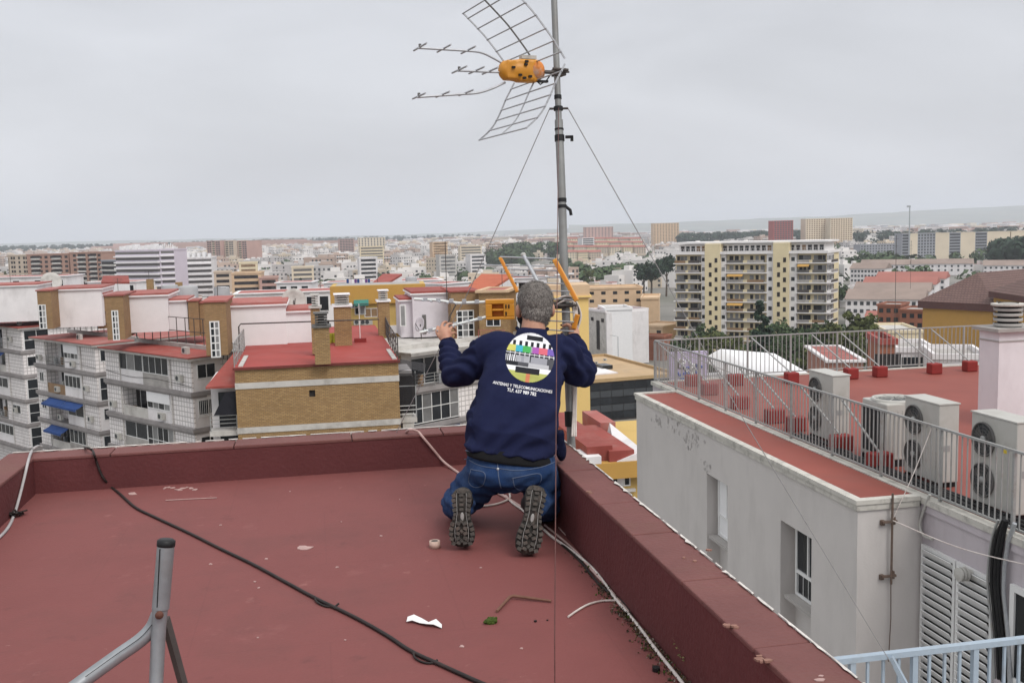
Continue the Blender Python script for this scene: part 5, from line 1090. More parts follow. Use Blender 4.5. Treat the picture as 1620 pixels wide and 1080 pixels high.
def palm(lab, px, y, D, h):
    p = at(px, y, D); t = thing('palm_tree', lab, 'palm tree', (p.x, p.y, GZ), .4, None); b = MB(); b.tube([(0, 0, 0), (.15, 0, h*.5), (0, 0, h)], [.45, .32, .36], 8); b.build('trunk', m_bark, t, False)
    rng = random.Random(4); b = MB()
    for k in range(46):
        an = rng.uniform(0, 6.283); up = rng.uniform(-.6, 1.2); L_ = rng.uniform(2.6, 3.6); pts = []
        for i in range(6):
            s = i/5; pts.append(Vector((math.cos(an)*L_*s*math.cos(up*.7), math.sin(an)*L_*s*math.cos(up*.7), h+L_*(math.sin(up)*s-.75*s*s)))) 
        for i in range(5):
            sd_ = Vector((-math.sin(an), math.cos(an), 0))*(.55*(1-abs(i/5-.35))); d_ = Vector((0, 0, -.3))
            b.add([pts[i], pts[i]+sd_+d_, pts[i+1]+sd_+d_, pts[i+1], pts[i+1]-sd_+d_, pts[i]-sd_+d_], [(0, 1, 2, 3), (0, 3, 4, 5)])
    b.build('crown', m_leaf, t, False)
palm('single palm tree above the peach block', 985, 492, 415, 15.5)
LAND.append((975, 995, 450, 495, 430))
# woods: far masses nobody could count
def wood(name, xs, D0, D1, n, hmin, hmax, seed, m):
    rng = np.random.default_rng(seed); vs = []; fs = []
    for i in range(n):
        px = rng.uniform(*xs); D = rng.uniform(D0, D1); p = at(px, 400, D); r = rng.uniform(5, 10); h = rng.uniform(hmin, hmax)
        for q in range(60):
            d = rng.normal(size=3); d /= np.linalg.norm(d); c = np.array([p.x, p.y, GZ+h-r*.6])+d*np.array([r, r, r*.75])*rng.uniform(.75, 1.05); a = np.cross(d+rng.normal(size=3)*.4, rng.normal(size=3)); a /= np.linalg.norm(a); e_ = np.cross(d, a); s = rng.uniform(1.2, 2.6); k = len(vs)
            vs += [tuple(c+a*s), tuple(c+e_*s), tuple(c-a*s), tuple(c-e_*s)]; fs.append((k, k+1, k+2, k+3))
        k = len(vs)     # a dark core of trunks and inner twigs so the mass is not see-through
        vs += [(p.x-r*.6, p.y, GZ), (p.x+r*.6, p.y, GZ), (p.x+r*.6, p.y, GZ+h-r*.5), (p.x-r*.6, p.y, GZ+h-r*.5), (p.x, p.y-r*.6, GZ), (p.x, p.y+r*.6, GZ), (p.x, p.y+r*.6, GZ+h-r*.5), (p.x, p.y-r*.6, GZ+h-r*.5)]; fs += [(k, k+1, k+2, k+3), (k+4, k+5, k+6, k+7)]
    b = MB(); b.add(vs, fs); return tag(b.build(name, m), kind='stuff')
wood('park_wood', (772, 838), 1200, 1320, 70, 8, 17, 1, m_leaf); wood('park_wood', (800, 892), 1330, 1620, 150, 8, 22, 11, m_leaf)
wood('pine_wood', (1072, 1285), 1850, 2300, 420, 16, 26, 2, m_pine)
wood('distant_treeline', (-40, 330), 3200, 4200, 420, 14, 30, 3, m_pine)
wood('distant_treeline', (330, 760), 4200, 5400, 420, 14, 30, 4, m_pine)
wood('hillside_trees', (1350, 1640), 1500, 2100, 160, 14, 24, 5, m_pine)
wood('conifer_belt', (1575, 1660), 720, 860, 90, 14, 24, 6, m_pine)
wood('town_trees', (-30, 890), 520, 1600, 230, 5, 11, 9, m_leaf)
wood('town_trees', (890, 1650), 650, 1600, 170, 5, 11, 10, m_leaf)
wood('street_trees', (890, 1010), 640, 800, 60, 8, 13, 7, m_leaf)
wood('street_trees', (1345, 1430), 760, 860, 50, 8, 13, 8, m_leaf)
LAND += [(770, 893, 384, 416, 1300), (1575, 1660, 405, 428, 800)]
# ------------------------------------------------------------------ the rest of the town
fw = [mat('town_white', (.72, .69, .67), .9, .05, .05, rnd=.12), mat('town_cream', (.60, .51, .40), .9, .05, .05, rnd=.12), mat('town_pink', (.48, .37, .31), .9, .05, .05, rnd=.12), mat('town_grey', (.50, .48, .47), .9, .05, .05, rnd=.12)]
rf = [m_concl, m_rt, m_redroof2, mat('terrace_tile', (.34, .20, .14), .9, .1, .1)]
def house_mesh(nm, w, d, h, wallm, roofm, seed, pitched=False):
    rng = random.Random(seed); b = MB(); ms = [wallm, m_grille, roofm, m_whiteclean]
    b.box(-w/2, w/2, -d/2, d/2, 0, h)
    if pitched: b.add([(-w/2-.4, -d/2-.4, h), (w/2+.4, -d/2-.4, h), (w/2+.4, 0, h+d*.2), (-w/2-.4, 0, h+d*.2), (w/2+.4, d/2+.4, h), (-w/2-.4, d/2+.4, h)], [(0, 1, 2, 3), (3, 2, 4, 5), (1, 4, 2), (0, 3, 5)], 2)
    else:
        b.box(-w/2+.25, w/2-.25, -d/2+.25, d/2-.25, h+.002, h+.08, 2)
        for q in (-1, 1): b.box(-w/2, w/2, q*d/2-.12, q*d/2+.12, h+.001, h+.9); b.box(q*w/2-.12, q*w/2+.12, -d/2+.12, d/2-.12, h+.001, h+.9)
        x = rng.uniform(-w*.25, w*.15); b.box(x, x+w*.3, 0, d*.35, h+.08, h+2.7); b.box(x-.15, x+w*.3+.15, -.15, d*.35+.15, h+2.701, h+2.9, 2)
        if rng.random() < .6: b.box(x-w*.2, x-w*.08, -d*.2, -d*.05, h+.08, h+1.3, 3)
    ns = max(1, int(h/3)); nc = max(2, int(w/3))
    for r in range(ns):
        for k in range(nc):
            if rng.random() < .15: continue
            x = lerp(-w/2+1.2, w/2-1.2, k/(nc-1)); z = 3*r+1.6; ww = rng.uniform(.5, 1.0); b.box(x-ww, x+ww, -d/2-.06, -d/2-.005, z-.7, z+rng.uniform(.5, .9), 1)
            if k < int(d/3): y = lerp(-d/2+1.2, d/2-1.2, k/max(1, int(d/3)-1)); b.box(w/2+.005, w/2+.06, y-.6, y+.6, z-.6, z+.7, 1); b.box(-w/2-.06, -w/2-.005, y-.6, y+.6, z-.6, z+.7, 1)
        if rng.random() < .4 and r: b.box(-w*.3, w*.3, -d/2-.9, -d/2-.07, 3*r, 3*r+.9, 3)
    return b.mesh(nm, ms)
protos = []
words_ = {0: 'white', 1: 'cream', 2: 'pinkish', 3: 'pale grey'}
for i, (w, d, h, wi, ri, pit) in enumerate(((9, 10, 7, 0, 0, 0), (11, 12, 10, 0, 2, 0), (8, 9, 6.5, 0, 1, 1), (14, 12, 10, 0, 3, 0), (10, 11, 9.5, 1, 0, 0), (12, 10, 6.8, 1, 1, 1), (13, 12, 12.5, 3, 0, 0), (10, 12, 9.6, 2, 3, 0), (16, 13, 13, 0, 0, 0), (9, 9, 6.6, 0, 3, 0), (20, 13, 15.5, 1, 0, 0), (24, 14, 18, 2, 0, 0), (18, 14, 16, 0, 0, 0), (28, 13, 15, 3, 0, 0))):
    flats = i >= 10
    protos.append((house_mesh('apartment_block' if flats else 'town_house', w, d, h, fw[wi], rf[ri], i, pit), w, d, h, ('%s %s' % (words_[wi], 'block of flats' if flats else 'pitched roof house' if pit else 'flat roofed house'), 'apartment block' if flats else 'house', 'apartment_block' if flats else 'town_house')))
def hor(x): return 385-(x/1620)*39
placed = []; nh = na = 0; stuff = MB(); stuff_m = fw+[m_grille, m_rt, m_concl]
def near_word(px, D):
    a = 'near the tiled blocks' if D < 420 else 'in the middle town' if D < 750 else 'far out in town'
    s = ('below the brick apartment blocks', 'below the violet banded building', 'below the joined beige slabs', 'around the cream arcaded building', 'around the white modern block', 'left of the park wood', 'beyond the man and mast', 'near the umbrella pines', 'behind the yellow tower', 'below the far slab blocks')[min(9, max(0, int(px/162)))]
    return a, s
rng = random.Random(99); cand = []
D = 215.0
while D < 3400:
    x = -60+rng.uniform(0, 20)
    step = 13.5/D*1600
    while x < 1680:
        cand.append((x+rng.uniform(-.3, .3)*step, D*rng.uniform(.985, 1.02))); x += step*rng.uniform(.85, 1.25)
    D *= 1+(.052 if D < 900 else .045)
yaw0 = [-.63, .1, .35, -.2, .6]
for (px, D) in cand:
    if D < 330 and not (330 < px < 900): continue
    if 1045 < px < 1330 and D < 560: continue
    if px > 1320 and D < 335: continue
    if 905 < px < 1060 and D < 400: continue
    r_ = rng.random(); big = r_ < (.06 if D < 700 else .16); i = rng.choice((10, 11, 12, 13)) if big else rng.choice((0, 0, 0, 1, 1, 2, 3, 4, 5, 6, 7, 8, 9, 9, 9))
    me, w, d, h, (lab, cat, nm) = protos[i]
    sx = rng.uniform(.85, 1.2); hz = rng.uniform(.85, 1.15)
    x0 = px-w*sx*.75/D*1600; x1 = px+w*sx*.75/D*1600; yt = hor(px)+(39.5-(h+2.9)*hz)*1600/D; yb = hor(px)+39.5*1600/D
    if any(x1 > a and x0 < c and D < LD+25 and yt < y1 for (a, c, y0, y1, LD) in LAND): continue
    p = at(px, 400, D); rz = yaw0[int((px*.7+D*.35)/190) % 5]+rng.uniform(-.08, .08)
    placed.append((D, px, i, p.x, p.y, rz, sx, hz))
placed.sort()
WB = {}
for (D, px, i, x, y, rz, sx, hz) in placed:
    me, w, d, h, (lab, cat, nm) = protos[i]
    flats = i >= 10
    if (flats and na < 230) or (not flats and nh < 285):
        if flats: na += 1
        else: nh += 1
        a, s = near_word(px, D)
        o = bpy.data.objects.new(nm, me); COL.objects.link(o); o.location = (x, y, GZ); o.rotation_euler = (0, 0, rz); o.scale = (sx, 1, hz)
        q_ = ('tall ' if hz > 1.07 else 'low ' if hz < .93 else '')+('wide ' if sx > 1.1 else 'narrow ' if sx < .93 else '')
        tag(o, q_+lab+' '+a+', '+s, cat, 'houses and flats of the far town')
    else:
        wi = protos[i][0].materials[0]; mi = stuff_m.index(wi); c, s_ = math.cos(rz), math.sin(rz); W2, D2, h_ = w*sx/2, d/2, h*hz
        def P(u, v, z): return (x+u*c-v*s_, y+u*s_+v*c, GZ+z)
        stuff.add([P(-W2, -D2, 0), P(W2, -D2, 0), P(W2, D2, 0), P(-W2, D2, 0), P(-W2, -D2, h_), P(W2, -D2, h_), P(W2, D2, h_), P(-W2, D2, h_)], [(0, 1, 5, 4), (1, 2, 6, 5), (2, 3, 7, 6), (3, 0, 4, 7)], mi)
        stuff.add([P(-W2, -D2, h_), P(W2, -D2, h_), P(W2, D2, h_), P(-W2, D2, h_)], [(0, 1, 2, 3)], 6 if i not in (2, 5, 7, 9) else 5)
        u0 = -W2*.3; stuff.add([P(u0, 0, h_), P(u0+W2*.7, 0, h_), P(u0+W2*.7, D2*.6, h_), P(u0, D2*.6, h_), P(u0, 0, h_+2.7), P(u0+W2*.7, 0, h_+2.7), P(u0+W2*.7, D2*.6, h_+2.7), P(u0, D2*.6, h_+2.7)], [(0, 1, 5, 4), (1, 2, 6, 5), (2, 3, 7, 6), (3, 0, 4, 7), (4, 5, 6, 7)], mi)
        if D < 2200:
            for r in range(max(1, int(h_/3))):
                nc = max(2, int(w/4))
                for k in range(nc):
                    if (k*7+r*3+i) % 4 == 0: continue
                    u = lerp(-W2+1.5, W2-1.5, k/(nc-1)); z = 3*r+1.6; stuff.add([P(u-.8, -D2-.06, z-.7), P(u+.8, -D2-.06, z-.7), P(u+.8, -D2-.06, z+.8), P(u-.8, -D2-.06, z+.8)], [(0, 1, 2, 3)], 4)
tag(stuff.build('distant_houses', stuff_m), kind='stuff')
# far town rim on the skyline: bigger blocks, one mass
rim = MB(); rng = random.Random(31); rim_m = [m_pinkb, m_cream2, m_white, m_greyb, m_bk2]
for k in range(1500):
    px = rng.uniform(-60, 1680); D = rng.uniform(2300, 5200)
    if px < 560 and D < 3600 and rng.random() < .7: continue
    if 1075 < px < 1280 and rng.random() < .8: continue
    p = at(px, 380, D); w = rng.uniform(8, 32); h = rng.uniform(8, 24 if px > 650 else 16); d = 14
    if any(px > a-3 and px < c+3 and y0 < hor(px)+(39.5-h)*1600/D < y1 and D < LD for (a, c, y0, y1, LD) in LAND): continue
    rim.box(p.x-w, p.x+w, p.y-d, p.y+d, GZ, GZ+h, rng.choice((0, 1, 1, 2, 2, 2, 3, 4)))
    if D < 3800:
        for r in range(int(h/3.2)): rim.box(p.x-w*.92, p.x+w*.92, p.y-d-.4, p.y-d-.02, GZ+3.2*r+1.2, GZ+3.2*r+2.6, 5)
tag(rim.build('far_town_blocks', rim_m+[m_louv]), kind='stuff')
rim = MB()
for k in range(26): p = at(lerp(180, 560, k/25)+rng.uniform(-6, 6), 385, rng.uniform(3000, 3400)); rim.box(p.x-60, p.x+60, p.y, p.y+20, GZ, GZ+rng.uniform(18, 30), k % 2*4)
tag(rim.build('long_far_blocks', rim_m), kind='stuff')
# small trees among the houses
gct = 'small trees between the far houses'
for k in range(70):
    px = rng.uniform(-20, 1640); D = rng.uniform(380, 980); p = at(px, 420, D)
    if any(px > a-6 and px < c+6 and D < LD+25 and hor(px)+(39.5-12)*1600/D < y1 for (a, c, y0, y1, LD) in LAND): continue
    a, s = near_word(px, D); kind = rng.randrange(4); tree(['small rounded tree', 'small olive green tree', 'small spreading tree', 'small narrow tree'][kind]+' '+a+', '+s, (p.x, p.y, GZ), kind, rng.uniform(.8, 1.3), gct, rng.uniform(0, 6))
# tall floodlight mast on the skyline, street lamp
t = thing('floodlight_mast', 'tall thin floodlight mast rising above the far slab blocks', 'mast', Vector((at(1438, 400, 900).x, at(1438, 400, 900).y, GZ))); h = at(1438, 326, 900).z-GZ
b = MB(); b.tube([(0, 0, 0), (0, 0, h)], [.9, .45], 8); b.build('pole', m_galv, t, False); b = MB(); b.box(-2.6, .6, -.5, .5, h-1.2, h+.4); b.build('lamp_head', m_galv, t, False)
t = thing('street_lamp', 'thin street lamp in front of the white box building', 'street lamp', Vector((at(978, 560, 262).x, at(978, 560, 262).y, GZ)))
h = at(978, 532, 262).z-GZ; b = MB(); b.tube([(0, 0, 0), (0, 0, h), (-1.6, 0, h+.4)], .1, 6); b.build('pole', m_galv, t, False); b = MB(); b.box(-2.2, -1.4, -.15, .15, h+.33, h+.47); b.build('lamp_head', m_concl, t, False)
# ------------------------------------------------------------------ the air
haze = MB(); haze.box(-14500, 14500, -350, 19000, GZ-1, 330); ho = haze.build('haze', bpy.data.materials.new('haze_air')); tag(ho, kind='stuff')
hm = ho.data.materials[0]; hm.use_nodes = True; n = hm.node_tree.nodes; n.clear(); v = n.new('ShaderNodeVolumePrincipled'); v.inputs['Color'].default_value = (.86, .90, .98, 1); v.inputs['Density'].default_value = 1.15e-4; v.inputs['Anisotropy'].default_value = 0
ou = n.new('ShaderNodeOutputMaterial'); hm.node_tree.links.new(v.outputs[0], ou.inputs['Volume'])
# ------------------------------------------------------------------ the kneeling man
from mathutils import noise as mnoise
RR, FF, UU = r0.copy(), Vector((math.sin(YAW), math.cos(YAW), 0)), Vector((0, 0, 1))   # his right, forward, up
m_skin = mat('skin', (.47, .25, .17), .5, .08, 30, bump=.15, bscale=160, spec=.35, dirt=(.40, .15, .10), dscale=14, damt=.4)
m_navy = mat('navy_sweatshirt', (.0125, .016, .050), .92, .10, 14, bump=.3, bscale=260, spec=.15, rnd=0)
m_cuff = mat('navy_ribbed_cuff', (.010, .012, .035), .95, .2, 60, bump=.6, bscale=220, spec=.1)
m_jean = mat('blue_denim', (.017, .041, .112), .9, .25, 9, bump=.35, bscale=300, spec=.15, dirt=(.05, .085, .17), dscale=6, damt=.7, thr=(.46, .66))
m_stitch = mat('denim_stitch', (.10, .13, .20), .9, .1, 40)
m_under = mat('black_undershirt', (.006, .006, .007), .95, .2, 30)
m_hair = mat('grey_hair', (.19, .17, .155), .75, .22, 120, bump=.3, bscale=200, spec=.3)
m_hairl = mat('light_grey_hair', (.30, .275, .255), .7, .2, 90, spec=.2); m_haird = mat('dark_grey_hair', (.085, .075, .068), .7, .25, 90, spec=.35)
m_sole = mat('dark_grey_rubber_sole', (.035, .033, .03), .85, .25, 22, bump=.3, bscale=80, dirt=(.13, .10, .085), dscale=18, damt=.6)
m_lug = mat('grey_rubber_lug', (.075, .069, .062), .85, .25, 25, bump=.3, bscale=90, dirt=(.16, .115, .095), dscale=22, damt=.55)
m_shoe = mat('black_shoe_leather', (.018, .017, .017), .6, .2, 20)
def remesh(mb, name, m, vox, smooth=2, parent=None, disp=None):
    me = mb.mesh(name, m); o = bpy.data.objects.new(name, me); COL.objects.link(o)
    r = o.modifiers.new('r', 'REMESH'); r.mode = 'VOXEL'; r.voxel_size = vox
    if smooth: s = o.modifiers.new('s', 'SMOOTH'); s.iterations = smooth; s.factor = .5
    dg = bpy.context.evaluated_depsgraph_get(); n = bpy.data.meshes.new_from_object(o.evaluated_get(dg)); n.name = name
    o.modifiers.clear(); o.data = n
    if disp:
        k = len(n.vertices); co = np.empty(k*3); no = np.empty(k*3); n.vertices.foreach_get('co', co); n.vertices.foreach_get('normal', no); co = co.reshape(-1, 3); no = no.reshape(-1, 3)
        d = np.array([disp(Vector(c), Vector(q)) for c, q in zip(co, no)]); co += no*d[:, None]; n.vertices.foreach_set('co', co.ravel()); n.update()
    n.polygons.foreach_set('use_smooth', [True]*len(n.polygons)); n.materials.clear(); n.materials.append(m)
    if parent is not None:
        off = worldloc(parent); n.transform(Matrix.Translation(-off)); o.parent = parent
    return o
def ringpts(c, hw, hd, n=28, p=2.4, lean=0, tilt=0):
    out = []; X = RR*math.cos(tilt)+UU*math.sin(tilt)
    for k in range(n):
        t = 2*math.pi*k/n; ct, st = math.cos(t), math.sin(t)
        x = math.copysign(abs(ct)**(2/p), ct)*hw; y = math.copysign(abs(st)**(2/p), st)*hd
        out.append(c+X*x+FF*y+UU*(y*lean))
    return out
man = thing('person', 'kneeling man in navy sweatshirt and jeans holding up the yellow antenna', 'person', (at(808, 740, 5.2).x, at(808, 740, 5.2).y, 0))
def tb(b, pts, rs, n=16, k=5):
    P = bez(pts, k); R_ = [float(np.interp(i/k, range(len(rs)), rs)) for i in range(len(P))]; b.tube(P, R_, n)
    b.ell(P[0], RR*R_[0], FF*R_[0], UU*R_[0], 14, 9); b.ell(P[-1], RR*R_[-1], FF*R_[-1], UU*R_[-1], 14, 9)
# --- joints
Lsh, Lel, Lwr = at(776, 556, 5.42), at(722, 592, 5.50), at(708.5, 547, 5.71)
Rsh, Rel, Rwr = at(888, 560, 5.42), at(921, 590, 5.55), at(907, 541, 5.64)
Lhip, Rhip = at(775, 742, 5.2), at(846, 745, 5.2)
Lkn, Rkn = at(726, 806, 5.5), at(866, 810, 5.46)
Lan, Ran = at(732, 800, 5.12), at(847, 800, 5.02)
neck, headc = at(843, 522, 5.46), at(846.5, 484.5, 5.51)
torso = [(808, 738, 5.20, .225, .150, 0), (807, 715, 5.19, .232, .152, .0), (808, 690, 5.20, .238, .158, 0), (812, 660, 5.22, .236, .160, 0), (818, 630, 5.26, .228, .158, 0), (825, 600, 5.30, .222, .152, 0), (830, 575, 5.34, .215, .142, -.02), (834, 555, 5.38, .190, .120, -.03), (837, 541, 5.41, .145, .092, -.03), (840, 530, 5.44, .082, .066, -.03)]
# --- sweatshirt
sw = MB(); rings = [ringpts(at(x, y, D), hw, hd, tilt=tl) for (x, y, D, hw, hd, tl) in torso[1:]]
# the hem drops a little to his right
for i, p in enumerate(rings[0]): rings[0][i] = p + UU*(-.034*((p-at(808, 715, 5.19)).dot(RR)/.23)+.008)
sw.loft(rings, smooth=True)
tb(sw, [at(800, 550, 5.40), Lsh+UU*.012, lerp(Lsh, Lel, .5)-UU*.008+RR*.004, Lel, lerp(Lel, Lwr, .5)-RR*.006, Lwr], [.085, .092, .083, .076, .064, .045])
tb(sw, [at(868, 554, 5.40), Rsh+UU*.012, lerp(Rsh, Rel, .5)-UU*.006, Rel+UU*.0, lerp(Rel, Rwr, .5)+RR*.008, Rwr], [.085, .092, .085, .078, .066, .047])
sw.ell(at(841, 526, 5.45), RR*.088, FF*.075, UU*.038)
def fold(c, n):
    w = mnoise.noise_vector(c*3.0)*.05; q = c+w
    u = q.dot(RR); v = q.z; f = q.dot(FF)
    low = max(0, min(1, (.95-v)/.35)); d = 0
    s = v*1.0+.45*u; d += low*.010*(1-2*abs(math.sin(s*23+2.2*mnoise.noise(q*3)))**.8)*(.25+.9*max(0, mnoise.noise(q*2.2+Vector((5, 0, 0)))+.3))
    s2 = v-.7*u; d += low*.006*math.sin(s2*52+4*mnoise.noise(q*2.5+Vector((0, 9, 0))))
    arm = 1 if abs(u-man_u) > .235 else 0
    d += arm*.008*math.sin((q.z*.8+f*.9+u*.5)*75+3*mnoise.noise(q*6)) 
    d += .006*mnoise.noise(q*8)+.003*mnoise.noise(q*19)
    return d
man_u = at(822, 620, 5.3).dot(RR)
sweat = remesh(sw, 'sweatshirt', m_navy, .009, 3, man, fold)
# cuffs, undershirt
b = MB(); b.loft([ringpts(at(807, 724, 5.185), .224, .156), ringpts(at(807, 720, 5.185), .226, .155), ringpts(at(807, 706, 5.19), .212, .140)], caps=True)
b.v = [tuple(Vector(p)+UU*(-.034*((Vector(p)-at(808, 715, 5.19)).dot(RR)/.23)-.002)) for p in b.v]; b.build('undershirt', m_under, man)
for (w, e, r) in ((Lwr, Lel, .044), (Rwr, Rel, .046)):
    d = (w-e).normalized(); b = MB(); b.tube([w-d*.035, w-d*.01, w+d*.02, w+d*.034], [r*1.04, r*1.10, r*1.04, r*.9], 22); b.build('cuff', m_cuff, man)
b = MB(); b.tube(bez([at(818, 519, 5.50), at(824, 523, 5.435), at(842, 526, 5.395), at(859, 524, 5.435), at(866, 520, 5.50)], 6), .0105, 10); b.build('collar', m_cuff, man)
# --- jeans
jn = MB(); jn.loft([ringpts(at(x, y, D), hw, hd, p=2.3) for (x, y, D, hw, hd) in ((809, 772, 5.22, .11, .10), (810, 758, 5.19, .205, .15), (809, 742, 5.185, .236, .164), (808, 725, 5.19, .226, .152), (807, 712, 5.195, .214, .140))])
for (h, k, a, sgn) in ((Lhip, Lkn, Lan, -1), (Rhip, Rkn, Ran, 1)):
    tb(jn, [h-FF*.02, lerp(h, k, .5)+RR*.02*sgn-FF*.02, k+UU*.035], [.112, .106, .084], 18)
    tb(jn, [k+UU*.03, lerp(k, a, .45)+UU*.03+RR*.012*sgn, a+UU*.0], [.086, .083, .062], 18)
def jfold(c, n):
    q = c+mnoise.noise_vector(c*4)*.03; d = .006*mnoise.noise(q*9)+.003*mnoise.noise(q*24)
    u = abs(q.dot(RR)-at(810, 740, 5.2).dot(RR)); lo = max(0, min(1, (.34-q.z)/.12))
    return d+lo*.0055*math.sin((q.z*1.0-.5*u)*95+3*mnoise.noise(q*7))
jeans = remesh(jn, 'jeans', m_jean, .009, 3, man, jfold)
# --- body: head, neck, arms, hands and hidden trunk in one surface
bd = MB()
yawh = R(9)                                    # head turned a little to his left
HS = 1.11; HX = (RR*math.cos(yawh)+FF*math.sin(yawh))*HS; HF = (FF*math.cos(yawh)-RR*math.sin(yawh))*HS; HU = (UU*.985+FF*.06)*HS
hc = headc
bd.ell(hc+HU*.022, HX*.078, HF*.098, HU*.092, 24, 16); bd.ell(hc-HU*.03+HF*.028, HX*.066, HF*.075, HU*.085, 20, 14)
bd.ell(hc-HU*.078+HF*.058, HX*.042, HF*.042, HU*.034, 16, 10)          # jaw and chin
bd.ell(hc-HU*.022+HF*.10, HX*.013, HF*.026, HU*.024, 12, 8); bd.ell(hc-HU*.034+HF*.108, HX*.017, HF*.016, HU*.012, 12, 8)   # nose
bd.ell(hc+HU*.012+HF*.09, HX*.05, HF*.014, HU*.010, 14, 8)            # brow
bd.ell(hc-HU*.060+HF*.090, HX*.024, HF*.012, HU*.005, 12, 6); bd.ell(hc-HU*.068+HF*.090, HX*.02, HF*.012, HU*.005, 12, 6)   # lips
for s in (-1, 1):
    bd.ell(hc-HU*.020+HX*.086*s-HF*.004, HX*.013, HF*.021, HU*.034, 12, 10); bd.ell(hc-HU*.044+HX*.081*s+HF*.002, HX*.011, HF*.012, HU*.014, 10, 8)   # ears
    bd.ell(hc-HU*.03+HX*.045*s+HF*.07, HX*.022, HF*.022, HU*.022, 12, 8)
tb(bd, [hc-HU*.04-HF*.012, lerp(hc, neck, .6)-HF*.006, neck-UU*.03], [.062, .062, .07], 18)
bd.loft([ringpts(at(x, y, D), hw-.03, hd-.03, p=2.3) for (x, y, D, hw, hd, tl) in torso[:-1]])
for (s_, e, w, sg) in ((Lsh, Lel, Lwr, -1), (Rsh, Rel, Rwr, 1)):
    tb(bd, [lerp(s_, neck, .3)-UU*.03, s_, lerp(s_, e, .5), e, lerp(e, w, .5), w], [.06, .06, .052, .045, .04, .030], 14)
for (h, k, a) in ((Lhip, Lkn, Lan), (Rhip, Rkn, Ran)): tb(bd, [h, lerp(h, k, .5), k+UU*.035], [.085, .08, .06], 12); tb(bd, [k+UU*.03, lerp(k, a, .5)+UU*.02, a], [.06, .055, .04], 12)
def finger(pts, r=.0092): tb(bd, [at(*p) for p in pts], [r*1.1, r, r*.93, r*.8][:len(pts)], 10, 4)
# left hand on the lower boom
tb(bd, [Lwr, at(706.5, 538, 5.725), at(704.5, 529, 5.735)], [.030, .033, .030], 14)
pc_ = at(704.5, 529, 5.735); bd.ell(pc_, RR*.040, FF*.020, UU*.040, 16, 10); bd.ell(at(700.5, 533, 5.728), RR*.022, FF*.019, UU*.030, 14, 9)
finger([(698.5, 522, 5.735), (699.5, 513.5, 5.755), (704, 509, 5.79), (710, 511.5, 5.812)]); finger([(704.5, 521, 5.733), (708.5, 513, 5.755), (714.5, 512.5, 5.79), (717.5, 518, 5.805)], .0096)
finger([(709.5, 524, 5.733), (715.5, 517.5, 5.755), (720.5, 520.5, 5.785), (720.5, 526.5, 5.795)], .0092); finger([(712, 530, 5.733), (718, 526, 5.752), (722, 529.5, 5.775), (719.5, 534.5, 5.78)], .0082)
finger([(697, 534, 5.728), (691.5, 526, 5.738), (692.5, 517.5, 5.757)], .0108)
# right hand round the mast
tb(bd, [Rwr, at(908, 533, 5.655), at(908.5, 526, 5.667)], [.031, .033, .030], 14)
bd.ell(at(909, 524, 5.672), RR*.022, FF*.030, UU*.042, 16, 10); bd.ell(at(906, 525, 5.655), RR*.024, FF*.017, UU*.030, 14, 9)
for k, (y, r) in enumerate(((513.5, .0092), (520, .0097), (527, .0093), (533.5, .0083))): finger([(910, y, 5.69), (905.5, y-1.2, 5.738), (896, y-.6, 5.752), (887.5, y+.6, 5.725)], r)
finger([(905, 519, 5.65), (898.5, 513.5, 5.648), (891, 515.5, 5.658)], .0108)
body = remesh(bd, 'body', m_skin, .0055, 2, man)
# eyes and mask strap sit on the face
for s in (-1, 1):
    b = MB(); b.ell(hc-HU*.004+HX*.031*s+HF*.084, HX*.012, HF*.012, HU*.009, 12, 8); o = b.build('eye', m_whiteclean, man)
    b = MB(); b.ell(hc-HU*.004+HX*.031*s+HF*.093, HX*.005, HF*.004, HU*.005, 10, 6); b.build('iris', m_haird, o)
m_mask = mat('black_face_mask', (.010, .010, .012), .9, .2, 40)
b = MB(); b.ell(hc-HU*.062+HF*.070-HX*.012, HX*.068, HF*.062, HU*.045, 18, 12); b.tube(bez([hc-HU*.05-HX*.075+HF*.04, hc-HU*.055-HX*.086+HF*.0, hc-HU*.02-HX*.09-HF*.02], 5), .0035, 6); b.build('face_mask', m_mask, man)
# --- hair: cap plus short strands
hb = MB(); hb.ell(hc+HU*.034-HF*.014, HX*.086, HF*.100, HU*.092, 26, 18); hb.ell(hc-HU*.015-HF*.046, HX*.074, HF*.064, HU*.075, 22, 14); hb.ell(hc-HU*.066-HF*.046, HX*.060, HF*.034, HU*.040, 18, 10)
def hd_(c, n): return .004*mnoise.noise(c*40)+.003*mnoise.noise(c*95)
hair = remesh(hb, 'hair', m_hair, .007, 2, man, hd_)
rng = np.random.default_rng(8); me = hair.data; vs = []; fs = []; mi = []
vc = [(v.co.copy(), v.normal.copy()) for v in me.vertices]
for i in rng.integers(0, len(vc), 7500):
    p, n = vc[i]; 
    down = (Vector((0, 0, -1))*.8-HF*.2+Vector(rng.normal(size=3))*.55); t = (down-n*down.dot(n)).normalized(); sd = n.cross(t).normalized(); L_ = rng.uniform(.009, .022); q0 = p+n*.0005; q1 = p+t*L_*.5+n*.0042*rng.uniform(.4, 1.5); q2 = p+t*L_+n*.0035*rng.uniform(0, 2.0); w = .0009; k = len(vs)
    vs += [q0-sd*w, q0+sd*w, q1+sd*w, q1-sd*w, q2]; fs += [(k, k+1, k+2, k+3), (k+3, k+2, k+4)]; c_ = int(rng.choice([0, 1, 1, 2])); mi += [c_, c_]
me2 = bpy.data.meshes.new('hair_strands'); me2.from_pydata([tuple(v) for v in vs], [], fs)
for mm in (m_hair, m_hairl, m_haird): me2.materials.append(mm)
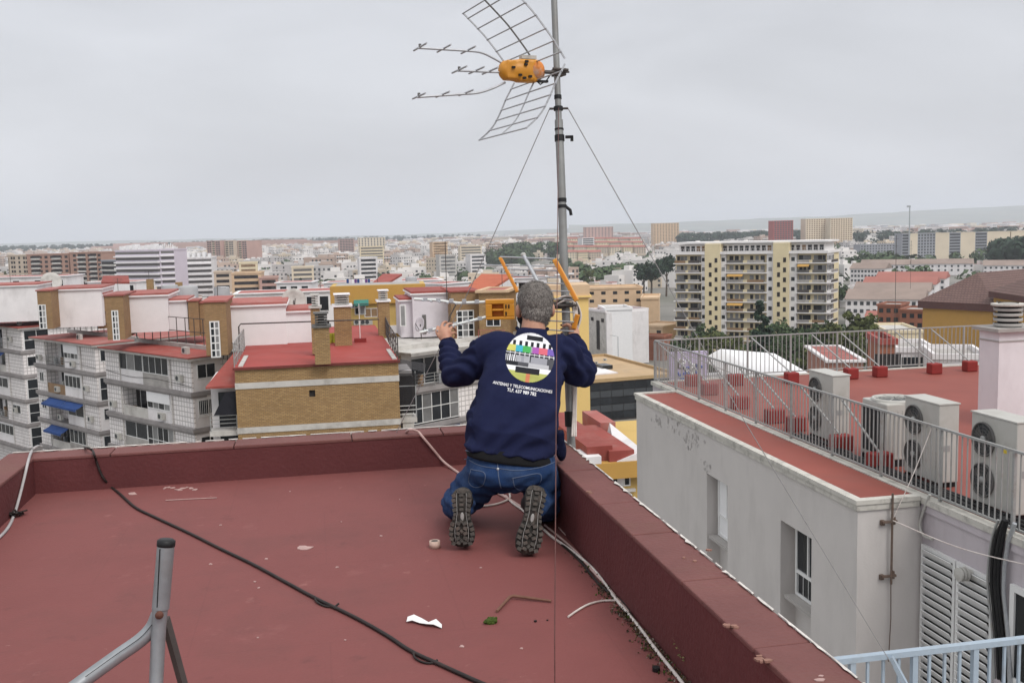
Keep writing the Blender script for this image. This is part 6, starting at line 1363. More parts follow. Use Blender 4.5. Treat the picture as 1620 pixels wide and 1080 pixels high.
me2.polygons.foreach_set('material_index', mi); o = bpy.data.objects.new('hair_strands', me2); COL.objects.link(o); o.parent = hair; o['kind'] = 'stuff'
# --- print on the back: test card disc and two lines of lettering, laid onto the cloth
dg = bpy.context.evaluated_depsgraph_get()
def bvh(o):
    m = o.data; off = worldloc(o.parent); return BVHTree.FromPolygons([v.co+off for v in m.vertices], [p.vertices[:] for p in m.polygons])
T_sw, T_jn = bvh(sweat), bvh(jeans)
pn = (cf*.9+UU*.0).normalized(); tilt = R(-8.0); PU = (cr*math.cos(tilt)+cu*math.sin(tilt)); PV = (cu*math.cos(tilt)-cr*math.sin(tilt))
def lay(tree, P, lift=.0022):
    h = tree.ray_cast(P-pn*.6, pn); return (h[0]-pn*lift) if h[0] else P
C0 = at(838.5, 565, 5.22); RAD = .1275
cols = {'w': (.74, .74, .76), 'k': (.012, .013, .018), 'y': (.52, .50, .12), 'c': (.05, .36, .46), 'g': (.06, .36, .09), 'm': (.34, .09, .36), 'r': (.58, .12, .16), 'v': (.16, .10, .38), 'a': (.28, .28, .31), 'd': (.07, .07, .08), 'l': (.42, .42, .44), 'o': (.58, .20, .10), 'n': (.40, .42, .12)}
keys = list(cols); cm = [mat('print_'+k, c, .8, .05, 30) for k, c in cols.items()]
def card(u, v):
    if v > .63:
        if -.22 < u < .46 and .70 < v < .88: return 'k'
        return 'w' if v > .66 or abs(u) < .9 else 'k'
    if v > .42:
        f = ((u+1.0)/.245) % 1; return 'k' if f < .48 else 'w'
    if v > .17:
        if -.01 < u < .06: return 'a'
        return 'y' if u < -.62 else 'c' if u < -.34 else 'g' if u < 0 else 'm' if u < .34 else 'r' if u < .68 else 'v'
    if v > .03:
        if abs(v-.105) < .016: return 'w'
        return 'k' if ((u+1)/.20) % 1 < .78 else 'l'
    if abs(u-.02) < .03 and v > -.22: return 'k'
    if v > -.24:
        if -.95 < u < -.52: return 'w' if ((u+1)/.085) % 1 < .42 else 'd'
        if u < -.0: return 'a' if ((u+1)/.05) % 1 < .6 else 'l'
        return 'a' if u < .72 else 'd'
    if v > -.40: return 'k' if u < -.45 else 'd' if u < -.02 else 'l' if u < .8 else 'd'
    if v > -.60:
        if -.52 < u < .46 and v < -.44: return 'k'
        return 'w'
    if v > -.66 and -.52 < u < .46: return 'k'
    if -.06 < u < .10: return 'o'
    return 'n'
n = 84; vs = []; fs = []; mi = []; idx = {}
def gp(i, j):
    if (i, j) not in idx:
        u = -1+2*i/n; v = -1+2*j/n; r_ = math.hypot(u, v); k = 1/r_ if r_ > 1 else 1; idx[i, j] = len(vs); vs.append(lay(T_sw, C0+PU*(u*k*RAD)+PV*(v*k*RAD)))
    return idx[i, j]
for j in range(n):
    for i in range(n):
        u = -1+2*(i+.5)/n; v = -1+2*(j+.5)/n
        if math.hypot(u, v) < 1.0: fs.append((gp(i, j), gp(i+1, j), gp(i+1, j+1), gp(i, j+1))); mi.append(keys.index(card(u, v)))
off = worldloc(man); me = bpy.data.meshes.new('back_print'); me.from_pydata([tuple(p-off) for p in vs], [], fs)
for mm in cm: me.materials.append(mm)
me.polygons.foreach_set('material_index', mi); me.polygons.foreach_set('use_smooth', [True]*len(fs)); o = bpy.data.objects.new('back_print', me); COL.objects.link(o); o.parent = sweat
m_let = mat('white_lettering', (.78, .78, .80), .8, .06, 40)
def lettering(txt, cx, cy, width, tilt_, name, bold=.006):
    cu_ = bpy.data.curves.new(name, 'FONT'); cu_.body = txt; cu_.size = 1; cu_.align_x = 'CENTER'; cu_.align_y = 'CENTER'; cu_.offset = bold*3; cu_.resolution_u = 2
    t = bpy.data.objects.new(name, cu_); COL.objects.link(t); dg = bpy.context.evaluated_depsgraph_get(); m = bpy.data.meshes.new_from_object(t.evaluated_get(dg)); bpy.data.objects.remove(t); bpy.data.curves.remove(cu_)
    bm = bmesh.new(); bm.from_mesh(m); bmesh.ops.triangulate(bm, faces=bm.faces)
    xs = [v.co.x for v in bm.verts]; s = width/(max(xs)-min(xs)); mid = (max(xs)+min(xs))/2; bm.to_mesh(m); bm.free()
    P0 = at(cx, cy, 5.22); U = cr*math.cos(tilt_)+cu*math.sin(tilt_); V = cu*math.cos(tilt_)-cr*math.sin(tilt_)
    for v in m.vertices: v.co = lay(T_sw, P0+U*((v.co.x-mid)*s)+V*(v.co.y*s*1.12), .003)-off
    m.materials.clear(); m.materials.append(m_let); o = bpy.data.objects.new(name, m); COL.objects.link(o); o.parent = sweat; return o
lettering('ANTENAS Y TELECOMUNICACIONES', 826.5, 611.5, .308, R(-9.2), 'print_line'); lettering('TLF. 637 989 782', 825, 618.5, .150, R(-9.2), 'print_line')
# --- seams and pockets on the jeans
def seam(pts, r=.0022, nm='seam', tree=None, m=None):
    P = [lay(tree or T_jn, at(x, y, 5.1), .001) for (x, y) in pts]; Q = []
    P2 = bez([(x, y, 0) for x, y in pts], 6); b = MB(); b.tube([lay(tree or T_jn, at(p.x, p.y, 5.1), .001) for p in P2], r, 5); return b.build(nm, m or m_stitch, jeans)
seam([(787, 722), (788, 740), (790, 756), (793, 770)], .0028); seam([(735, 726), (760, 735), (788, 738), (818, 741), (850, 738), (878, 732)], .0022)
for pts in ([(745, 742), (741, 764), (752, 772), (764, 766), (767, 746), (745, 742)], [(811, 753), (816, 770), (832, 775), (851, 768), (853, 747), (811, 753)]): seam(pts, .0022, 'pocket_seam')
seam([(736, 712), (770, 721), (806, 726), (850, 726), (880, 722)], .0030, 'waistband_seam')
b = MB(); b.lathe(lay(T_jn, at(788, 739, 5.1), .002), [(0, .003), (.006, .002), (.007, 0)], 10, 0, True, -pn); b.build('rivet', m_alu, jeans)
# pouch at his right hip
b = MB(); b.obox(at(886, 700, 5.25), RR*.022, FF*.05, UU*.062); b.ell(at(888, 712, 5.25), RR*.028, FF*.05, UU*.06); p_ = remesh(b, 'hip_pouch', m_cuff, .01, 3, man)
# --- shoes: soles towards the camera
def shoe(toe_px, heel_px, D0, D1, lean, rot, width, mirror):
    T, Hh = at(toe_px[0], toe_px[1], D0), at(heel_px[0], heel_px[1], D1); T = Vector((T.x, T.y, max(T.z, .008)))
    Y = (Hh-T); Ln = Y.length; Y.normalize(); Z = (-FF-Y*(-FF).dot(Y)); Z += RR*rot; Z = (Z-Y*Z.dot(Y)).normalized(); X = Y.cross(Z)*1
    if X.dot(RR) < 0: X = -X
    Xm = X*mirror
    prof = [(0, .30), (.03, .62), (.09, .86), (.2, 1.0), (.32, .98), (.45, .80), (.58, .66), (.7, .68), (.82, .76), (.92, .72), (.975, .52), (1.0, .2)]
    bend = [(0, -.02), (.12, -.006), (.3, 0), (1, 0)]
    def outline(z, sc):
        a = []
        for s, w in prof: a.append(T+Y*(s*Ln)+Xm*(w*width/2*sc-.004*math.sin(s*3.1)) + Z*(z+np.interp(s, *zip(*bend))))
        for s, w in prof[::-1]: a.append(T+Y*(s*Ln)+Xm*(-w*width/2*sc+.010*math.sin(s*3.1)*(1 if s < .5 else .5)) + Z*(z+np.interp(s, *zip(*bend))))
        return a
    root = thing_child('shoe', man, (0, 0, 0), 0)
    b = MB(); rs = [outline(-.034, .94), outline(-.020, 1.0), outline(-.004, 1.0), outline(0, .95)]; b.loft(rs, smooth=True); so = b.build('sole', m_sole, root)
    # tread blocks
    lug = MB(); rg = random.Random(int(toe_px[0]))
    def wat(s): return np.interp(s, *zip(*prof))*width/2
    def put(s, u, ls, lw, an=0, h=.007):
        zb = float(np.interp(s, *zip(*bend))); c = T+Y*(s*Ln)+Xm*(u*wat(s)+.003)+Z*(h/2+zb); ca, sa = math.cos(an), math.sin(an)
        lug.obox(c, (Xm*ca+Y*sa)*lw/2, (Y*ca-Xm*sa)*ls/2, Z*(h/2))
    for i, s in enumerate((.07, .15, .235, .32, .405)):
        for sd_ in (-1, 1): put(s, sd_*.78, .017, .020, sd_*.35)
        put(s+.012, -.28, .016, .021, .4 if i % 2 else -.4); put(s+.012, .28, .016, .021, -.4 if i % 2 else .4)
        if i % 2 == 0: put(s+.05, 0, .013, .017, .78)
    for s in (.5, .565): 
        for sd_ in (-1, 1): put(s, sd_*.74, .014, .013, 0)
    for s in (.645, .725, .805, .885):
        for sd_ in (-1, 1): put(s, sd_*.76, .017, .019, -sd_*.3)
        put(s+.01, 0, .013, .020, .78 if int(s*100) % 2 else 0)
    put(.955, 0, .016, .04, 0)
    tr = lug.build('tread', m_lug, so); tr['kind'] = 'stuff'
    e = MB(); c = T+Y*(.53*Ln)+Z*.002; e.ell(c, Xm*.009, Y*.022, Z*.003, 14, 8); e.build('shank_emblem', mat('pale_sole_inlay', (.30, .29, .28), .7, .1, 30), so)
    for sd_ in (-1, 1):
        w_ = MB(); w_.tube([T+Y*(s*Ln)+Xm*(sd_*.50*wat(s)+.003)+Z*(.001+float(np.interp(s, *zip(*bend)))) for s in np.linspace(.1, .93, 20)], .0018, 6); w_.build('sole_line', mat('pale_sole_inlay', (.30, .29, .28)), so)
    # upper
    u = MB(); u.loft([outline(-.03, .93), [p-Z*.0 for p in outline(-.055, .90)], outline(-.075, .70)]); 
    A = T+Y*(.80*Ln)-Z*.075; u.ell(A, X*.042, Y*.055, Z*.055); tb(u, [T+Y*(.80*Ln)-Z*.06, T+Y*(.72*Ln)-Z*.125], [.044, .046]); u.ell(T+Y*(.35*Ln)-Z*.055, X*.042, Y*.09, Z*.035)
    ob = remesh(u, 'upper', m_shoe, .007, 3, root)
    return root
shoe((731.5, 866, 0), (731, 773, 0), 4.93, 4.93, 0, -.05, .134, -1)
shoe((833, 877, 0), (850, 768, 0), 4.80, 4.84, 0, .12, .134, 1)
# ------------------------------------------------------------------ mast, antenna, guy wires
mp0 = [at(904, 705, 5.72), at(898, 560, 5.71), at(893, 440, 5.70), at(888.5, 300, 5.72), at(884, 190, 5.74), at(880, 90, 5.75), at(874, -70, 5.77)]
t = thing('antenna_mast', 'tall grey steel mast rising at the roof corner with black clamps', 'mast', (mp0[0].x, mp0[0].y, -.6))
m_mast = mat('weathered_mast_steel', (.26, .265, .26), .5, .12, 9, metal=.35, dirt=(.2, .18, .17), dscale=5, damt=.45)
b = MB(); b.tube([mp0[0]-UU*.9]+mp0[:5], .0235, 18); b.build('lower_pole', m_mast, t)
b = MB(); b.tube([lerp(mp0[3], mp0[4], .6)]+mp0[4:], .018, 16); b.build('upper_pole', m_mast, t)
def mastpt(y): 
    ys = [705, 560, 440, 300, 190, 90, -70]; i = next(k for k in range(6) if y >= ys[k+1]); return lerp(mp0[i], mp0[i+1], (ys[i]-y)/(ys[i]-ys[i+1]))
for (y, h, r, nm) in ((154, .022, .0215, 'tape_band'), (172, .022, .0265, 'guy_clamp'), (205, .010, .0262, 'tape_band'), (219, .034, .0285, 'pole_coupler'), (317, .022, .0262, 'tape_band'), (327, .018, .027, 'tape_band'), (662, .085, .032, 'tape_band')):
    c = mastpt(y); d = (mastpt(y-4)-c).normalized(); b = MB(); b.tube([c-d*h/2, c+d*h/2], r, 16); o = b.build(nm, m_black, t)
    if nm == 'pole_coupler': b = MB(); b.obox(c+RR*.055+UU*.006, RR*.022, FF*.012, UU*.008); b.obox(c+RR*.07-UU*.004, RR*.008, FF*.012, UU*.014); b.build('clamp_lever', m_black, o)
    if y == 327: b = MB(); b.tube([c+RR*.02, c+RR*.045-UU*.02, c+RR*.05-UU*.05], .010, 6); b.build('loose_end', m_black, o)
    if nm == 'guy_clamp': b = MB(); b.tube([c-RR*.05, c+RR*.055], .007, 6); b.build('eye_bolt', m_iron, o)
b = MB(); c = at(904, 600, 5.66); 
for k in range(3): b.tube(bez([mastpt(478)+RR*(.03+.012*k), at(908+2*k, 500, 5.69), at(909+1.5*k, 580, 5.69), at(907+2*k, 650, 5.69), at(905+3*k, 690, 5.66)], 6), .006, 7)
cb_ = b.build('coax_cable', m_whitecable, t)
# bracket by the right hand with looped coax
b = MB(); c = mastpt(482); b.obox(c-RR*.045-FF*.02, RR*.045, FF*.02, UU*.02); b.obox(c, RR*.04, FF*.045, UU*.012); b.tube([c-RR*.07-FF*.05, c+RR*.06-FF*.05], .008, 8); b.build('bracket', m_iron, t)
for k in range(3): b = MB(); b.tube(bez([c-RR*.06-FF*.03+UU*.015*k, c-FF*.06+UU*(.03+.012*k), c+RR*.05-FF*.045+UU*(.01+.01*k), c+RR*(.065+.01*k)-UU*.06, c+RR*(.04+.01*k)-UU*.16], 7), .0055, 7); b.build('coax_loop', m_whitecable if k != 1 else m_iron, t)
# UHF antenna on the mast. axes from how it stands: rods run e (horizontal), booms run b
d = ray(138, 315); E_ = Vector((d.x, d.y, 0)).normalized(); Bx = Vector((-E_.y, E_.x, 0)); A0 = at(884, 115, 5.75)
def ap(s, z, w=0): return A0+Bx*s+E_*w+UU*z
t = thing('tv_antenna', 'three boom television antenna with orange box on top of the mast', 'antenna', A0)
# orange box
b = MB(); b.ell(ap(.245, .0), Bx*.126, E_*.052, UU*.062, 24, 16); b.obox(ap(.25, 0), Bx*.085, E_*.043, UU*.052); b.obox(ap(.20, .0), Bx*.06, E_*.035, UU*.061); b.ell(ap(.33, .0), Bx*.04, E_*.045, UU*.054, 16, 10); bx = remesh(b, 'connection_box', m_orange, .008, 2, t)
b = MB(); b.ell(ap(.145, .004), Bx*.052, E_*.06, UU*.060, 18, 12); b.build('box_cover', mat('worn_orange_plastic', (.60, .20, .035), .5, .2, 30, dirt=(.5, .45, .4), dscale=18, damt=.6), bx)
b = MB(); b.lathe(ap(.118, -.004), [(.0, -.02), (.03, -.018), (.034, .0), (.03, .018), (0, .02)], 14, 0, True, Bx); b.build('box_nose', m_orange, bx)
for (s, z) in ((.225, .028), (.26, -.030), (.20, -.036), (.235, -.045), (.30, .01), (.22, .045)):
    b = MB(); q = ap(s, z, -.052); b.obox(q, Bx*.009, E_*.006, UU*.006); b.build('box_slot', m_black, bx)
b = MB(); b.tube([ap(.108, .0, 0), ap(.0, .0, -.0)], .011, 8); b.obox(ap(.0, .0, 0), Bx*.03, E_*.035, UU*.02); b.tube([ap(-.035, .008, -.05), ap(.06, .012, -.05)], .008, 6); b.tube([ap(.11, -.01, -.05), ap(-.05, .0, -.03)], .006, 6); b.build('mast_clamp', m_iron, t)
b = MB(); b.obox(ap(.115, -.058, -.03), Bx*.03, E_*.012, UU*.006); b.tube([ap(.16, -.05, -.03), ap(.13, -.075, -.03), ap(.09, -.05, -.03), ap(.06, -.01, -.03)], .004, 6); b.build('feed_cable', m_black, t)
for pts, els in (([(.33, .03), (.40, .064), (.47, .090), (.56, .096), (.83, .099)], (.82, .685, .545)), ([(.36, -.012), (.61, -.012)], (.60, .50, .42)), ([(.33, -.066), (.42, -.105), (.50, -.128), (.60, -.138), (.845, -.160)], (.835, .70, .565))):
    b = MB(); b.tube(bez([ap(*p) for p in pts], 6) if len(pts) > 2 else [ap(*p) for p in pts], .0062, 8); bo = b.build('boom', m_alu, t)
    for k, s in enumerate(els):
        z = float(np.interp(s, [p[0] for p in pts], [p[1] for p in pts])); b = MB(); h = .115 if len(pts) > 2 else .12
        b.tube([ap(s, z+.006, -h), ap(s, z+.006, h)], .0052, 6); b.build('element', m_alu, bo)
    s = els[0]; z = float(np.interp(s, [p[0] for p in pts], [p[1] for p in pts])); b = MB(); b.obox(ap(s, z+.012), Bx*.006, E_*.006, UU*.010); b.build('end_clip', m_louv, bo)
up = [(.128, .016), (.148, .045), (.172, .08), (.205, .125), (.243, .172), (.285, .222), (.325, .265), (.408, .343), (.44, .372)]; lo = [(.128, -.012), (.15, -.05), (.185, -.11), (.216, -.175), (.258, -.25), (.30, -.300), (.360, -.350)]
WR = .36
for nm, cv, rods in (('upper_reflector', up, (.05, .105, .165, .23, .29, .345, .372)), ('lower_reflector', lo, (-.05, -.115, -.175, -.235, -.295, -.350))):
    rt = thing_child(nm, t, (0, 0, 0), 0)
    for w in (-WR*.97, 0, WR*.97):
        b = MB(); P = bez([ap(s, z, w) for s, z in cv], 4)
        for p, q in zip(P[:-1], P[1:]): b.bar(p, q+(q-p)*.15, .009 if w else .007, .005 if w else .007, E_)
        b.build('rib', m_alu if (w or nm[0] == 'l') else m_louv, rt)
    for z in rods:
        s = float(np.interp(z, sorted(p[1] for p in cv), [p[0] for p in sorted(cv, key=lambda p: p[1])])); b = MB(); b.tube([ap(s, z, -WR), ap(s, z, WR)], .0040, 6); b.build('rod', m_alu, rt)
b = MB(); b.obox(ap(.19, .075, .0), Bx*.045, E_*.02, UU*.010); b.build('reflector_bracket', m_acw, t)
# guy wires
cl_ = mastpt(172)
def guy(lab, pts, r, m):
    b = MB(); b.tube(pts, r, 6); o = b.build('guy_wire', m); tag(o, lab, 'wire', 'guy wires of the mast'); return o
m_wire = mat('dull_steel_wire', (.34, .33, .33), .5, .15, 30, metal=.4); m_rwire = mat('rusty_wire', (.13, .06, .055), .8, .2, 30)
an = onz(630, 690, PH); an.y = PY+.12
guy('guy wire running from mast down behind the raised hand to the far parapet', [cl_-RR*.05, lerp(cl_, an, .5)-UU*.02, an], .0024, m_wire)
q = ony(1424, 1072, Yr-.05); guy('guy wire crossing the grey wall down to the blue grey railing', [cl_+RR*.055, lerp(cl_, q, .5)-UU*.015, q], .0026, m_wire)
q = at(877.5, 1010, 2.9); dq = (q-cl_); guy('thin rusty guy wire dropping past the man back towards the viewer', [cl_-FF*.03, lerp(cl_, q, .5), q, Vector(onz(878, 1165, 0.0))], .0017, m_rwire)
# ------------------------------------------------------------------ the second antenna, held
t = thing('held_antenna', 'yellow and silver antenna the man holds in front of him', 'antenna', at(820, 470, 5.9))
DT, DM = 5.90, 5.80
def fd(x, y): return lerp(5.90, 5.62, (x-790)/122)-.05*(y-407)/70
for (p, q, nm) in (((791, 407, fd(791, 407)), (819, 462, fd(819, 462)), 'frame_bar'), ((877, 410, 5.665), (912.5, 476, 5.60), 'frame_bar'), ((914, 497, 5.63), (907.5, 520, 5.64), 'frame_bar')):
    b = MB(); a, c = at(*p), at(*q); b.bar(a, c, .021 if p[0] < 800 else .028, .014, -FF); o = b.build(nm, m_orange, t); d_ = (c-a).normalized(); bv = o.modifiers.new('bevel', 'BEVEL'); bv.width = .004; bv.segments = 2
    b = MB(); b.bar(lerp(a, c, .04)-FF*.009, lerp(a, c, .96)-FF*.009, .010, .003, -FF); b.build('bar_channel', mat('shaded_orange', (.55, .19, .02), .5, .1, 20), o)
b = MB(); b.tube([at(828, 403, 5.82), at(851, 446, 5.72)], .011, 10); o = b.build('centre_tube', m_alu, t); b = MB(); b.ell(at(828, 403, 5.82), RR*.016, FF*.014, UU*.014, 12, 8); b.build('tube_cap', m_acw, o)
for k, (x0_, y0_, x1_, y1_) in enumerate(((791, 406.5, 878, 409.5), (762, 419, 882, 421.5), (797, 425.5, 886, 428.5), (803, 436, 891, 439), (808, 446, 897, 449), (814, 458, 902, 461), (818, 470, 908, 474), (868, 492, 909, 494), (862, 507, 908, 509), (858, 521, 908, 524))):
    Dk = lerp(DT, DM, min(1, k/6)) if k < 7 else 5.80; d0_, d1_ = (fd(x0_, y0_), max(5.61, fd(x1_, y1_))) if k < 7 else (5.66, 5.61); b = MB(); b.tube([at(x0_, y0_, d0_), at(x1_, y1_, d1_)], .0042 if k else .0055, 6); b.build('rod', m_alu, t)
bxp = at(791, 489, 5.84)
bo = thing_child('connection_box', t, bxp-worldloc(t), 0)
b = MB(); w, h = .083, .058
for (u0, u1, v0, v1) in ((-w, w, h*.55, h), (-w, w, -h, -h*.72), (-w, -w*.55, -h*.72, h*.55), (.25*w, w, -h*.72, h*.55), (-w*.55, .25*w, -.14*h, .06*h)):
    b.obox(bxp+RR*(u0+u1)/2+UU*(v0+v1)/2, RR*(u1-u0)/2, FF*.03, UU*(v1-v0)/2)
o = b.build('box_shell', m_orange, bo); bv = o.modifiers.new('bevel', 'BEVEL'); bv.width = .004; bv.segments = 2
b = MB(); b.obox(bxp+FF*.02, RR*w*.95, FF*.008, UU*h*.9); b.build('box_back', mat('shaded_orange', (.55, .19, .02)), bo)
for (u, v) in ((.42, .3), (.42, -.42), (.62, .3)): b = MB(); b.obox(bxp+RR*w*u+UU*h*v-FF*.031, RR*.004, FF*.002, UU*.011); b.build('box_slot', m_black, bo)
m_wrod = mat('white_plastic_boom', (.66, .68, .66), .5, .06, 20)
for pts, r in (([(768, 477.5, 5.84), (726, 479.5, 5.82), (686, 474.5, 5.80), (655, 473, 5.79)], .0085), ([(772, 500.5, 5.83), (735, 510, 5.80), (704, 517.3, 5.785), (664, 526, 5.77)], .0085)):
    P = [at(*p) for p in pts]; b = MB(); b.tube(P, r, 8); o = b.build('boom', m_wrod, t)
    for s in (.12, .3, .48, .66, .84):
        c = lerp(P[0], P[-1], s); b = MB(); b.obox(c, RR*.012, FF*.014, UU*.010); b.build('boom_clip', m_alu, o)
        b = MB(); c = lerp(P[1], P[-1], s); b.tube([c-FF*.06+RR*.02-UU*.004, c+FF*.06-RR*.02+UU*.004], .004, 6); b.build('element', m_alu, o)
b = MB(); b.tube([at(706, 523, 5.78), at(712, 500, 5.80), at(723, 478, 5.83)], .004, 6); b.build('strut', m_iron, t)
b = MB(); b.obox(at(827, 452, 5.85), RR*.022, FF*.015, UU*.016); b.build('clamp', m_black, t)
# ------------------------------------------------------------------ small things on the roof
m_bcab = mat('black_cable', (.022, .017, .016), .6, .25, 12, dirt=(.06, .035, .03), dscale=8, damt=.5)
def floorcable(lab, pts, r, m, name='cable', zs=None, n=6, cat='cable'):
    P = []
    for i, p in enumerate(pts):
        if p[0] == 'y': P.append(ony(p[1], p[2], PY-r-.004)); continue
        if p[0] == 'x': P.append(onx(p[1], p[2], PX0+r+.004)); continue
        P.append(onz(p[0], p[1], (p[2] if len(p) > 2 else r+.001)))
    b = MB(); b.tube(bez(P, n), r, 8); o = b.build(name, m); tag(o, lab, cat); return o, P
pt = PH+.016
o, P = floorcable('thick black cable lying diagonally across the red roof', [(128, 709, PH-.10), (137, 708, PH+.03), (146, 712, PH+.022), (149, 719, PH+.012), ('y', 152, 728), ('y', 158, 745), ('y', 165, 758), (176, 770), (190, 781), (214, 802), (244, 817), (300, 843), (350, 868), (400, 892), (450, 919), (500, 946), (560, 975), (610, 1003), (650, 1029), (700, 1052), (760, 1079), (840, 1112)], .0076, m_bcab)
for (x, y, dx, lab) in ((506, 945, -6, 'first'), (662, 1034, -6, 'second')):
    c = onz(x, y, .012); b = MB(); b.tube(bez([onz(x-8, y-2, .014), onz(x-5, y+6, .008), onz(x+8, y+13, .006), onz(x+22, y+14, .006), onz(x+30, y+9, .012)], 5), .0042, 7); tag(b.build('cable_tie', m_bcab), lab+' loose black loop tied to the diagonal black cable', 'cable tie')
m_gcab = mat('grey_cable', (.38, .36, .36), .6, .15, 9)
floorcable('pale grey cable hanging over the corner of the short red parapet', [(66, 706, PH-.1), (58, 706, PH+.03), (50, 714, PH+.014), ('x', 45, 728), ('x', 38, 757), ('x', 31, 785), (22, 815), (10, 838), (-15, 862)], .0085, m_gcab)
m_pinkc = mat('dusty_pink_white_cable', (.52, .36, .33), .7, .15, 9)
floorcable('dusty white cable running from the far parapet down behind the kneeling man', [(640, 689, PH-.06), (646, 680, PH+.03), (655, 680, PH+.028), (662, 683, PH+.012), ('y', 668, 690), ('y', 684, 709), ('y', 700, 728), (716, 741), (740, 757), (770, 772), (795, 783), (825, 802)], .0085, m_pinkc)
floorcable('pair of white cables along the parapet foot, outer strand', [(800, 784), (812, 796), (826, 806), (845, 822), (870, 846), (905, 871), (935, 896), (955, 920), (972, 944), (992, 968), (1014, 995), (1040, 1030), (1083, 1084), (1130, 1150)], .0068, m_whitecable)
floorcable('second strand of the white cable pair beside the parapet foot', [(862, 830), (885, 849), (912, 873), (938, 903), (962, 929), (980, 951), (995, 968)], .006, m_pinkc)
floorcable('dark cable strand tucked along the white cables', [(880, 852), (915, 884), (938, 912), (955, 930), (985, 952), (1000, 975)], .006, m_bcab)
floorcable('thin white cable looping between his knees', [(757, 801), (775, 799), (792, 795), (806, 788), (806.5, 781, .02), (805, 772, .05), (808, 764, .09)], .006, m_whitecable)
floorcable('short white cable offcut curving away from the pair', [(899, 975), (915, 964), (932, 955), (952, 950), (975, 949)], .0045, m_whitecable)
# tripod left of the picture: a cut-off antenna foot
t = thing('tripod_foot', 'galvanised three legged antenna foot with black cap on its post', 'antenna stand', (onz(250, 1200, 0).x, onz(250, 1200, 0).y, 0))
DP = 2.45; r = .0205; top, mid = at(263, 856, DP), at(254, 962, DP)
m_gp = mat('galvanised_pipe', (.30, .315, .33), .45, .15, 14, metal=.55, dirt=(.25, .24, .23), dscale=9, damt=.4)
b = MB(); b.tube([top, mid], r, 24); po = b.build('post', m_gp, t)
b = MB(); ax = (top-mid).normalized(); b.lathe(top, [(.0, .006), (r*.8, .006), (r*1.06, .002), (r*1.06, -.010), (r, -.012)], 24, 0, True, ax); b.build('cap', m_black, po)
b = MB(); b.tube([at(252.8, 868, DP-.021), at(248.5, 960, DP-.021)], .0012, 5); b.build('weld_seam', m_black, po)
b = MB(); b.lathe(at(252.5, 972, DP-.021), [(.0, .008), (.009, .007), (.010, 0)], 12, 0, True, -cf); b.build('bolt', mat('rust_brown', (.12, .05, .035), .8, .2, 40), t)
b = MB(); b.tube([at(253.5, 958, DP), at(251.5, 984, DP), at(247, 1080, DP-.01), at(241, 1195, DP-.06)], [.019, .0175, .0165, .0165], 20); b.build('leg', m_gp, t)
b = MB(); b.tube(bez([at(250, 972, DP+.01), at(241, 992, DP+.01), at(222, 1012, DP), at(185, 1038, DP-.02), at(135, 1074, DP-.06), at(60, 1130, DP-.12)], 6), .0175, 20); o = b.build('leg', m_gp, t)
b = MB(); b.tube(bez([at(241, 987, DP-.012), at(222, 1008, DP-.020), at(185, 1034, DP-.04), at(135, 1070, DP-.08)], 6), .001, 5); b.build('weld_seam', m_black, o)
b = MB(); b.bar(at(262, 980, DP+.03), at(292, 1090, DP+.12), .030, .012, RR); b.bar(at(292, 1090, DP+.12), at(318, 1185, DP+.22), .030, .012, RR); b.build('brace_leg', m_iron, t)
# tape roll, paper, twigs, moss, caps, flakes
c = onz(688, 866, 0); t = thing('tape_roll', 'small roll of beige tape standing beside the man left shoe', 'tape roll', c)
b = MB(); b.lathe((0, 0, .0), [(.018, .0), (.027, .0), (.027, .036), (.018, .036), (.018, 0)], 24); b.build('tape', mat('beige_tape', (.50, .36, .30), .6, .1, 40), t, False); b = MB(); b.lathe((0, 0, .001), [(.0165, 0), (.0178, 0), (.0178, .034), (.0165, .034)], 24); b.build('core', m_concl, t, False)
def scrap(lab, outline, m, name, cat, z=.006, th=.002, seed=0, fold=.012):
    rng = random.Random(seed); P = [onz(x, y, z) for x, y in outline]; n = len(P); k = n//2; b = MB(); v = [p+Vector((0, 0, rng.uniform(0, fold))) for p in P]
    fs = [(i, i+1, n-2-i, n-1-i) for i in range(k-1)]; b.add(v, fs, 0, False); o = b.build(name, m); md = o.modifiers.new('solid', 'SOLIDIFY'); md.thickness = th; tag(o, lab, cat); return o
scrap('torn strip of white paper on the red roof', [(643, 984), (652, 984), (664, 987), (674, 990), (686, 991), (699, 993), (699, 987), (690, 984), (678, 985), (668, 979), (655, 978), (645, 978)], mat('white_paper', (.78, .77, .76), .8, .04, 30), 'paper_scrap', 'paper', .004, .0015, 3, .018)
m_moss = mat('green_moss', (.055, .085, .012), .95, .4, 60, bump=1, bscale=90)
c = onz(776, 984, 0); b = MB(); b.ell(c+UU*.003, RR*.027, FF*.026, UU*.013, 18, 10); rng = random.Random(2)
for k in range(26): q = c+RR*rng.uniform(-.024, .024)+FF*rng.uniform(-.022, .022)+UU*.010; b.ell(q, RR*.006, FF*.006, UU*.006, 8, 6)
tag(b.build('moss_clump', m_moss), 'small green moss cushion on the open red roof', 'moss')
m_twig = mat('dry_twig', (.17, .085, .06), .9, .2, 30)
b = MB(); b.tube([onz(786, 966, .008), onz(806, 944, .012), onz(812, 942, .014), onz(872, 950, .008)], [.006, .007, .007, .005], 6); tag(b.build('bent_twig', m_twig), 'bent reddish strip lying between moss and cable', 'twig')
b = MB(); b.tube([onz(884, 834, .006), onz(895, 846, .006)], .004, 5); tag(b.build('cable_offcut', m_pinkc), 'tiny cable offcut beside the man right shoe', 'offcut')
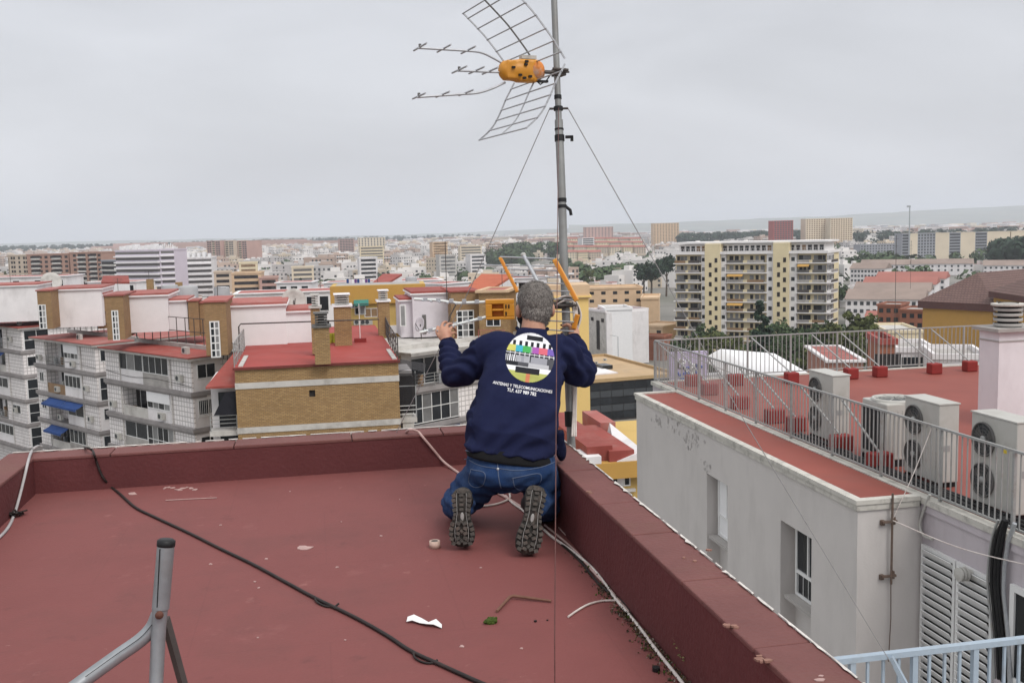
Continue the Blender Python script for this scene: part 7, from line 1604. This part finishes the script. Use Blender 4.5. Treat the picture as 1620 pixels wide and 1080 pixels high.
for (x, y, r_, h, lab) in ((1038, 1061, .014, .016, 'black bottle cap near the bottom of the red roof'), (847, 983, .006, .006, 'black crumb to the side of the moss cushion'), (866, 981, .004, .004, 'smaller black crumb next to the first crumb')):
    b = MB(); b.lathe(onz(x, y, 0), [(r_*.9, .0), (r_, h*.2), (r_, h), (0, h)], 14, 0, False); tag(b.build('bottle_cap' if r_ > .01 else 'crumb', m_black), lab, 'cap' if r_ > .01 else 'crumb')
c = onz(26, 817, 0); t = thing('wire_tangle', 'small tangle of black wire at the foot of the short parapet', 'wire', c); rng = random.Random(6)
for k in range(5): b = MB(); b.tube(bez([Vector((rng.uniform(-.05, .05), rng.uniform(-.04, .04), rng.uniform(.006, .035))) for q in range(6)], 5), .005, 6); b.build('wire', m_bcab, t, False)
m_flake = mat('pale_flaked_paint', (.42, .28, .26), .9, .15, 40)
def flake(lab, pts, r, seed):
    b = MB(); rng = random.Random(seed)
    for (x, y, s) in pts:
        c = onz(x, y, .0035); n = 9; a0 = rng.uniform(0, 6); ring = []
        for k in range(n): rr_ = r*s*rng.uniform(.5, 1.25); ring.append(c+RR*math.cos(a0+k*6.283/n)*rr_*1.8+FF*math.sin(a0+k*6.283/n)*rr_*1.6)
        ring2 = [q-UU*.0033 for q in ring]; b.add(ring+ring2, [tuple(range(n))]+[(k, n+k, n+(k+1) % n, (k+1) % n) for k in range(n)])
    o = b.build('paint_flake', m_flake); tag(o, lab, 'flake', None, 'stuff' if len(pts) > 1 else None); return o
flake('pale splash of flaked paint near the far parapet', [(260+6*k, 772-2*math.sin(k*1.3), .5+.5*abs(math.sin(k*2.1))) for k in range(9)], .012, 1)
flake('round pale flake beside the black cable', [(210, 780, 1.0)], .018, 2)
flake('scattered pale specks on the red roof', [(471+random.Random(k).uniform(-200, 380), 770+random.Random(k+50).uniform(-5, 260), random.Random(k+9).uniform(.15, .55)) for k in range(16)], .011, 3)
b = MB(); b.tube([onz(262, 791, .004), onz(300, 789, .004), onz(343, 787, .004)], .0035, 5); tag(b.build('thin_rod', m_flake), 'thin pale rod lying parallel to the far parapet', 'rod')
flake('oval pale scuff chip on the open roof before the black cable', [(482, 865, 1.3)], .016, 5)
# moss, leaves and grit along the foot of the cracked parapet
rng = np.random.default_rng(12); vs = []; fs = []; mi = []
cl_y = [(3.02, .05), (3.18, .07), (3.42, .06), (3.60, .08), (3.78, .05), (4.05, .08), (2.75, .06), (2.5, .05)]
for k in range(1500):
    cy, sg = cl_y[int(rng.integers(0, len(cl_y)))]; y = cy+rng.normal(0, sg) if k % 9 else rng.uniform(2.3, 4.6)
    x = PX1-.006-abs(rng.normal(0, .026)); s = rng.uniform(.002, .0065); z = rng.uniform(.001, .012)*max(0, 1-(PX1-x)/.1); c = Vector((x, y, z+s*.4)); n = Vector(rng.normal(size=3)).normalized(); a = n.orthogonal().normalized(); bq = n.cross(a); q = len(vs)
    vs += [c+a*s*1.6, c+bq*s, c-a*s*1.4, c-bq*s, c+n*s*.8]; fs += [(q, q+1, q+4), (q+1, q+2, q+4), (q+2, q+3, q+4), (q+3, q, q+4)]; mm = int(rng.choice([0, 0, 0, 0, 1, 2, 2, 3])); mi += [mm]*4
me = bpy.data.meshes.new('leaf_litter'); me.from_pydata([tuple(v) for v in vs], [], fs)
for mm in (mat('dark_dirt', (.075, .05, .036), .95, .3, 30), m_moss, mat('brown_leaf_bits', (.13, .08, .04), .9, .3, 30), mat('grey_grit', (.25, .2, .17), .9, .3, 30)): me.materials.append(mm)
me.polygons.foreach_set('material_index', mi); o = bpy.data.objects.new('leaf_litter', me); COL.objects.link(o); tag(o, kind='stuff')
# a weed in the corner at the bottom
t = thing('weed', 'small dry weed growing at the parapet foot', 'plant', onz(1092, 1066, 0)); rng = random.Random(4)
b = MB(); lf = MB()
for k in range(9):
    an = rng.uniform(0, 6.28); L_ = rng.uniform(.05, .13); e = Vector((math.cos(an)*L_*.5, math.sin(an)*L_*.5, L_)); b.tube([(0, 0, 0), e*.5+Vector((0, 0, .01)), e], [.0016, .0012, .0008], 5)
    for q in range(4):
        c = e*(.4+.15*q); a = Vector((rng.uniform(-1, 1), rng.uniform(-1, 1), rng.uniform(-.3, .6))).normalized(); s = a.orthogonal().normalized(); lf.add([c, c+a*.006+s*.003, c+a*.014, c+a*.006-s*.003], [(0, 1, 2, 3)])
b.build('stem', m_twig, t, False); o = lf.build('leaves', mat('dull_weed_leaf', (.16, .15, .06), .9, .2, 40), t, False); o['kind'] = 'stuff'

# chipped paint on the cracked parapet
m_chip = mat('tan_chipped_render', (.26, .14, .11), .95, .2, 30)
for k, (px, py, lab) in enumerate(((1088, 884, 'small tan chip on the parapet top above the first window'), (1158, 987, 'long tan chip on the parapet top near the second window'), (1217, 1041, 'wide tan chip near the bottom end of the parapet'), (938, 778, 'pale chip on the parapet top just beyond the man'), (1110, 868, 'faint chip beside the small tan chip'), (1300, 1066, 'round pale spot at the very end of the parapet'))):
    b = MB(); rng = random.Random(k+70)
    for q in range(5 if k in (1, 2) else 2):
        c = onz(px, py, PHR+.004)+RR*rng.uniform(-.03, .03)+FF*rng.uniform(-.03, .03); c.z = PHR+.0028+.0007*q; n = 8; s_ = rng.uniform(.004, .010); ring = [Vector((c.x+math.cos(i*6.283/n)*s_*rng.uniform(.6, 1.4)*1.5, c.y+math.sin(i*6.283/n)*s_*rng.uniform(.6, 1.4), c.z)) for i in range(n)]
        b.add(ring+[p-UU*.006 for p in ring], [tuple(range(n))]+[(i, n+i, n+(i+1) % n, (i+1) % n) for i in range(n)])
    tag(b.build('paint_chip', m_chip if k != 5 else m_flake), lab, 'chip', None, 'stuff' if k < 5 else None)
